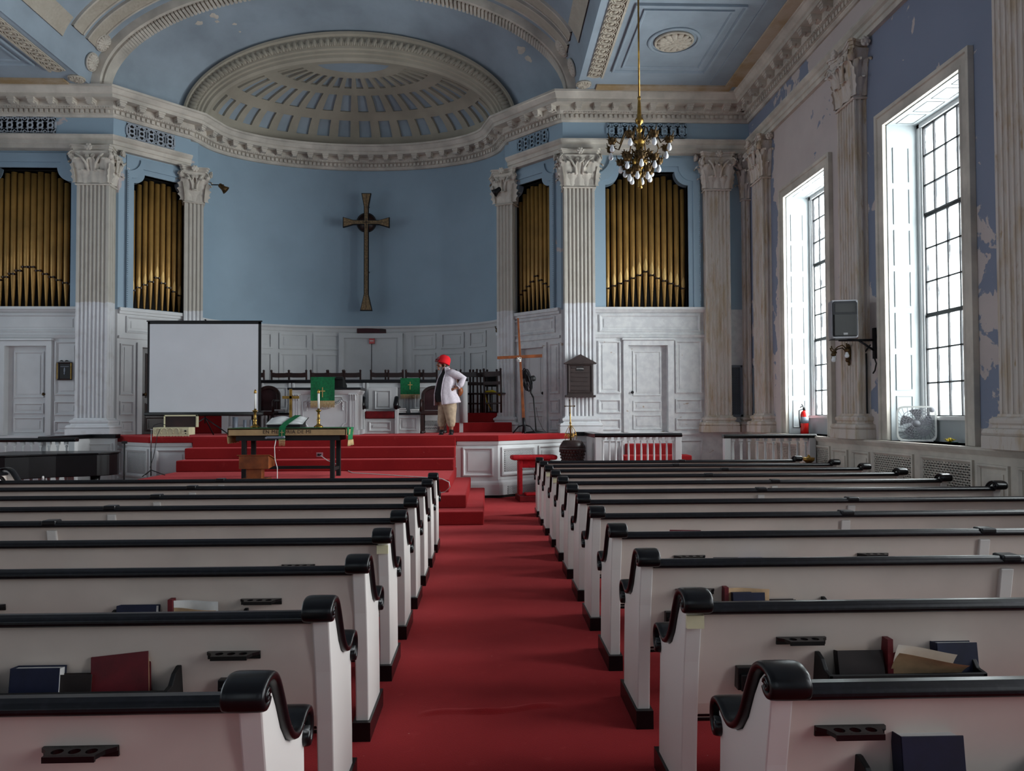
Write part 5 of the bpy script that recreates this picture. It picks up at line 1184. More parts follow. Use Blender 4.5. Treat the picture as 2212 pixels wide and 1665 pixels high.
Y = 17.15; a_, b_ = at(1046, 805, Y), at(1079, 835, Y); o = thing('black_board', 'upright black panel leaning among the choir chairs beside the steps', 'board', ((a_.x + b_.x) / 2, Y, 1.66)); w_ = (b_.x - a_.x) / 2
mb = MB(); mb.box(-w_, w_, 0, 0.02, b_.z - 1.66, a_.z - 1.66); mb.build('panel', 'mattblack', o)
mb = MB(); mb.tube([(0, 0.01, 0.02), (0, 0.01, b_.z - 1.66 + 0.05)], 0.012, 8); mb.lathe([(0.15, 0), (0.15, 0.015), (0.03, 0.03)], 16); mb.build('stand', 'mattblack', o)
p0, p1, p2 = at(1047, 847, 16.95), at(1064, 845, 16.95), at(1090, 858, 17.0)
mb = MB(); mb.tube([p0, p1, p2], [0.05, 0.06, 0.035], 8, flat=0.6); mb.tube([p0, at(1052, 868, 16.9), at(1062, 886, 16.9)], 0.010, 6)
tag(mb.build('yellow_cloth', 'yellow'), 'crumpled dull yellow cloth thrown over the dark choir chairs', 'cloth')

# ---- pulpit desk with green hanging
Y = 15.05; a_, b_ = at(630, 842, Y), at(772, 842, Y); zt = a_.z
o = thing('pulpit', 'white pulpit desk with carved garland and black top, behind the communion table', 'pulpit', ((a_.x + b_.x) / 2, Y, PZ)); w_ = (b_.x - a_.x) / 2; H = zt - PZ
mb = MB(); mb.box(-w_, w_, 0.03, 0.62, 0, H); mb.box(-w_ - 0.03, w_ + 0.03, -0.01, 0.65, 0, 0.10); mb.rsweep(2 * w_, 0.60, [(-0.02, H - 0.09), (0.01, H - 0.09), (0.04, H - 0.03), (0.04, H), (-0.02, H)], 0, 0.32); mb.build('body', 'white', o, bevel=0.004)
mb = MB(); mb.box(-w_ - 0.08, w_ + 0.08, -0.06, 0.68, H, H + 0.045); mb.build('top', 'black', o, bevel=0.012)
mb = MB(); U = Tl(0, 0.03, 0); x0, x1, z0, z1, rr = -w_ + 0.22, w_ - 0.22, 0.14, H - 0.14, 0.10
pp = []
for (cx_, cz_, s0) in ((x0, z0, 90), (x0, z1, 0), (x1, z1, -90), (x1, z0, 180)):
    for i in range(7): an = R(s0 - 90 * i / 6); pp.append((cx_ + rr * cos(an) * 1.0, 0.03, cz_ + rr * sin(an)) if s0 in (90,) else None)
pp = []
def q_arc(cx_, cz_, a0, a1): return [(cx_ + rr * cos(R(a0 + (a1 - a0) * i / 6)), 0.026, cz_ + rr * sin(R(a0 + (a1 - a0) * i / 6))) for i in range(7)]
pp = q_arc(x0, z0, 0, 90) + q_arc(x0, z1, -90, 0) + q_arc(x1, z1, 180, 270) + q_arc(x1, z0, 90, 180)
mb.tube(pp, 0.016, 6, closed=True)
for sx in (-1, 1):
    mb.prism(shaft_poly(0.13, 0.05, 'f', 0.04), 0.12, H - 0.22, 'xy', 0, Tl(sx * (w_ - 0.09), 0.02, 0)); mb.box(sx * (w_ - 0.09) - 0.08, sx * (w_ - 0.09) + 0.08, -0.02, 0.05, 0.08, 0.13)
    for r_ in range(2):
        for k in range(3): leaf(mb, Tl(sx * (w_ - 0.09) + (k - 1) * 0.045, 0.0, H - 0.22 + r_ * 0.05), 0.05, 0.07, 0.03)
    mb.box(sx * (w_ - 0.09) - 0.085, sx * (w_ - 0.09) + 0.085, -0.03, 0.05, H - 0.10, H - 0.08)
mb.build('panel_moulding', 'white', o)
mb = MB(); gz = at(700, 872, Y).z - PZ
for i in range(25):
    t = i / 24; x = -0.33 + 0.66 * t; z = gz - 0.13 * sin(PI * t) + 0.06; r_ = 0.022 + 0.014 * sin(PI * t) + 0.004 * (i % 2); mb.ball((x, 0.02, z), (r_, 0.022, r_), 8, 6); mb.ball((x + 0.01, 0.008, z - 0.018), (r_ * 0.6, 0.02, r_ * 0.6), 6, 5)
for sx in (-1, 1):
    for i in range(6): mb.ball((sx * (0.36 + 0.006 * (i % 2)), 0.02, gz + 0.05 - 0.035 * i), (0.02 - 0.002 * abs(i - 3), 0.02, 0.022), 7, 5)
mb.build('garland', 'white', o)
dz = at(700, 814, Y).z - PZ
mb = MB(); mb.prism([(0.05, H + 0.045), (0.05, dz - 0.06), (0.02, dz - 0.05), (0.02, dz), (0.10, dz + 0.01), (0.5, H + 0.10), (0.5, H + 0.045)], -0.22, 0.36, 'yz'); mb.build('reading_desk', 'mattblack', o)
Yc = Y - 0.08; a_, b_ = at(671, 815, Yc), at(723, 866, Yc); fz = at(700, 880, Yc).z
o = thing('pulpit_cloth', 'green fringed cloth with a gold cross hanging down the front of the pulpit', 'cloth', ((a_.x + b_.x) / 2, Yc, b_.z)); w_ = (b_.x - a_.x) / 2; H2 = a_.z - b_.z
mb = MB(); cloth_grid(mb, -w_, w_, 0, H2, 0, 0.008, 10); mb.box(-w_, w_, 0, 0.12, H2, H2 + 0.008); mb.build('fabric', 'green', o)
mb = MB(); latin(mb, 0.0, H2 * 0.42, 0.10, 0.20, 0.015, -0.011); mb.build('embroidered_cross', 'pipelip', o)
mb = MB(); fringe(mb, -w_, w_, fz - b_.z - 0.01, 0.0, -0.004, 60); mb.build('gold_fringe', 'fringe', o)

# ---- white bench with crimson cushion, bookcases, throne chairs
Y = 15.75; a_, b_ = at(784, 934, Y), at(856, 934, Y)
o = thing('chancel_bench', 'white panelled bench with crimson cushion and black scrolled arm tops, beside the pulpit', 'bench', ((a_.x + b_.x) / 2, Y, PZ)); w_ = (b_.x - a_.x) / 2; sz = at(815, 904, Y).z - PZ; az = at(850, 880, Y).z - PZ
mb = MB(); mb.box(-w_ + 0.04, w_ - 0.04, 0.05, 0.5, 0, sz); panel(mb, -w_ + 0.12, w_ - 0.12, 0.05, sz - 0.06, 0.04, 0.02, Tl(0, 0.05, 0)); mb.box(-w_ + 0.04, w_ - 0.04, 0.48, 0.55, 0, sz + 0.68); panel(mb, -w_ + 0.18, w_ - 0.18, sz + 0.2, sz + 0.62, 0.03, 0.02, Tl(0, 0.48, 0)); mb.build('body', 'white', o, bevel=0.004)
mb = MB(); mb.box(-w_ + 0.04, w_ - 0.04, 0.0, 0.47, sz, sz + 0.16); mb.build('cushion', 'crimson', o, bevel=0.03, seg=3)
for sx in (-1, 1):
    mb = MB(); mb.box(sx * w_ - 0.035, sx * w_ + 0.035, 0.0, 0.5, 0, az); e = mb.build('end_panel', 'white', o, bevel=0.006)
    mb = MB(); mb.tube([(sx * w_, -0.05, az - 0.02), (sx * w_, -0.06, az + 0.06), (sx * w_, -0.02, az + 0.14), (sx * w_, 0.05, az + 0.20), (sx * w_, 0.12, az + 0.20)], [0.05, 0.06, 0.05, 0.05, 0.04], 12); mb.tube([(sx * w_, -0.02, az), (sx * w_, 0.45, az)], 0.045, 10); mb.build('arm_top', 'black', e)
def bookcase(label, px0, px1, Y):
    a_, b_ = at(px0, 934, Y), at(px1, 934, Y); zt = at((px0 + px1) / 2, 896, Y).z - PZ; w_ = (b_.x - a_.x) / 2
    o = thing('low_bookcase', label, 'cabinet', ((a_.x + b_.x) / 2, Y, PZ))
    mb = MB(); mb.box(-w_, w_, 0, 0.35, 0, zt); panel(mb, -w_ + 0.05, w_ - 0.05, 0.06, zt - 0.05, 0.035, 0.018); mb.build('body', 'white', o, bevel=0.004)
    mb = MB(); mb.box(-w_ - 0.03, w_ + 0.02, -0.02, 0.37, zt, zt + 0.045); mb.box(-w_ - 0.03, -w_, -0.02, 0.0, 0, zt); mb.build('top', 'black', o, bevel=0.004); return o, w_, zt + 0.045
def flatbook(label, x, y, z, w, d, t, cov, yaw=0.0):
    return book(label, cov, 'paper', x, y, z, w, d, t, flat=True, yaw=yaw, group='books stacked on the chancel bookcases')
o, w_, zz = bookcase('low white bookcase with black top and hymnals, under the green banner', 857, 906, 15.95)
ox = o.location.x
for k, (dx, cov, lb) in enumerate(((-0.19, 'maroon', 'bottom maroon book of the stack nearer the bench, under the green banner'), (-0.18, 'bookbrown', 'middle dark book of the stack nearer the bench, under the green banner'), (-0.20, 'maroon', 'top book of the stack nearer the bench, under the green banner'))):
    flatbook(lb, ox + dx + 0.04, 15.98, PZ + zz + 0.036 * k, 0.20, 0.22, 0.034, cov, 0.03 * k)
for k, (dx, cov, lb) in enumerate(((0.14, 'maroon', 'lower book of the pair beside the dark throne chair'), (0.13, 'bookbrown', 'upper book of the pair beside the dark throne chair'))):
    flatbook(lb, ox + dx, 15.98, PZ + zz + 0.044 * k, 0.19, 0.22, 0.042, cov, -0.04 * k)
o, w_, zz = bookcase('low white bookcase with black top, between the screen and the pulpit', 581, 628, 15.95); ox = o.location.x
for k, cov in enumerate(('bookbrown', 'maroon')): flatbook(('lower' if k == 0 else 'upper') + ' book lying on the bookcase behind the gold altar cross', ox - 0.03, 15.98, PZ + zz + 0.04 * k, 0.22, 0.22, 0.038, cov)
def throne(label, px0, px1, Y):
    a_, b_ = at(px0, 934, Y), at(px1, 934, Y); w_ = (b_.x - a_.x) / 2; zt = at((px0 + px1) / 2, 831, Y).z - PZ
    o = thing('throne_chair', label, 'chair', ((a_.x + b_.x) / 2, Y, PZ), 0, 'dark throne chairs')
    mb = MB(); arc = [(-w_ * cos(PI * i / 14), zt - 0.22 + 0.22 * sin(PI * i / 14)) for i in range(15)]
    inn = [(-(w_ - 0.07) * cos(PI * i / 14), zt - 0.24 + 0.17 * sin(PI * i / 14)) for i in range(15)]
    mb.prism([(-w_, 0.46)] + arc + [(w_, 0.46)] + [(w_ - 0.07, 0.46)] + inn[::-1] + [(-w_ + 0.07, 0.46)], 0.42, 0.50, 'xz'); mb.build('back_frame', 'darkwood', o, bevel=0.008)
    mb = MB(); mb.prism([(-w_ + 0.05, 0.5)] + inn + [(w_ - 0.05, 0.5)], 0.45, 0.48, 'xz'); mb.build('back_pad', 'crimson' if False else paint('dark_oxblood_leather', (58, 26, 30), 0.5, 0.2, 10), o)
    mb = MB(); mb.box(-w_ + 0.01, w_ - 0.01, 0.0, 0.46, 0.40, 0.49); mb.build('seat', 'darkwood', o, bevel=0.02)
    for sx in (-1, 1):
        for yy in (0.02, 0.42): mb = MB(); mb.box(sx * (w_ - 0.05) - 0.03, sx * (w_ - 0.05) + 0.03, yy, yy + 0.06, 0, 0.42); mb.lathe([(0.04, 0), (0.045, 0.03), (0.035, 0.06)], 10, (sx * (w_ - 0.05), yy + 0.03, 0)); mb.build('leg', 'darkwood', o, bevel=0.004)
        mb = MB(); mb.tube([(sx * (w_ - 0.03), 0.44, 0.72), (sx * (w_ - 0.03), 0.1, 0.72), (sx * (w_ - 0.03), 0.02, 0.69), (sx * (w_ - 0.03), 0.02, 0.47)], 0.028, 8); mb.build('armrest', 'darkwood', o)
throne('dark high-backed throne chair with rounded top, just behind the woman', 906, 964, 15.65)
throne('dark high-backed throne chair partly hidden behind the projection screen', 540, 592, 15.65)
for i, (px, w_, h_) in enumerate(((508, 0.11, 0.2), (529, 0.07, 0.14), (542, 0.05, 0.14))):
    Y = 15.2; p = at(px, 920, Y); o = thing('pillar_candle', ('thick', 'shorter', 'thin')[i] + ' grey candle-like cylinder standing in the shade under the screen', 'candle', (p.x, Y, PZ), 0, 'cylinders under the screen')
    mb = MB(); mb.lathe([(w_ / 2, 0), (w_ / 2, h_ + 0.17), (0.01, h_ + 0.17)], 16); mb.build('wax', 'greymetal', o)
# ---- exit sign board and alarm box over the double door
Y = AY + AB - 0.07; a_, b_ = at(771, 706, Y), at(834, 719, Y); o = thing('exit_sign', 'dark red oblong sign board above the double door', 'sign', ((a_.x + b_.x) / 2, Y, b_.z)); w_, h_ = (b_.x - a_.x) / 2, a_.z - b_.z
mb = MB(); mb.box(-w_, w_, 0, 0.06, 0, h_); mb.build('board', paint('dark_oxblood_paint', (66, 20, 26), 0.5), o, bevel=0.004)
mb = MB(); mb.box(w_ * 0.57, w_ * 0.97, -0.004, 0, h_ * 0.18, h_ * 0.92); mb.build('end_plate', 'darkwood', o)
Y -= 0.06; a_, b_ = at(797, 731, Y), at(809, 742, Y); o = thing('fire_alarm', 'small red alarm box at the head of the double door', 'alarm', ((a_.x + b_.x) / 2, Y, b_.z)); w_, h_ = (b_.x - a_.x) / 2, a_.z - b_.z
mb = MB(); mb.box(-w_, w_, 0, 0.07, 0, h_); mb.build('case', 'extred', o, bevel=0.006)
mb = MB(); mb.box(-w_ * 0.7, w_ * 0.7, -0.003, 0, h_ * 0.45, h_ * 0.62); mb.build('strip', 'candle', o)
# ---- great cross on the apse wall
Y = 18.62; cxp = at(791, 480, Y); zt, zb_ = at(791, 417, Y).z, at(796, 671, Y).z; zc = at(791, 480, Y).z; wa = (at(841, 480, Y).x - at(740, 480, Y).x) / 2
o = thing('wall_cross', 'great gold Celtic cross with black outline hanging on the blue apse wall', 'cross', (cxp.x, Y, zc))
def cross_poly(g):
    t = 0.06 + g; f = 0.125 + g; up, dn, wd = zt - zc + g, zc - zb_ + g, wa + g; fb = 0.155 + g
    return [(-f, up), (f, up), (t, up - 0.34), (t, t), (wd - 0.26, t), (wd, f + 0.01), (wd, -f - 0.01), (wd - 0.26, -t), (t, -t), (t, -dn + 0.42), (fb, -dn), (-fb, -dn), (-t, -dn + 0.42), (-t, -t), (-wd + 0.26, -t), (-wd, -f - 0.01), (-wd, f + 0.01), (-wd + 0.26, t), (-t, t), (-t, up - 0.34)]
mb = MB(); mb.prism(cross_poly(0.0), 0.0, 0.07, 'xz'); mb.build('outline', 'mattblack', o)
mb = MB(); mb.prism(cross_poly(-0.022), -0.012, 0.02, 'xz'); mb.build('gilded_face', paint('old_gold_leaf', (148, 122, 88), 0.5, 0.3, 26, metal=0.3), o)
mb = MB(); r_ = 0.235
mb.tube([(r_ * cos(i * PI / 18), 0.04, r_ * sin(i * PI / 18)) for i in range(36)], 0.022, 8, closed=True); mb.build('ring_edge', 'mattblack', o)
mb = MB(); mb.lathe([(0.22, 0), (0.22, 0.03)], 36, T=Tl(0, 0.06, 0) @ Rx(PI / 2)); mb.build('ring_plate', 'darkwood', o)
mb = MB(); latin(mb, 0, 0.0, 0.2, 0.26, 0.018, -0.013); mb.box(-0.004, 0.004, -0.014, -0.010, -(zc - zb_) + 0.05, zt - zc - 0.05); mb.box(-wa + 0.05, wa - 0.05, -0.014, -0.010, -0.004, 0.004); mb.build('centre_lines', 'mattblack', o)
mb = MB(); mb.tube([(0, 0.06, 0.5), (0, 0.44, 0.5)], 0.02, 8); mb.tube([(0, 0.06, -1.2), (0, 0.44, -1.2)], 0.02, 8); mb.build('wall_bracket', 'iron', o)
# ---- plain wooden cross on an iron foot, pedestal fan
Y = 15.35; p0 = at(1133, 930, Y); zt = at(1119, 687, Y).z; o = thing('wooden_cross', 'tall plain wooden cross on a black iron foot, beside the pedestal fan', 'cross', (p0.x, Y, PZ)); q = lambda px, py: (lambda v: (v.x - p0.x, 0, v.z - PZ))(at(px, py, Y))
t0, t1 = Vector(q(1119, 687)), Vector(q(1131, 905)); mb = MB(); d = Vector((0.022, 0, 0))
mb.prism([(t0.x - .018, t0.z), (t0.x + .018, t0.z), (t1.x + .032, t1.z), (t1.x - .032, t1.z)], -0.02, 0.02, 'xz'); mb.build('upright', 'oak', o, bevel=0.003)
l, r_ = q(1074, 773), q(1171, 769); mb = MB(); mb.prism([(l[0], l[2] - .03), (r_[0], r_[2] - .03), (r_[0], r_[2] + .035), (l[0], l[2] + .03)], -0.045, -0.02, 'xz'); mb.build('crossbar', 'oak', o, bevel=0.003)
k = Vector(q(1121, 777)); mb = MB()
for i in range(16): mb.tube([(k.x + 0.045 * cos(i * 1.3) , -0.055 + 0.03 * sin(i * 2.1), k.z + 0.045 * sin(i * 1.7)), (k.x - 0.045 * cos(i * 0.9), -0.06 + 0.02 * cos(i), k.z - 0.05 * sin(i * 2.3))], 0.007, 5)
mb.build('rope_knot', 'candle', o)
mb = MB(); mb.tube([(t1.x + 0.0, 0, t1.z + 0.03), (0.0, 0, 0.02)], 0.034, 10)
for an in (0.15, 1.7, PI - 0.15, 4.7): mb.tube([(0, 0, 0.18), (0.12 * cos(an), 0.12 * sin(an), 0.15), (0.20 * cos(an), 0.20 * sin(an), 0.06), (0.24 * cos(an), 0.24 * sin(an), 0.01)], 0.014, 8)
mb.build('iron_foot', 'iron', o)
Y = 15.6; p0 = at(1158, 931, Y); o = thing('pedestal_fan', 'black pedestal fan turned edge-on, in front of the panelled splay door', 'fan', (p0.x, Y, PZ)); q = lambda px, py: Vector((lambda v: (v.x - p0.x, 0, v.z - PZ))(at(px, py, Y)))
mb = MB(); mb.lathe([(0.26, 0), (0.26, 0.02), (0.10, 0.045), (0.03, 0.06)], 24); mb.build('base', 'mattblack', o)
mb = MB(); mb.tube([(0, 0, 0.03), q(1156, 900), q(1152, 856)], 0.014, 8); mb.tube([q(1152, 858), q(1147, 848), q(1149, 825), q(1151, 815)], 0.02, 8); mb.build('pole', 'mattblack', o)
c = (q(1131, 795) + q(1144, 846)) / 2; ax = Vector((-0.96, -0.16, -0.22)).normalized(); TT = Matrix.Translation(c) @ ax.to_track_quat('Z', 'Y').to_matrix().to_4x4(); RF = 0.25
mb = MB()
for zz, rr in ((-0.055, RF * 0.9), (0.0, RF), (0.05, RF * 0.88)): mb.tube([(rr * cos(i * PI / 16), rr * sin(i * PI / 16), zz) for i in range(32)], 0.007 if zz else 0.011, 6, 0, TT, True)
for i in range(40): a_ = 2 * PI * i / 40; mb.tube([(0.05 * cos(a_), 0.05 * sin(a_), -0.06), (RF * 0.9 * cos(a_), RF * 0.9 * sin(a_), -0.055), (RF * cos(a_), RF * sin(a_), 0), (RF * 0.88 * cos(a_), RF * 0.88 * sin(a_), 0.05), (0.05 * cos(a_), 0.05 * sin(a_), 0.065)], 0.0025, 4, 0, TT)
mb.build('guard', 'iron', o)
mb = MB()
for i in range(3): mb.grid(lambda u, v: ((0.03 + 0.19 * v) * cos(2 * PI * i / 3 + (u - 0.5) * 1.3), (0.03 + 0.19 * v) * sin(2 * PI * i / 3 + (u - 0.5) * 1.3), 0.03 * (u - 0.5)), 8, 6, 0, True, T=TT)
mb.build('blade', 'mattblack', o)
mb = MB(); mb.lathe([(0.03, -0.20), (0.06, -0.18), (0.065, -0.09), (0.045, -0.06), (0.04, 0.02), (0.0, 0.03)], 16, T=TT); mb.build('motor', 'mattblack', o)
mb = MB(); w0 = Vector((p0.x, Y, PZ)); mb.tube([w0 + q(1156, 880) + Vector((.02, 0, 0)), w0 + q(1163, 905), w0 + q(1172, 926), Vector((w0.x + 0.22, Y - 0.1, PZ + 0.008)), Vector((w0.x + 0.42, Y - 0.02, PZ + 0.008))], 0.005, 6)
mb.build('power_cord', 'mattblack', o, T=Tl(*(-w0)))
# ---- hymn board on the pillar
Y = 15.57 - 0.09; a_, b_ = at(1226, 858, Y), at(1281, 786, Y); za = at(1253, 765, Y).z; o = thing('hymn_board', 'dark brown hymn board with a pediment, hung on the broad fluted pillar', 'board', ((a_.x + b_.x) / 2, Y, a_.z)); w_ = (b_.x - a_.x) / 2; h_ = b_.z - a_.z; zp = za - a_.z
mb = MB(); mb.box(-w_, w_, 0, 0.08, 0.03, h_ + 0.01); mb.build('case', 'hymnwood', o, bevel=0.004)
mb = MB()
mb.prism([(-w_ - 0.07, h_), (w_ + 0.07, h_), (w_ + 0.07, h_ + 0.02), (0, zp), (-w_ - 0.07, h_ + 0.02)], -0.05, 0.09, 'xz'); mb.prism([(-w_ * 0.85, h_ + 0.03), (w_ * 0.85, h_ + 0.03), (0, zp - 0.035)], -0.055, -0.05, 'xz', 0) ; mb.build('pediment', 'hymnwood', o, bevel=0.004)
mb = MB(); mb.box(-w_ - 0.05, w_ + 0.05, -0.05, 0.09, 0, 0.045); mb.box(-w_, w_, -0.03, 0.08, 0.045, 0.08); mb.build('ledge', 'hymnwood', o, bevel=0.004)
mb = MB(); frame(mb, -w_ + 0.015, w_ - 0.015, 0.09, h_ - 0.01, 0.03, 0.02); 
for i in range(6): z = 0.15 + i * (h_ - 0.24) / 5; mb.box(-w_ + 0.10, w_ - 0.10, -0.014, 0.0, z, z + 0.014)
mb.build('slots', 'hymnwood', o)
mb = MB(); mb.box(-0.08, 0.07, -0.010, -0.004, h_ * 0.80, h_ * 0.80 + 0.085); mb.build('card', 'mattblack', o)
text('HYMNS', 0.042, (-0.003, -0.0105, h_ * 0.80 + 0.042), (PI / 2, 0, 0), 'paper', o)
# ---- font with its wrought brass cover and red padded kneeler
Y = 13.9; a_, b_ = at(1208, 965, Y), at(1265, 965, Y); cxx = (a_.x + b_.x) / 2; rr = (b_.x - a_.x) / 2; zl = at(1236, 952, Y).z; zr = at(1236, 966, Y).z; o = thing('baptismal_font', 'brown speckled stone font with a scrolled brass cross on its lid', 'font', (cxx, Y, 0))
mb = MB(); mb.lathe([(0.30, 0), (0.30, 0.08), (0.22, 0.12), (0.12, 0.20), (0.10, 0.40), (0.13, 0.55), (0.2, 0.66), (rr * 0.80, 0.76), (rr * 0.90, 0.88), (rr * 0.94, zr - 0.06), (rr, zr - 0.055), (rr, zr), (rr * 0.9, zr + 0.01)], 36); mb.build('bowl', 'font', o)
mb = MB()
for k in range(4):
    for i in range(26): a2 = 2 * PI * (i + 0.5 * (k % 2)) / 26; z = 0.74 + 0.06 * k; r2 = rr * (0.80 + 0.045 * k); mb.ball((r2 * cos(a2), r2 * sin(a2), z), (0.02, 0.02, 0.026), 6, 5)
mb.build('carved_band', 'font', o)
mb = MB(); mb.lathe([(rr * 0.98, zr + 0.005), (rr * 0.96, zr + 0.03), (rr * 0.72, zl), (rr * 0.62, zl + 0.012), (0, zl + 0.015)], 32); mb.build('lid', 'font', o)
mb = MB(); zx = at(1231, 864, Y).z; zk = at(1231, 877, Y).z
mb.tube([(-0.03, 0, zl), (-0.035, 0, zl + 0.3), (-0.045, 0, zk)], [0.022, 0.014, 0.009], 8); mb.ball((-0.038, 0, zl + 0.34), 0.022); mb.build('stem', 'brass', o)
mb = MB(); mb.tube([(-0.045, 0, zk - 0.14), (-0.046, 0, zx)], 0.008, 8); mb.tube([(-0.135, 0, zk), (0.045, 0, zk)], 0.008, 8)
for p in ((-0.135, 0, zk), (0.045, 0, zk), (-0.046, 0, zx), (-0.045, 0, zk - 0.13)): mb.ball(p, 0.015, 8, 6)
mb.build('small_cross', 'oldbrass', o)
mb = MB()
for i in range(4):
    U = Tl(-0.03, 0, 0) @ Rz(i * PI / 2 + 0.3)
    mb.tube([(0.02, 0, zl + 0.28), (0.06, 0, zl + 0.24), (0.10, 0, zl + 0.16), (0.125, 0, zl + 0.08), (0.11, 0, zl + 0.02)], 0.006, 6, 0, U)
    mb.tube([(0.07 + 0.045 * (1 - j / 26) * cos(j * 0.42), 0, zl + 0.09 + 0.045 * (1 - j / 26) * sin(j * 0.42)) for j in range(24)], 0.005, 6, 0, U)
    mb.tube([(0.03 + 0.025 * (1 - j / 20) * cos(j * 0.45), 0, zl + 0.27 + 0.025 * (1 - j / 20) * sin(j * 0.45)) for j in range(18)], 0.004, 6, 0, U)
mb.build('scrollwork', 'brass', o)
Y = 13.95; a_, b_ = at(1104, 985, Y), at(1203, 975, Y); o = thing('kneeling_desk', 'scarlet padded kneeling desk standing by the platform grille', 'kneeler', ((a_.x + b_.x) / 2, Y, 0), -0.12 + 0.24); w_ = (b_.x - a_.x) / 2; zt = at(1150, 985, Y).z
mb = MB(); mb.box(-w_, w_, -0.12, 0.22, zt - 0.07, zt + 0.02); mb.build('padded_top', 'red', o, bevel=0.04, seg=4)
for sx in (-1, 1): mb = MB(); mb.box(sx * (w_ - 0.17) - 0.035, sx * (w_ - 0.17) + 0.035, -0.06, 0.16, 0.05, zt - 0.06); mb.build('leg', 'red', o, bevel=0.01)
mb = MB(); mb.box(-w_ + 0.2, w_ - 0.2, 0.0, 0.05, zt - 0.22, zt - 0.06); mb.build('apron', 'red', o, bevel=0.006)
mb = MB(); mb.box(-w_ + 0.10, w_ - 0.1, -0.35, 0.2, 0, 0.11); mb.build('kneeling_step', 'crimson', o, bevel=0.012)
mb = MB(); mb.box(-w_ + 0.22, w_ - 0.12, -0.33, -0.08, 0.11, 0.16); mb.build('kneeling_pad', 'red', o, bevel=0.02, seg=3)

# ---- balustrades
def balustrade(label, pts, n, zt=1.27, zb=0.30):
    o = thing('balustrade', label, 'railing', (pts[0][0], pts[0][1], 0)); P = [Vector((p[0] - pts[0][0], p[1] - pts[0][1])) for p in pts]
    for i in range(len(P) - 1):
        d = P[i + 1] - P[i]; L = d.length; T = Tl(P[i].x, P[i].y, 0) @ Rz(math.atan2(d.y, d.x))
        mb = MB(); mb.prism([(-0.06, zt - 0.07), (-0.075, zt - 0.03), (-0.05, zt), (0.05, zt), (0.075, zt - 0.03), (0.06, zt - 0.07)], -0.07, L + 0.07, 'yz', 0, T); mb.build('handrail', 'black', o, bevel=0.008)
        mb = MB(); mb.box(0, L, -0.06, 0.06, zb, zb + 0.07, 0, T); mb.box(0, L, -0.05, 0.05, 0, zb, 0, T); mb.build('plinth', 'white', o)
        k = n[i]
        for j in range(k):
            x = L * (j + 0.75) / (k + 0.5); h = zt - 0.07 - zb - 0.07; z0 = zb + 0.07
            mb = MB(); mb.box(x - 0.025, x + 0.025, -0.025, 0.025, z0, z0 + 0.05, 0, T); mb.box(x - 0.03, x + 0.03, -0.03, 0.03, z0 + h - 0.05, z0 + h, 0, T)
            mb.lathe([(0.018, z0 + 0.05), (0.03, z0 + 0.06), (0.018, z0 + 0.08), (0.026, z0 + 0.13), (0.038, z0 + 0.21), (0.033, z0 + 0.28), (0.017, z0 + 0.34), (0.03, z0 + 0.36), (0.017, z0 + 0.385), (0.019, z0 + h * 0.72), (0.014, z0 + h - 0.11), (0.026, z0 + h - 0.08), (0.016, z0 + h - 0.06)], 12, (x, 0, 0), 0, T); mb.build('baluster', 'white', o)
    for p in (P[0], P[-1]): mb = MB(); mb.box(p.x - 0.055, p.x + 0.055, p.y - 0.055, p.y + 0.055, 0, zt - 0.06); mb.build('post', 'white', o, bevel=0.004)
    return o
YA = 13.35; xa, xb = at(1292, 940, YA).x, at(1464, 940, YA).x
balustrade('white balustrade with a black handrail in front of the red door steps', [(xa, YA), (xb, YA)], [12])
YA2 = 12.45; balustrade('white balustrade with a black handrail ending at the fire extinguisher window', [(at(1570, 942, YA2).x, YA2), (XR - 0.22, YA2)], [10])
xl0, xl1 = at(158, 950, 13.35).x, at(-60, 950, 13.35).x; balustrade('white balustrade with a black handrail behind the piano', [(xl0, 13.35), (xl1, 13.35)], [11], 1.24)
for s, xx, lb in ((1, xa, 'white panelled half wall with black cap joining the platform, behind the font'), (-1, xl0, 'white panelled half wall with black cap behind the piano')):
    x0, x1 = sorted((mx(s, 4.93), xx - s * 0.0 + (0.0))); x0, x1 = (x0 + 0.04, x1 - 0.04)
    yy = 14.9; o = thing('half_wall', lb, 'wall', (x0, yy, 0)); L = max(0.3, x1 - x0)
    mb = MB(); mb.box(0, L, 0, 0.1, 0, 1.18); panel(mb, 0.05, L - 0.05, 0.2, 1.08, 0.04, 0.02); mb.box(L - 0.1 if s > 0 else 0, L if s > 0 else 0.1, -1.45, 0, 0, 1.18); mb.build('panel', 'white', o)
    mb = MB(); mb.box(-0.04, L + 0.04, -0.05, 0.15, 1.18, 1.26); mb.box(L - 0.15 if s > 0 else -0.05, L + 0.05 if s > 0 else 0.15, -1.45, 0, 1.18, 1.26); mb.build('cap', 'black', o, bevel=0.01)
# carpeted steps under the end door
mb = MB(); d0, d1 = bx_(1, *DOOR_U); mb.box(d0 - 0.1, d1 + 0.1, 15.5, YF - 0.03, 0, 0.98); mb.box(d0 - 0.25, d1 + 0.3, 15.1, 15.5, 0, 0.76); mb.box(d0 - 0.25, d1 + 0.3, 14.75, 15.1, 0, 0.5); mb.box(d0 - 0.25, d1 + 0.3, 14.4, 14.75, 0, 0.25)
tag(mb.build('carpeted_steps', 'carpet', bevel=0.03), 'red carpeted steps climbing to the white door behind the balustrade', 'steps')
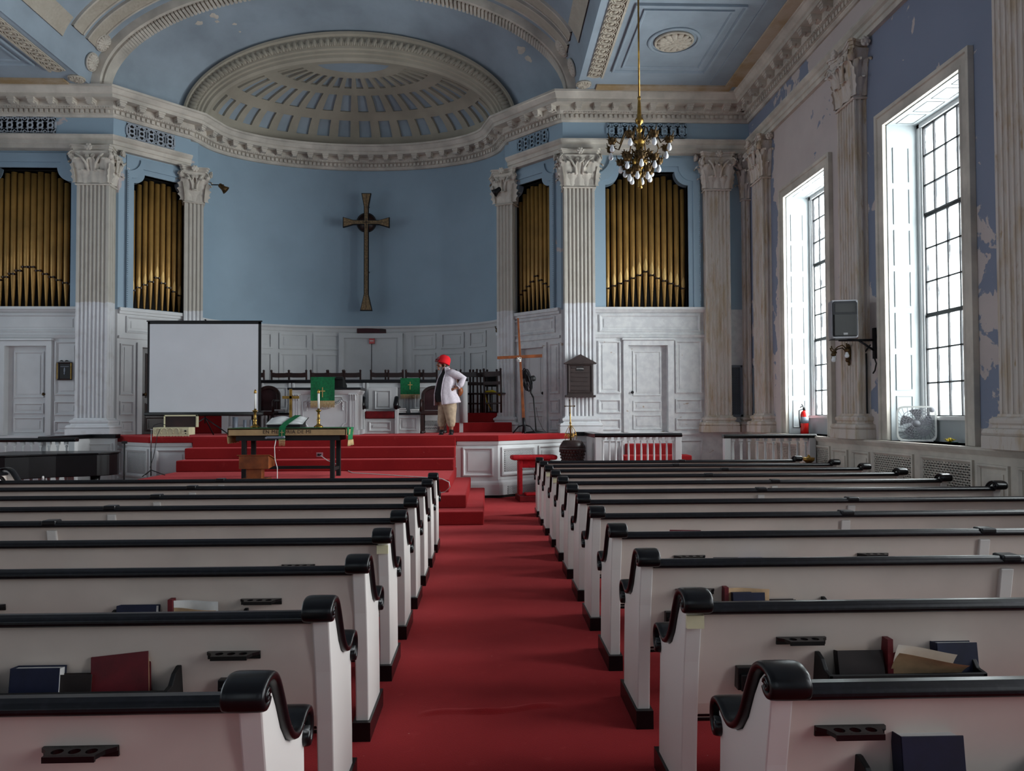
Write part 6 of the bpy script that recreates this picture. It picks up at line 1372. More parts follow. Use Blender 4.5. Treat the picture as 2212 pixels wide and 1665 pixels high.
# ================================================================== PIANO CORNER
o = thing('grand_piano', 'black grand piano with closed lid, behind the pews beside the platform steps', 'piano', (-8.3, 12.5, 0))
pl = [(-0.1, 0.75), (1.25, 0.75)] + [(1.25 + 0.68 * sin(PI / 2 * i / 8), 0.33 + 0.42 * cos(PI / 2 * i / 8)) for i in range(9)] + [(1.88, 0.16), (1.75, 0.02), (1.5, -0.08), (1.2, -0.2), (0.9, -0.42), (0.65, -0.62), (0.4, -0.70), (-0.1, -0.70)]
mb = MB(); mb.prism(pl, 0.62, 0.98, 'xy'); mb.build('case', 'black', o, bevel=0.01)
mb = MB(); mb.prism([(x * 1.01 + 0.005, y * 1.015) for x, y in pl], 0.985, 1.01, 'xy'); mb.build('lid', 'black', o, bevel=0.006)
mb = MB(); mb.box(-0.28, -0.1, -0.70, 0.75, 0.60, 0.78); mb.build('key_bed', 'black', o, bevel=0.008)
mb = MB(); mb.box(-0.26, -0.11, -0.62, 0.67, 0.78, 0.80); mb.build('keyboard', 'ivory', o)
for x, y in ((0.0, -0.55), (0.0, 0.6), (1.55, 0.35)): mb = MB(); mb.lathe([(0.03, 0), (0.035, 0.08), (0.05, 0.1), (0.07, 0.5), (0.08, 0.62)], 14, (x, y, 0)); mb.build('leg', 'black', o)
mb = MB(); mb.box(0.2, 0.26, -0.08, 0.12, 0.08, 0.62)
for k in (-0.05, 0.02, 0.09): mb.box(0.0, 0.22, k - 0.015, k + 0.015, 0.05, 0.065, 1)
mb.build('pedal_lyre', ['black', 'brass'], o)
bn = thing('piano_bench', 'low black bench in front of the piano holding a box and bottle', 'bench', (-7.15, 11.1, 0))
mb = MB(); mb.box(-0.5, 0.5, -0.18, 0.18, 0.46, 0.52); mb.build('seat', 'black', bn, bevel=0.015)
for sx in (-1, 1):
    for sy in (-1, 1): mb = MB(); mb.box(sx * 0.43 - 0.03, sx * 0.43 + 0.03, sy * 0.13 - 0.03, sy * 0.13 + 0.03, 0, 0.46); mb.build('leg', 'black', bn)
p = onY(72, 1045, 11.1); mb = MB(); mb.box(-0.055, 0.055, -0.04, 0.04, 0, 0.14); tag(mb.build('cardboard_box', 'greyplastic', loc=(p.x, 11.1, 0.52), bevel=0.004), 'small grey box on the piano bench beside the spray bottle', 'box')
p = onY(93, 1040, 11.1); o = thing('spray_bottle', 'translucent bottle on the piano bench beside a small grey box', 'bottle', (p.x, 11.1, 0.52))
mb = MB(); mb.lathe([(0.034, 0), (0.036, 0.02), (0.036, 0.12), (0.014, 0.16), (0.013, 0.18)], 16); mb.build('body', 'greyplastic', o)
mb = MB(); mb.lathe([(0.016, 0.18), (0.012, 0.22), (0.005, 0.225)], 12); mb.build('cap', 'candle', o)
p = onY(51, 1040, 11.1); mb = MB(); mb.box(-0.045, 0.045, -0.03, 0.03, 0, 0.09); tag(mb.build('tissue_packet', 'greymetal', loc=(p.x, 11.1, 0.52), bevel=0.006), 'low greyish packet on the piano bench nearer the sideways pew', 'packet')
# brass collection bowl glimpsed past the front pew
p = onY(1747, 992, 12.05); o = thing('brass_bowl', 'small gleaming brass bowl on a low stand, under the end of the window balustrade', 'bowl', (p.x, 12.05, 0)); z = p.z
mb = MB(); mb.lathe([(0.04, z - 0.06), (0.09, z - 0.02), (0.10, z + 0.03), (0.09, z + 0.03), (0.03, z - 0.04)], 20); mb.lathe([(0.02, z + 0.0), (0.035, z + 0.03), (0.02, z + 0.06), (0.006, z + 0.08)], 12); mb.build('bowl', 'brass', o)
mb = MB(); mb.box(-0.12, 0.12, -0.1, 0.1, z - 0.09, z - 0.06)
for sx in (-1, 1):
    for sy in (-1, 1): mb.box(sx * 0.1 - 0.012, sx * 0.1 + 0.012, sy * 0.08 - 0.012, sy * 0.08 + 0.012, 0, z - 0.09)
mb.build('stand', 'oak', o)

# ================================================================== WALL THINGS
Y = YF - 0.035; a_, b_ = onY(124, 821, Y), onY(155, 782, Y); o = thing('framed_plaque', 'dark framed plaque with gilt edges on the white panel beside the pillar', 'plaque', ((a_.x + b_.x) / 2, Y, a_.z)); w_, h_ = (b_.x - a_.x) / 2, b_.z - a_.z
mb = MB(); mb.box(-w_, w_, 0, 0.03, 0, h_); mb.build('panel', 'mattblack', o)
mb = MB(); frame(mb, -w_, w_, 0, h_, 0.03, 0.02); mb.build('frame', 'darkwood', o)
mb = MB(); mb.box(-w_ - 0.002, -w_ + 0.014, -0.026, 0.0, 0.02, h_ - 0.02); mb.box(w_ - 0.012, w_ + 0.004, -0.026, 0.0, 0.02, h_ - 0.02); mb.build('gilt_edge', 'brass', o)
mb = MB(); mb.ball((0, -0.005, h_ * 0.36), (0.018, 0.008, 0.022), 8, 6); mb.ball((0, -0.003, h_ * 0.55), (0.02, 0.005, 0.06), 8, 6); mb.box(-w_ * 0.6, w_ * 0.6, -0.003, 0, h_ * 0.74, h_ * 0.77); mb.build('relief_mark', 'greymetal', o)
mb = MB(); mb.grid(lambda u, v: ((u - 0.5) * w_ * 1.6, -0.01 - 0.01 * v, h_ + 0.012 + 0.03 * v * abs(sin(2.2 * PI * (u - 0.5)))), 16, 3); mb.build('bow_crest', 'mattblack', o)

# loudspeaker on its bracket
Y = 10.62; p = onY(1826, 690, Y); zt, zb_ = onY(1820, 646, Y).z, onY(1820, 729, Y).z; sw, sh, sd = 0.38, zt - zb_, 0.34
o = thing('loudspeaker', 'grey loudspeaker with a dark grille, held on a wall bracket between the windows', 'speaker', (p.x + 0.02, Y + 0.05, zb_), -0.20)
mb = MB(); mb.prism([(-sw / 2, 0), (sw / 2, 0), (sw / 2 + 0.0, sd * 0.55), (sw / 2 - 0.06, sd), (-sw / 2 + 0.06, sd), (-sw / 2, sd * 0.55)], 0, sh, 'xy'); mb.build('cabinet', 'greyplastic', o, bevel=0.03, seg=3)
mb = MB(); mb.prism([(-sw / 2 + .03, .02), (sw / 2 - .03, .02), (sw / 2 - .015, .04), (sw / 2 - .015, sh - .05), (sw / 2 - .04, sh - .02), (-sw / 2 + .04, sh - .02), (-sw / 2 + .015, sh - .05), (-sw / 2 + .015, .04)], -0.012, 0.02, 'xz'); mb.build('front_baffle', 'iron', o, bevel=0.008)
mb = MB(); mb.box(-sw / 2 + 0.03, sw / 2 - 0.03, -0.024, 0, 0.03, sh * 0.62); mb.build('grille', 'mattblack', o, bevel=0.012)
mb = MB(); mb.grid(lambda u, v: ((u - 0.5) * (sw - 0.07) * (1 - 0.75 * v), -0.014 + 0.0 + 0.02 * v, sh * 0.80 + (0.11 if False else 0.0) + (0.5 - abs(u - 0.5)) * 0.0 + (v - 0.0) * -0.02), 4, 2)
mb.prism([(-sw / 2 + .05, sh * .67), (sw / 2 - .05, sh * .67), (sw / 2 - .05, sh * .90), (-sw / 2 + .05, sh * .90)], -0.016, -0.012, 'xz'); mb.build('horn', 'mattblack', o)
mb = MB(); mb.box(-0.03, 0.03, -0.028, -0.023, 0.045, 0.075); mb.build('badge', 'metal', o)
mb = MB(); mb.box(sw / 2 - 0.03, sw / 2 + 0.002, sd * 0.25, sd * 0.45, sh * 0.5, sh * 0.62); mb.build('side_handle', 'iron', o)
bw = onX(1888, 740, XR - 0.03); o = thing('wall_bracket', 'black iron bracket arm carrying the grey loudspeaker', 'bracket', (XR - 0.005, bw.y, bw.z)); tp = Vector((p.x - (XR - 0.005) + 0.0, Y + 0.22 - bw.y, zb_ - bw.z - 0.018))
mb = MB(); mb.box(-0.035, 0.0, -0.03, 0.03, -0.24, 0.22); mb.build('wall_plate', 'iron', o)
mb = MB(); mb.tube([(-0.02, 0, tp.z - 0.01), (tp.x, tp.y, tp.z)], 0.018, 8); mb.tube([(-0.02, 0, -0.12), (tp.x * 0.45, tp.y * 0.45, tp.z - 0.01)], 0.016, 8); mb.box(tp.x - 0.1, tp.x + 0.1, tp.y - 0.1, tp.y + 0.1, tp.z + 0.004, tp.z + 0.016); mb.build('arm', 'iron', o)
mb = MB()
for pts in (((1888, 770), (1893, 785), (1890, 800), (1886, 806)), ((1880, 745), (1870, 758), (1864, 774)), ((1871, 763), (1872, 790), (1873, 880), (1874, 905), (1877, 930), (1879, 947))): mb.tube([onX(x, y, XR - 0.06) for x, y in pts], 0.012, 6)
tag(mb.build('speaker_cable', 'mattblack'), 'black cable hanging down the wall below the loudspeaker bracket', 'cable')
def sconce(label, loc, rz, n=3, sc=1.0):
    o = thing('wall_sconce', label, 'lamp', loc, rz)
    mb = MB(); mb.ball((0, 0.0, 0), (0.05 * sc, 0.03 * sc, 0.13 * sc), 10, 8); mb.ball((0, -0.02, -0.11 * sc), (0.035 * sc,) * 3, 8, 6)
    for i in range(7): mb.ball((0.03 * sc * cos(i * 2.2), -0.02, 0.04 * sc * (i - 3) * 0.9), (0.03 * sc, 0.022, 0.035 * sc), 6, 5)
    mb.lathe([(0.004, -0.20 * sc), (0.02, -0.17 * sc), (0.01, -0.12 * sc)], 8); mb.build('back_plate', 'oldbrass', o)
    for i in range(n):
        an = -PI / 2 + (i - (n - 1) / 2) * 1.0; d = Vector((cos(an), sin(an), 0)); r_ = 0.24 * sc; z0 = 0.06 * sc - 0.05 * sc * (i % 2)
        mb = MB(); mb.tube([d * 0.03 + Vector((0, 0, z0)), d * 0.10 * sc + Vector((0, 0, z0 + 0.07 * sc)), d * 0.18 * sc + Vector((0, 0, z0 + 0.05 * sc)), d * r_ + Vector((0, 0, z0)), d * (r_ + 0.04) + Vector((0, 0, z0 + 0.03)), d * (r_ + 0.05) + Vector((0, 0, z0 + 0.07))], 0.010, 6)
        mb.lathe([(0.012, 0.0), (0.035, -0.02), (0.04, -0.045), (0.02, -0.06)], 10, tuple(d * r_ + Vector((0, 0, z0)))); arm = mb.build('arm', 'oldbrass', o)
        mb = MB(); mb.lathe([(0.014, -0.06), (0.02, -0.08), (0.034, -0.115), (0.028, -0.14), (0.01, -0.152)], 12, tuple(d * r_ + Vector((0, 0, z0)))); mb.build('bulb', 'glassbulb', arm)
    return o
q = onX(1848, 760, XR - 0.21); sconce('brass branching wall sconce under the loudspeaker', (XR - 0.21, 11.12, q.z), PI / 2 + PI + 0.0 if False else -PI / 2, 3)
q = onY(1092, 714, 17.55); sconce('dark branching wall sconce at the edge of the apse, beside the corner pilaster', (q.x + 0.02, 17.62, q.z), -PI / 2 + 0.5, 3, 1.05)
def flood(label, px, py, Y, d):
    q = onY(px, py, Y); o = thing('flood_lamp', label, 'lamp', q); T = Vector(d).normalized().to_track_quat('Z', 'Y').to_matrix().to_4x4()
    mb = MB(); mb.lathe([(0.03, -0.10), (0.05, -0.08), (0.06, 0.02), (0.10, 0.10), (0.095, 0.10), (0.05, 0.0)], 14, T=T); mb.build('shade', 'iron' if px > 800 else 'oldbrass', o)
    mb = MB(); mb.tube([(0, 0, 0), (0, 0.06, 0.08), (0.30 if px > 800 else -0.30, 0.12, 0.10)], 0.012, 6); mb.build('arm', 'iron', o)
flood('small dark flood lamp clipped to the corner capital beside the apse cross', 1074, 412, 16.85, (-0.8, 0.3, -0.55))
flood('small brassy flood lamp clipped to the corner capital above the projection screen', 481, 405, 16.85, (0.7, 0.2, -0.6))

# fire extinguisher, box fan and flower on the window ledges
q = onX(1738, 931, 6.0); o = thing('fire_extinguisher', 'red fire extinguisher standing on the far window ledge', 'fire extinguisher', (6.0, q.y, SILL))
mb = MB(); mb.lathe([(0.07, 0), (0.075, 0.01), (0.075, 0.36), (0.06, 0.41), (0.025, 0.44)], 20); mb.build('cylinder', 'extred', o)
mb = MB(); mb.lathe([(0.0755, 0.20), (0.0755, 0.32)], 20); mb.build('paper_label', 'greymetal', o)
mb = MB(); mb.lathe([(0.025, 0.44), (0.028, 0.49), (0.015, 0.50)], 12); mb.tube([(0.02, 0, 0.48), (-0.05, -0.02, 0.52), (-0.09, -0.03, 0.50)], 0.010, 6); mb.tube([(0.0, 0, 0.50), (-0.06, -0.02, 0.56)], 0.009, 6); mb.build('valve_handle', 'mattblack', o)
mb = MB(); mb.tube([(-0.02, 0, 0.47), (-0.10, 0.0, 0.44), (-0.10, 0.0, 0.30), (-0.085, 0, 0.12)], 0.011, 6); mb.build('hose', 'mattblack', o)
q = onZ(1978, 950, SILL); o = thing('box_fan', 'white square box fan leaning on the near window ledge', 'fan', (5.97, 10.00, SILL), -0.52); FS = 0.245
mb = MB()
for k in range(36):
    an = 2 * PI * k / 36
    def ro(an, r): c, s_ = cos(an), sin(an); m_ = max(abs(c), abs(s_)); f = (abs(c) ** 7 + abs(s_) ** 7) ** (-1 / 7); return (r * f * c, r * f * s_)
outer_ = [ro(2 * PI * k / 48, FS) for k in range(48)]; inner_ = [ro(2 * PI * k / 48, FS - 0.022) for k in range(48)]
vs = [(x, y_, FS + z) for y_ in (-0.055, 0.055) for lst in (outer_, inner_) for x, z in lst]; fs = []
for k in range(48):
    j = (k + 1) % 48; fs += [(k, j, 48 + j, 48 + k), (96 + k, 96 + j, 144 + j, 144 + k), (k, j, 96 + j, 96 + k), (48 + k, 48 + j, 144 + j, 144 + k)]
mb.add(vs, fs); mb.box(-0.2, 0.2, -0.07, 0.07, 0, 0.02); mb.build('housing', 'candle', o)
mb = MB()
for yy in (-0.05, 0.05):
    for r_ in (0.06, 0.095, 0.13, 0.165, 0.20): mb.tube([(r_ * cos(k * PI / 16), yy, FS + r_ * sin(k * PI / 16)) for k in range(32)], 0.0028, 4, closed=True)
    for k in range(28): an = 2 * PI * k / 28; x, z = ro(an, FS - 0.02); mb.tube([(0.05 * cos(an), yy, FS + 0.05 * sin(an)), (x * 0.6 * cos(0.3) - z * 0.6 * sin(0.3), yy, FS + x * 0.6 * sin(0.3) + z * 0.6 * cos(0.3)), (x, yy, FS + z)], 0.0026, 4)
mb.build('grille', 'greyplastic', o)
for k in range(5):
    mb = MB(); mb.grid(lambda u, v: ((0.03 + 0.17 * v) * cos(2 * PI * k / 5 + (u - 0.5) * 0.8 + 0.4 * v), 0.05 * (u - 0.5), FS + (0.03 + 0.17 * v) * sin(2 * PI * k / 5 + (u - 0.5) * 0.8 + 0.4 * v)), 6, 6); mb.build('blade', 'greyplastic', o)
mb = MB(); mb.lathe([(0.055, -0.062), (0.055, 0.05)], 24, T=Tl(0, 0, FS) @ Rx(PI / 2) @ Tl(0, 0, 0.0)); mb.build('hub', 'greyplastic', o)
mb = MB(); mb.lathe([(0.035, 0.05), (0.035, 0.07), (0.03, 0.075)], 18, T=Tl(FS - 0.055, 0.0, 2 * FS - 0.055) @ Rx(PI / 2)); mb.build('dial', 'greyplastic', o)
q = onZ(2052, 957, SILL); o = thing('yellow_flower', 'small yellow flower spray lying on the ledge beside the box fan', 'flower', (q.x, q.y, SILL + 0.0))
mb = MB()
for i in range(16): an = i * 2.4; l = 0.05 + 0.03 * (i % 3) / 2; mb.tube([(0, 0, 0.012), (l * 0.6 * cos(an), l * 0.6 * sin(an), 0.035 + 0.01 * (i % 4)), (l * cos(an), l * sin(an), 0.02 + 0.015 * (i % 3))], [0.006, 0.011, 0.003], 5, flat=0.5)
mb.build('petals', 'yellow', o)
mb = MB(); mb.tube([(0, 0, 0.01), (0.09, 0.05, 0.008), (0.15, 0.06, 0.006)], 0.004, 5); mb.build('stem', 'green', o)

# ================================================================== CHANDELIER
CX, CY_ = onY(1381, 262, 10.3).x, 10.3; Zc = onY(1381, 262, 10.3).z     # Zc: the large knob
o = thing('chandelier', 'brass chandelier with two tiers of curling arms and bare white bulbs, on a long rod', 'chandelier', (CX, CY_, Zc))
mb = MB(); mb.lathe([(0.013, 0.30), (0.013, CEIL - Zc)], 10); mb.build('rod', 'brass', o)
mb = MB(); mb.lathe([(0.02, CEIL - Zc - 0.12), (0.09, CEIL - Zc - 0.04), (0.11, CEIL - Zc)], 20); mb.build('ceiling_rose', 'brass', o)
mb = MB(); mb.lathe([(0.014, 0.36), (0.024, 0.35), (0.024, 0.32), (0.017, 0.31), (0.022, 0.26), (0.030, 0.09), (0.034, 0.05), (0.052, 0.04), (0.062, 0.01), (0.052, -0.02), (0.024, -0.05), (0.018, -0.075), (0.04, -0.10), (0.046, -0.125), (0.034, -0.15), (0.018, -0.17), (0.03, -0.19), (0.032, -0.24), (0.045, -0.25),
    (0.05, -0.26), (0.085, -0.27), (0.085, -0.30), (0.05, -0.34), (0.055, -0.36), (0.045, -0.45), (0.05, -0.50), (0.10, -0.55), (0.11, -0.60), (0.085, -0.66), (0.03, -0.70), (0.024, -0.73), (0.03, -0.75), (0.014, -0.78), (0.012, -0.82), (0.018, -0.83), (0.02, -0.86), (0.034, -0.94), (0.036, -0.965), (0.0, -0.97)], 24); mb.build('stem', 'brass', o)
mb = MB()
for k in range(12): leaf(mb, Rz(2 * PI * k / 12) @ Tl(0, -0.04, -0.36), 0.035, 0.10, 0.03)
for k in range(10): leaf(mb, Rz(2 * PI * (k + .5) / 10) @ Tl(0, -0.05, -0.52), 0.04, 0.09, 0.03)
mb.build('stem_leaves', 'oldbrass', o)
TOPL = o
def ch_arm(an, r, zs, tip, big):
    d = Vector((cos(an), sin(an), 0)); Z_ = lambda z: Vector((0, 0, z)); pts = []
    ctl = [(0.05, zs), (0.10, zs + 0.07), (0.17, zs + 0.12 * big), (0.24 * r / 0.45, zs + 0.09 * big), (r * 0.72, zs - 0.04), (r * 0.88, tip), (r, tip + 0.0), (r + 0.05, tip + 0.04), (r + 0.06, tip + 0.09)]
    mb = MB(); mb.tube([d * a_ + Z_(z) for a_, z in ctl], [0.011] * 6 + [0.010, 0.009, 0.004], 6)
    tn = Vector((-sin(an), cos(an), 0))
    mb.tube([d * (0.13 + 0.04 * cos(j * 0.5) * (1 - j / 18)) + Z_(zs + 0.02 + 0.04 * sin(j * 0.5) * (1 - j / 18)) for j in range(16)], 0.006, 5)
    ap_ = mb.build('arm', 'oldbrass', o); c = tuple(d * r + Z_(tip))
    mb = MB(); mb.lathe([(0.012, 0.015), (0.03, 0.005), (0.044, -0.02), (0.046, -0.045), (0.036, -0.062), (0.02, -0.07)], 10, c)
    for j in range(6): leaf(mb, Matrix.Translation(c) @ Rz(j * PI / 3) @ Tl(0, -0.034, -0.05), 0.04, 0.075, 0.03)
    mb.build('cup', 'oldbrass', ap_)
    mb = MB(); mb.lathe([(0.016, -0.065), (0.017, -0.085), (0.024, -0.10), (0.033, -0.125), (0.034, -0.142), (0.026, -0.163), (0.01, -0.173), (0, -0.174)], 14, c); mb.build('bulb', 'glassbulb', ap_)
for k in range(8): ch_arm(2 * PI * k / 8 + 0.28, 0.43, -0.32, -0.32, 1.5)
for k in range(8): ch_arm(2 * PI * (k + 0.5) / 8 + 0.28, 0.27, -0.56, -0.57, 1.0)
for k in range(6): ch_arm(2 * PI * k / 6 + 0.1, 0.15, -0.62, -0.70, 0.5)

# ================================================================== THE WOMAN
WY = 14.86; p = onY(964, 938, WY)
o = thing('person', 'woman in a red hat and pale cardigan, hand on hip, looking across the chancel', 'person', (p.x, WY, PZ), 0.40)
def rings(mb, rs, n=28, m=0, a0=0.0, a1=2 * PI, slope=0.0, wr=0.0, k=7):
    cl = abs(a1 - a0 - 2 * PI) < 1e-6
    def fn(u, v):
        t = v * (len(rs) - 1); i = min(int(t), len(rs) - 2); f = t - i; f2 = f * f * (3 - 2 * f)
        c = [rs[i][q] + (rs[i + 1][q] - rs[i][q]) * f2 for q in range(5)]; a_ = a0 + (a1 - a0) * u; w_ = 1 + wr * sin(k * a_ + 3 * c[2]) * (1 - v)
        x = c[0] + c[3] * w_ * cos(a_); return (x, c[1] + c[4] * w_ * sin(a_), c[2] + slope * (x - c[0]) * (1 - v))
    mb.grid(fn, n, (len(rs) - 1) * 4, m, True, cu=cl)
# body: one continuous surface (head with face, neck, trunk, arms with hands, legs)
mb = MB()
mb_rs = [(-0.105, 0, 1.300, 0.030, 0.030), (-0.110, 0, 1.318, 0.062, 0.050), (-0.098, 0, 1.345, 0.088, 0.062), (-0.085, 0, 1.385, 0.098, 0.071), (-0.070, 0, 1.43, 0.107, 0.076), (-0.064, 0, 1.475, 0.113, 0.079), (-0.06, 0, 1.52, 0.105, 0.074), (-0.06, 0, 1.56, 0.075, 0.055), (-0.06, 0, 1.58, 0.02, 0.02)]
rings(mb, mb_rs, 24)
mb.ball((-0.185, 0, 1.405), (0.026, 0.016, 0.014)); mb.ball((-0.177, 0, 1.428), (0.018, 0.011, 0.03)); mb.ball((-0.177, 0, 1.362), (0.014, 0.024, 0.010)); mb.ball((-0.172, 0, 1.348), (0.016, 0.022, 0.010)); mb.ball((-0.158, 0, 1.318), (0.025, 0.028, 0.02)); mb.ball((-0.165, 0, 1.462), (0.016, 0.05, 0.012))
for sy in (-1, 1): mb.ball((-0.055, sy * 0.079, 1.41), (0.022, 0.010, 0.034)); mb.ball((-0.145, sy * 0.042, 1.39), (0.03, 0.026, 0.03))
rings(mb, [(-0.02, 0, 1.20, 0.085, 0.09), (-0.03, 0, 1.27, 0.062, 0.062), (-0.06, 0, 1.34, 0.058, 0.056), (-0.06, 0, 1.40, 0.06, 0.06)], 20)
rings(mb, [(0.02, 0, 0.55, 0.14, 0.17), (0.02, 0, 0.70, 0.17, 0.19), (0.0, 0, 0.85, 0.18, 0.19), (0.0, 0, 1.0, 0.165, 0.18), (0.02, 0, 1.14, 0.15, 0.18), (0.03, 0, 1.25, 0.11, 0.16), (0.0, 0, 1.30, 0.05, 0.06)], 24)
ARM = {-1: [(0.05, -0.165, 1.235), (0.17, -0.21, 1.19), (0.275, -0.235, 1.12), (0.22, -0.255, 1.01), (0.135, -0.262, 0.935)], 1: [(0.05, 0.165, 1.235), (0.15, 0.22, 1.18), (0.235, 0.25, 1.10), (0.17, 0.265, 1.0), (0.09, 0.262, 0.93)]}
def hand(mb, wst, sy):
    w0 = Vector(wst); f = Vector((-0.96, 0.10 * -sy, -0.22)).normalized()
    mb.tube([w0, w0 + f * 0.03, w0 + f * 0.075], [0.024, 0.032, 0.030], 10, flat=0.62)
    for i, (l, dz) in enumerate(((0.062, 0.022), (0.070, 0.008), (0.064, -0.007), (0.050, -0.021))):
        b = w0 + f * 0.065 + Vector((0, 0, dz)); e = b + f * l * 0.5 + Vector((0, -sy * 0.004, -0.006)); g = e + f * l * 0.5 + Vector((0, -sy * 0.020, -0.012)); mb.tube([b, e, g], [0.0095, 0.009, 0.0075], 7); mb.ball(g, 0.0076, 7, 5)
    t = w0 + f * 0.02 + Vector((0, 0, 0.022)); mb.tube([t, t + Vector((0.0, 0, 0.03)) + f * 0.02, t + f * 0.055 + Vector((0, -sy * 0.006, 0.04))], [0.013, 0.011, 0.008], 7)
for sy in (-1, 1): mb.tube(ARM[sy], [0.060, 0.055, 0.046, 0.040, 0.027], 12); hand(mb, ARM[sy][-1], sy)
LEG = {-1: [(0.05, -0.09, 0.60), (0.055, -0.095, 0.40), (0.07, -0.10, 0.22), (0.072, -0.10, 0.10), (0.07, -0.11, 0.05)], 1: [(0.0, 0.09, 0.60), (-0.03, 0.09, 0.40), (-0.06, 0.085, 0.22), (-0.072, 0.08, 0.10), (-0.075, 0.07, 0.05)]}
for sy in (-1, 1):
    mb.tube(LEG[sy], [0.11, 0.065, 0.055, 0.038, 0.04], 14); a_ = LEG[sy][-1]; mb.tube([(a_[0] + 0.02, a_[1] + 0.03, 0.045), (a_[0] - 0.03, a_[1] - 0.07, 0.035), (a_[0] - 0.055, a_[1] - 0.13, 0.025)], [0.035, 0.036, 0.026], 10, flat=0.7)
body = mb.build('body', 'skin', o); rm = body.modifiers.new('skin_surface', 'REMESH'); rm.mode = 'VOXEL'; rm.voxel_size = 0.0055; rm.use_smooth_shade = True
sm = body.modifiers.new('soften', 'SMOOTH'); sm.factor = 0.5; sm.iterations = 3
for sy in (-1, 1):
    mb = MB(); mb.ball((-0.163, sy * 0.034, 1.438), (0.009, 0.014, 0.007), 8, 6); mb.build('eye', 'mattblack', o)
mb = MB(); rings(mb, [(-0.015, 0, 1.355, 0.055, 0.058), (-0.02, 0, 1.385, 0.075, 0.074), (-0.02, 0, 1.43, 0.085, 0.083), (-0.03, 0, 1.47, 0.095, 0.085)], 24, 0, -PI * 0.62, PI * 0.62); mb.build('hair', 'hair', o)
mb = MB(); T = Tl(-0.062, 0, 1.432) @ Ry(0.33)
mb.lathe([(0.128, 0.0), (0.132, 0.006), (0.130, 0.02), (0.127, 0.06), (0.122, 0.10), (0.112, 0.135), (0.092, 0.160), (0.06, 0.176), (0.02, 0.182), (0, 0.182)], 36, T=T); hat = mb.build('hat', 'hat', o)
mb = MB()
for k, (x, y, z, rx, ry, rz_) in enumerate(((-0.185, -0.02, 1.515, 0.04, 0.03, 0.018), (-0.215, -0.03, 1.495, 0.035, 0.02, 0.010), (-0.19, 0.03, 1.52, 0.03, 0.03, 0.016), (-0.175, -0.04, 1.54, 0.025, 0.012, 0.028), (-0.205, 0.0, 1.475, 0.04, 0.035, 0.008))): mb.ball((x, y, z), (rx, ry, rz_), 10, 7)
mb.build('hat_bow', 'maroon', hat)
mb = MB(); rings(mb, [(0.01, 0, 0.66, 0.215, 0.215), (-0.02, 0, 0.84, 0.215, 0.215), (-0.005, 0, 1.0, 0.185, 0.20), (0.01, 0, 1.14, 0.165, 0.19), (0.03, 0, 1.25, 0.12, 0.165), (0.0, 0, 1.305, 0.072, 0.075)], 30); mb.build('black_top', 'blackcloth', o)
mb = MB(); cr = [(0.03, 0, 0.625, 0.272, 0.280), (-0.005, 0, 0.82, 0.236, 0.248), (0.0, 0, 1.0, 0.206, 0.228), (0.022, 0, 1.14, 0.186, 0.212), (0.038, 0, 1.25, 0.138, 0.182), (0.012, 0, 1.315, 0.088, 0.10), (0.0, 0, 1.355, 0.066, 0.068), (0.0, 0, 1.372, 0.064, 0.066)]
rings(mb, cr, 44, 0, -PI + 0.80, PI - 0.10, 0.13, 0.030, 9)
for sg, a_ in ((1, -PI + 0.80), (-1, PI - 0.10)):        # turned front edges
    e = [Vector((c[0] + c[3] * 1.012 * cos(a_), c[1] + c[4] * 1.012 * sin(a_), c[2] + (0.13 * c[3] * cos(a_) if i == 0 else 0))) for i, c in enumerate(cr)]; mb.tube(e, 0.016, 8, flat=0.6)
cg = mb.build('cardigan', 'cardigan', o); sd_ = cg.modifiers.new('cloth', 'SOLIDIFY'); sd_.thickness = 0.008
for sy in (-1, 1):
    A = ARM[sy]; mb = MB(); mb.tube([(0.02, sy * 0.13, 1.27), A[0], A[1], (A[2][0] + 0.005, A[2][1], A[2][2] + 0.01), A[3], Vector(A[3]).lerp(Vector(A[4]), 0.8)], [0.065, 0.088, 0.082, 0.074, 0.062, 0.047], 16)
    mb.tube([Vector(A[3]).lerp(Vector(A[4]), 0.7), Vector(A[3]).lerp(Vector(A[4]), 0.85)], 0.051, 14); mb.build('sleeve', 'cardigan', cg)
mb = MB()
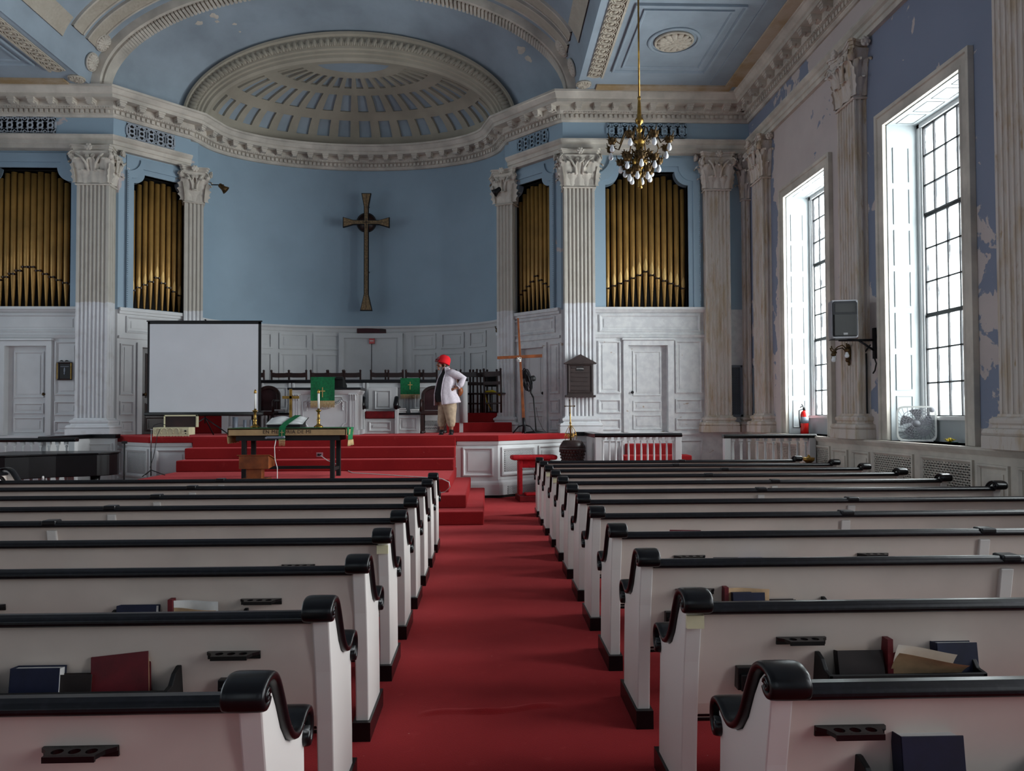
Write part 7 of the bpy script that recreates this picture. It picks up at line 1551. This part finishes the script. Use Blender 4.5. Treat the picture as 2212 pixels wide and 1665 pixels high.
for sy in (-1, 1):
    L_ = LEG[sy]; rs = [(L_[3][0] + 0.0, L_[3][1], 0.165, 0.062, 0.062), (L_[2][0], L_[2][1], 0.20, 0.078, 0.075), (L_[2][0], L_[2][1], 0.26, 0.092, 0.09), (L_[1][0], L_[1][1], 0.40, 0.112, 0.105), (L_[0][0] - 0.0, L_[0][1] - sy * 0.01, 0.56, 0.142, 0.120), (0.02, sy * 0.07, 0.70, 0.165, 0.13)]
    rings(mb, rs, 28, 0, 0, 2 * PI, 0, 0.06, 5)
mb.build('trousers', 'khaki', o)
for sy in (-1, 1):
    a_ = LEG[sy][-1]; mb = MB(); mb.tube([(a_[0] + 0.025, a_[1] + 0.045, 0.045), (a_[0] + 0.01, a_[1] + 0.0, 0.058), (a_[0] - 0.03, a_[1] - 0.08, 0.042), (a_[0] - 0.055, a_[1] - 0.135, 0.034), (a_[0] - 0.066, a_[1] - 0.165, 0.028)], [0.038, 0.046, 0.045, 0.042, 0.026], 14, flat=0.85)
    mb.tube([(a_[0], a_[1], 0.05), (a_[0], a_[1], 0.10)], [0.045, 0.043], 14); sh_ = mb.build('shoe', 'shoe', o)
    mb = MB(); mb.prism([(a_[0] + 0.065, a_[1] + 0.06), (a_[0] - 0.02, a_[1] + 0.075), (a_[0] - 0.115, a_[1] - 0.14), (a_[0] - 0.07, a_[1] - 0.185), (a_[0] - 0.025, a_[1] - 0.16)], 0.0, 0.016, 'xy'); mb.build('sole', 'mattblack', sh_, bevel=0.004)
bg = thing('handbag', 'tan leather shoulder bag tucked behind the elbow of the woman in the red hat', 'bag', (p.x + 0.27, WY - 0.02, PZ + 0.80))
mb = MB(); mb.grid(lambda u, v: (0.055 * cos(2 * PI * u) * sin(PI * (0.02 + 0.96 * v)) ** 0.6 + 0.02 * sin(PI * v), 0.12 * sin(2 * PI * u) * sin(PI * (0.02 + 0.96 * v)) ** 0.6, 0.22 * v - 0.03), 18, 14, 0, True, cu=True); mb.build('pouch', 'leather', bg)
mb = MB(); mb.tube([(0.0, -0.07, 0.17), (-0.02, -0.10, 0.30), (-0.12, -0.10, 0.50), (-0.20, -0.06, 0.555), (-0.23, 0.05, 0.555), (-0.12, 0.10, 0.45), (0.0, 0.07, 0.17)], 0.008, 6, flat=0.5); mb.build('strap', 'leather', bg)
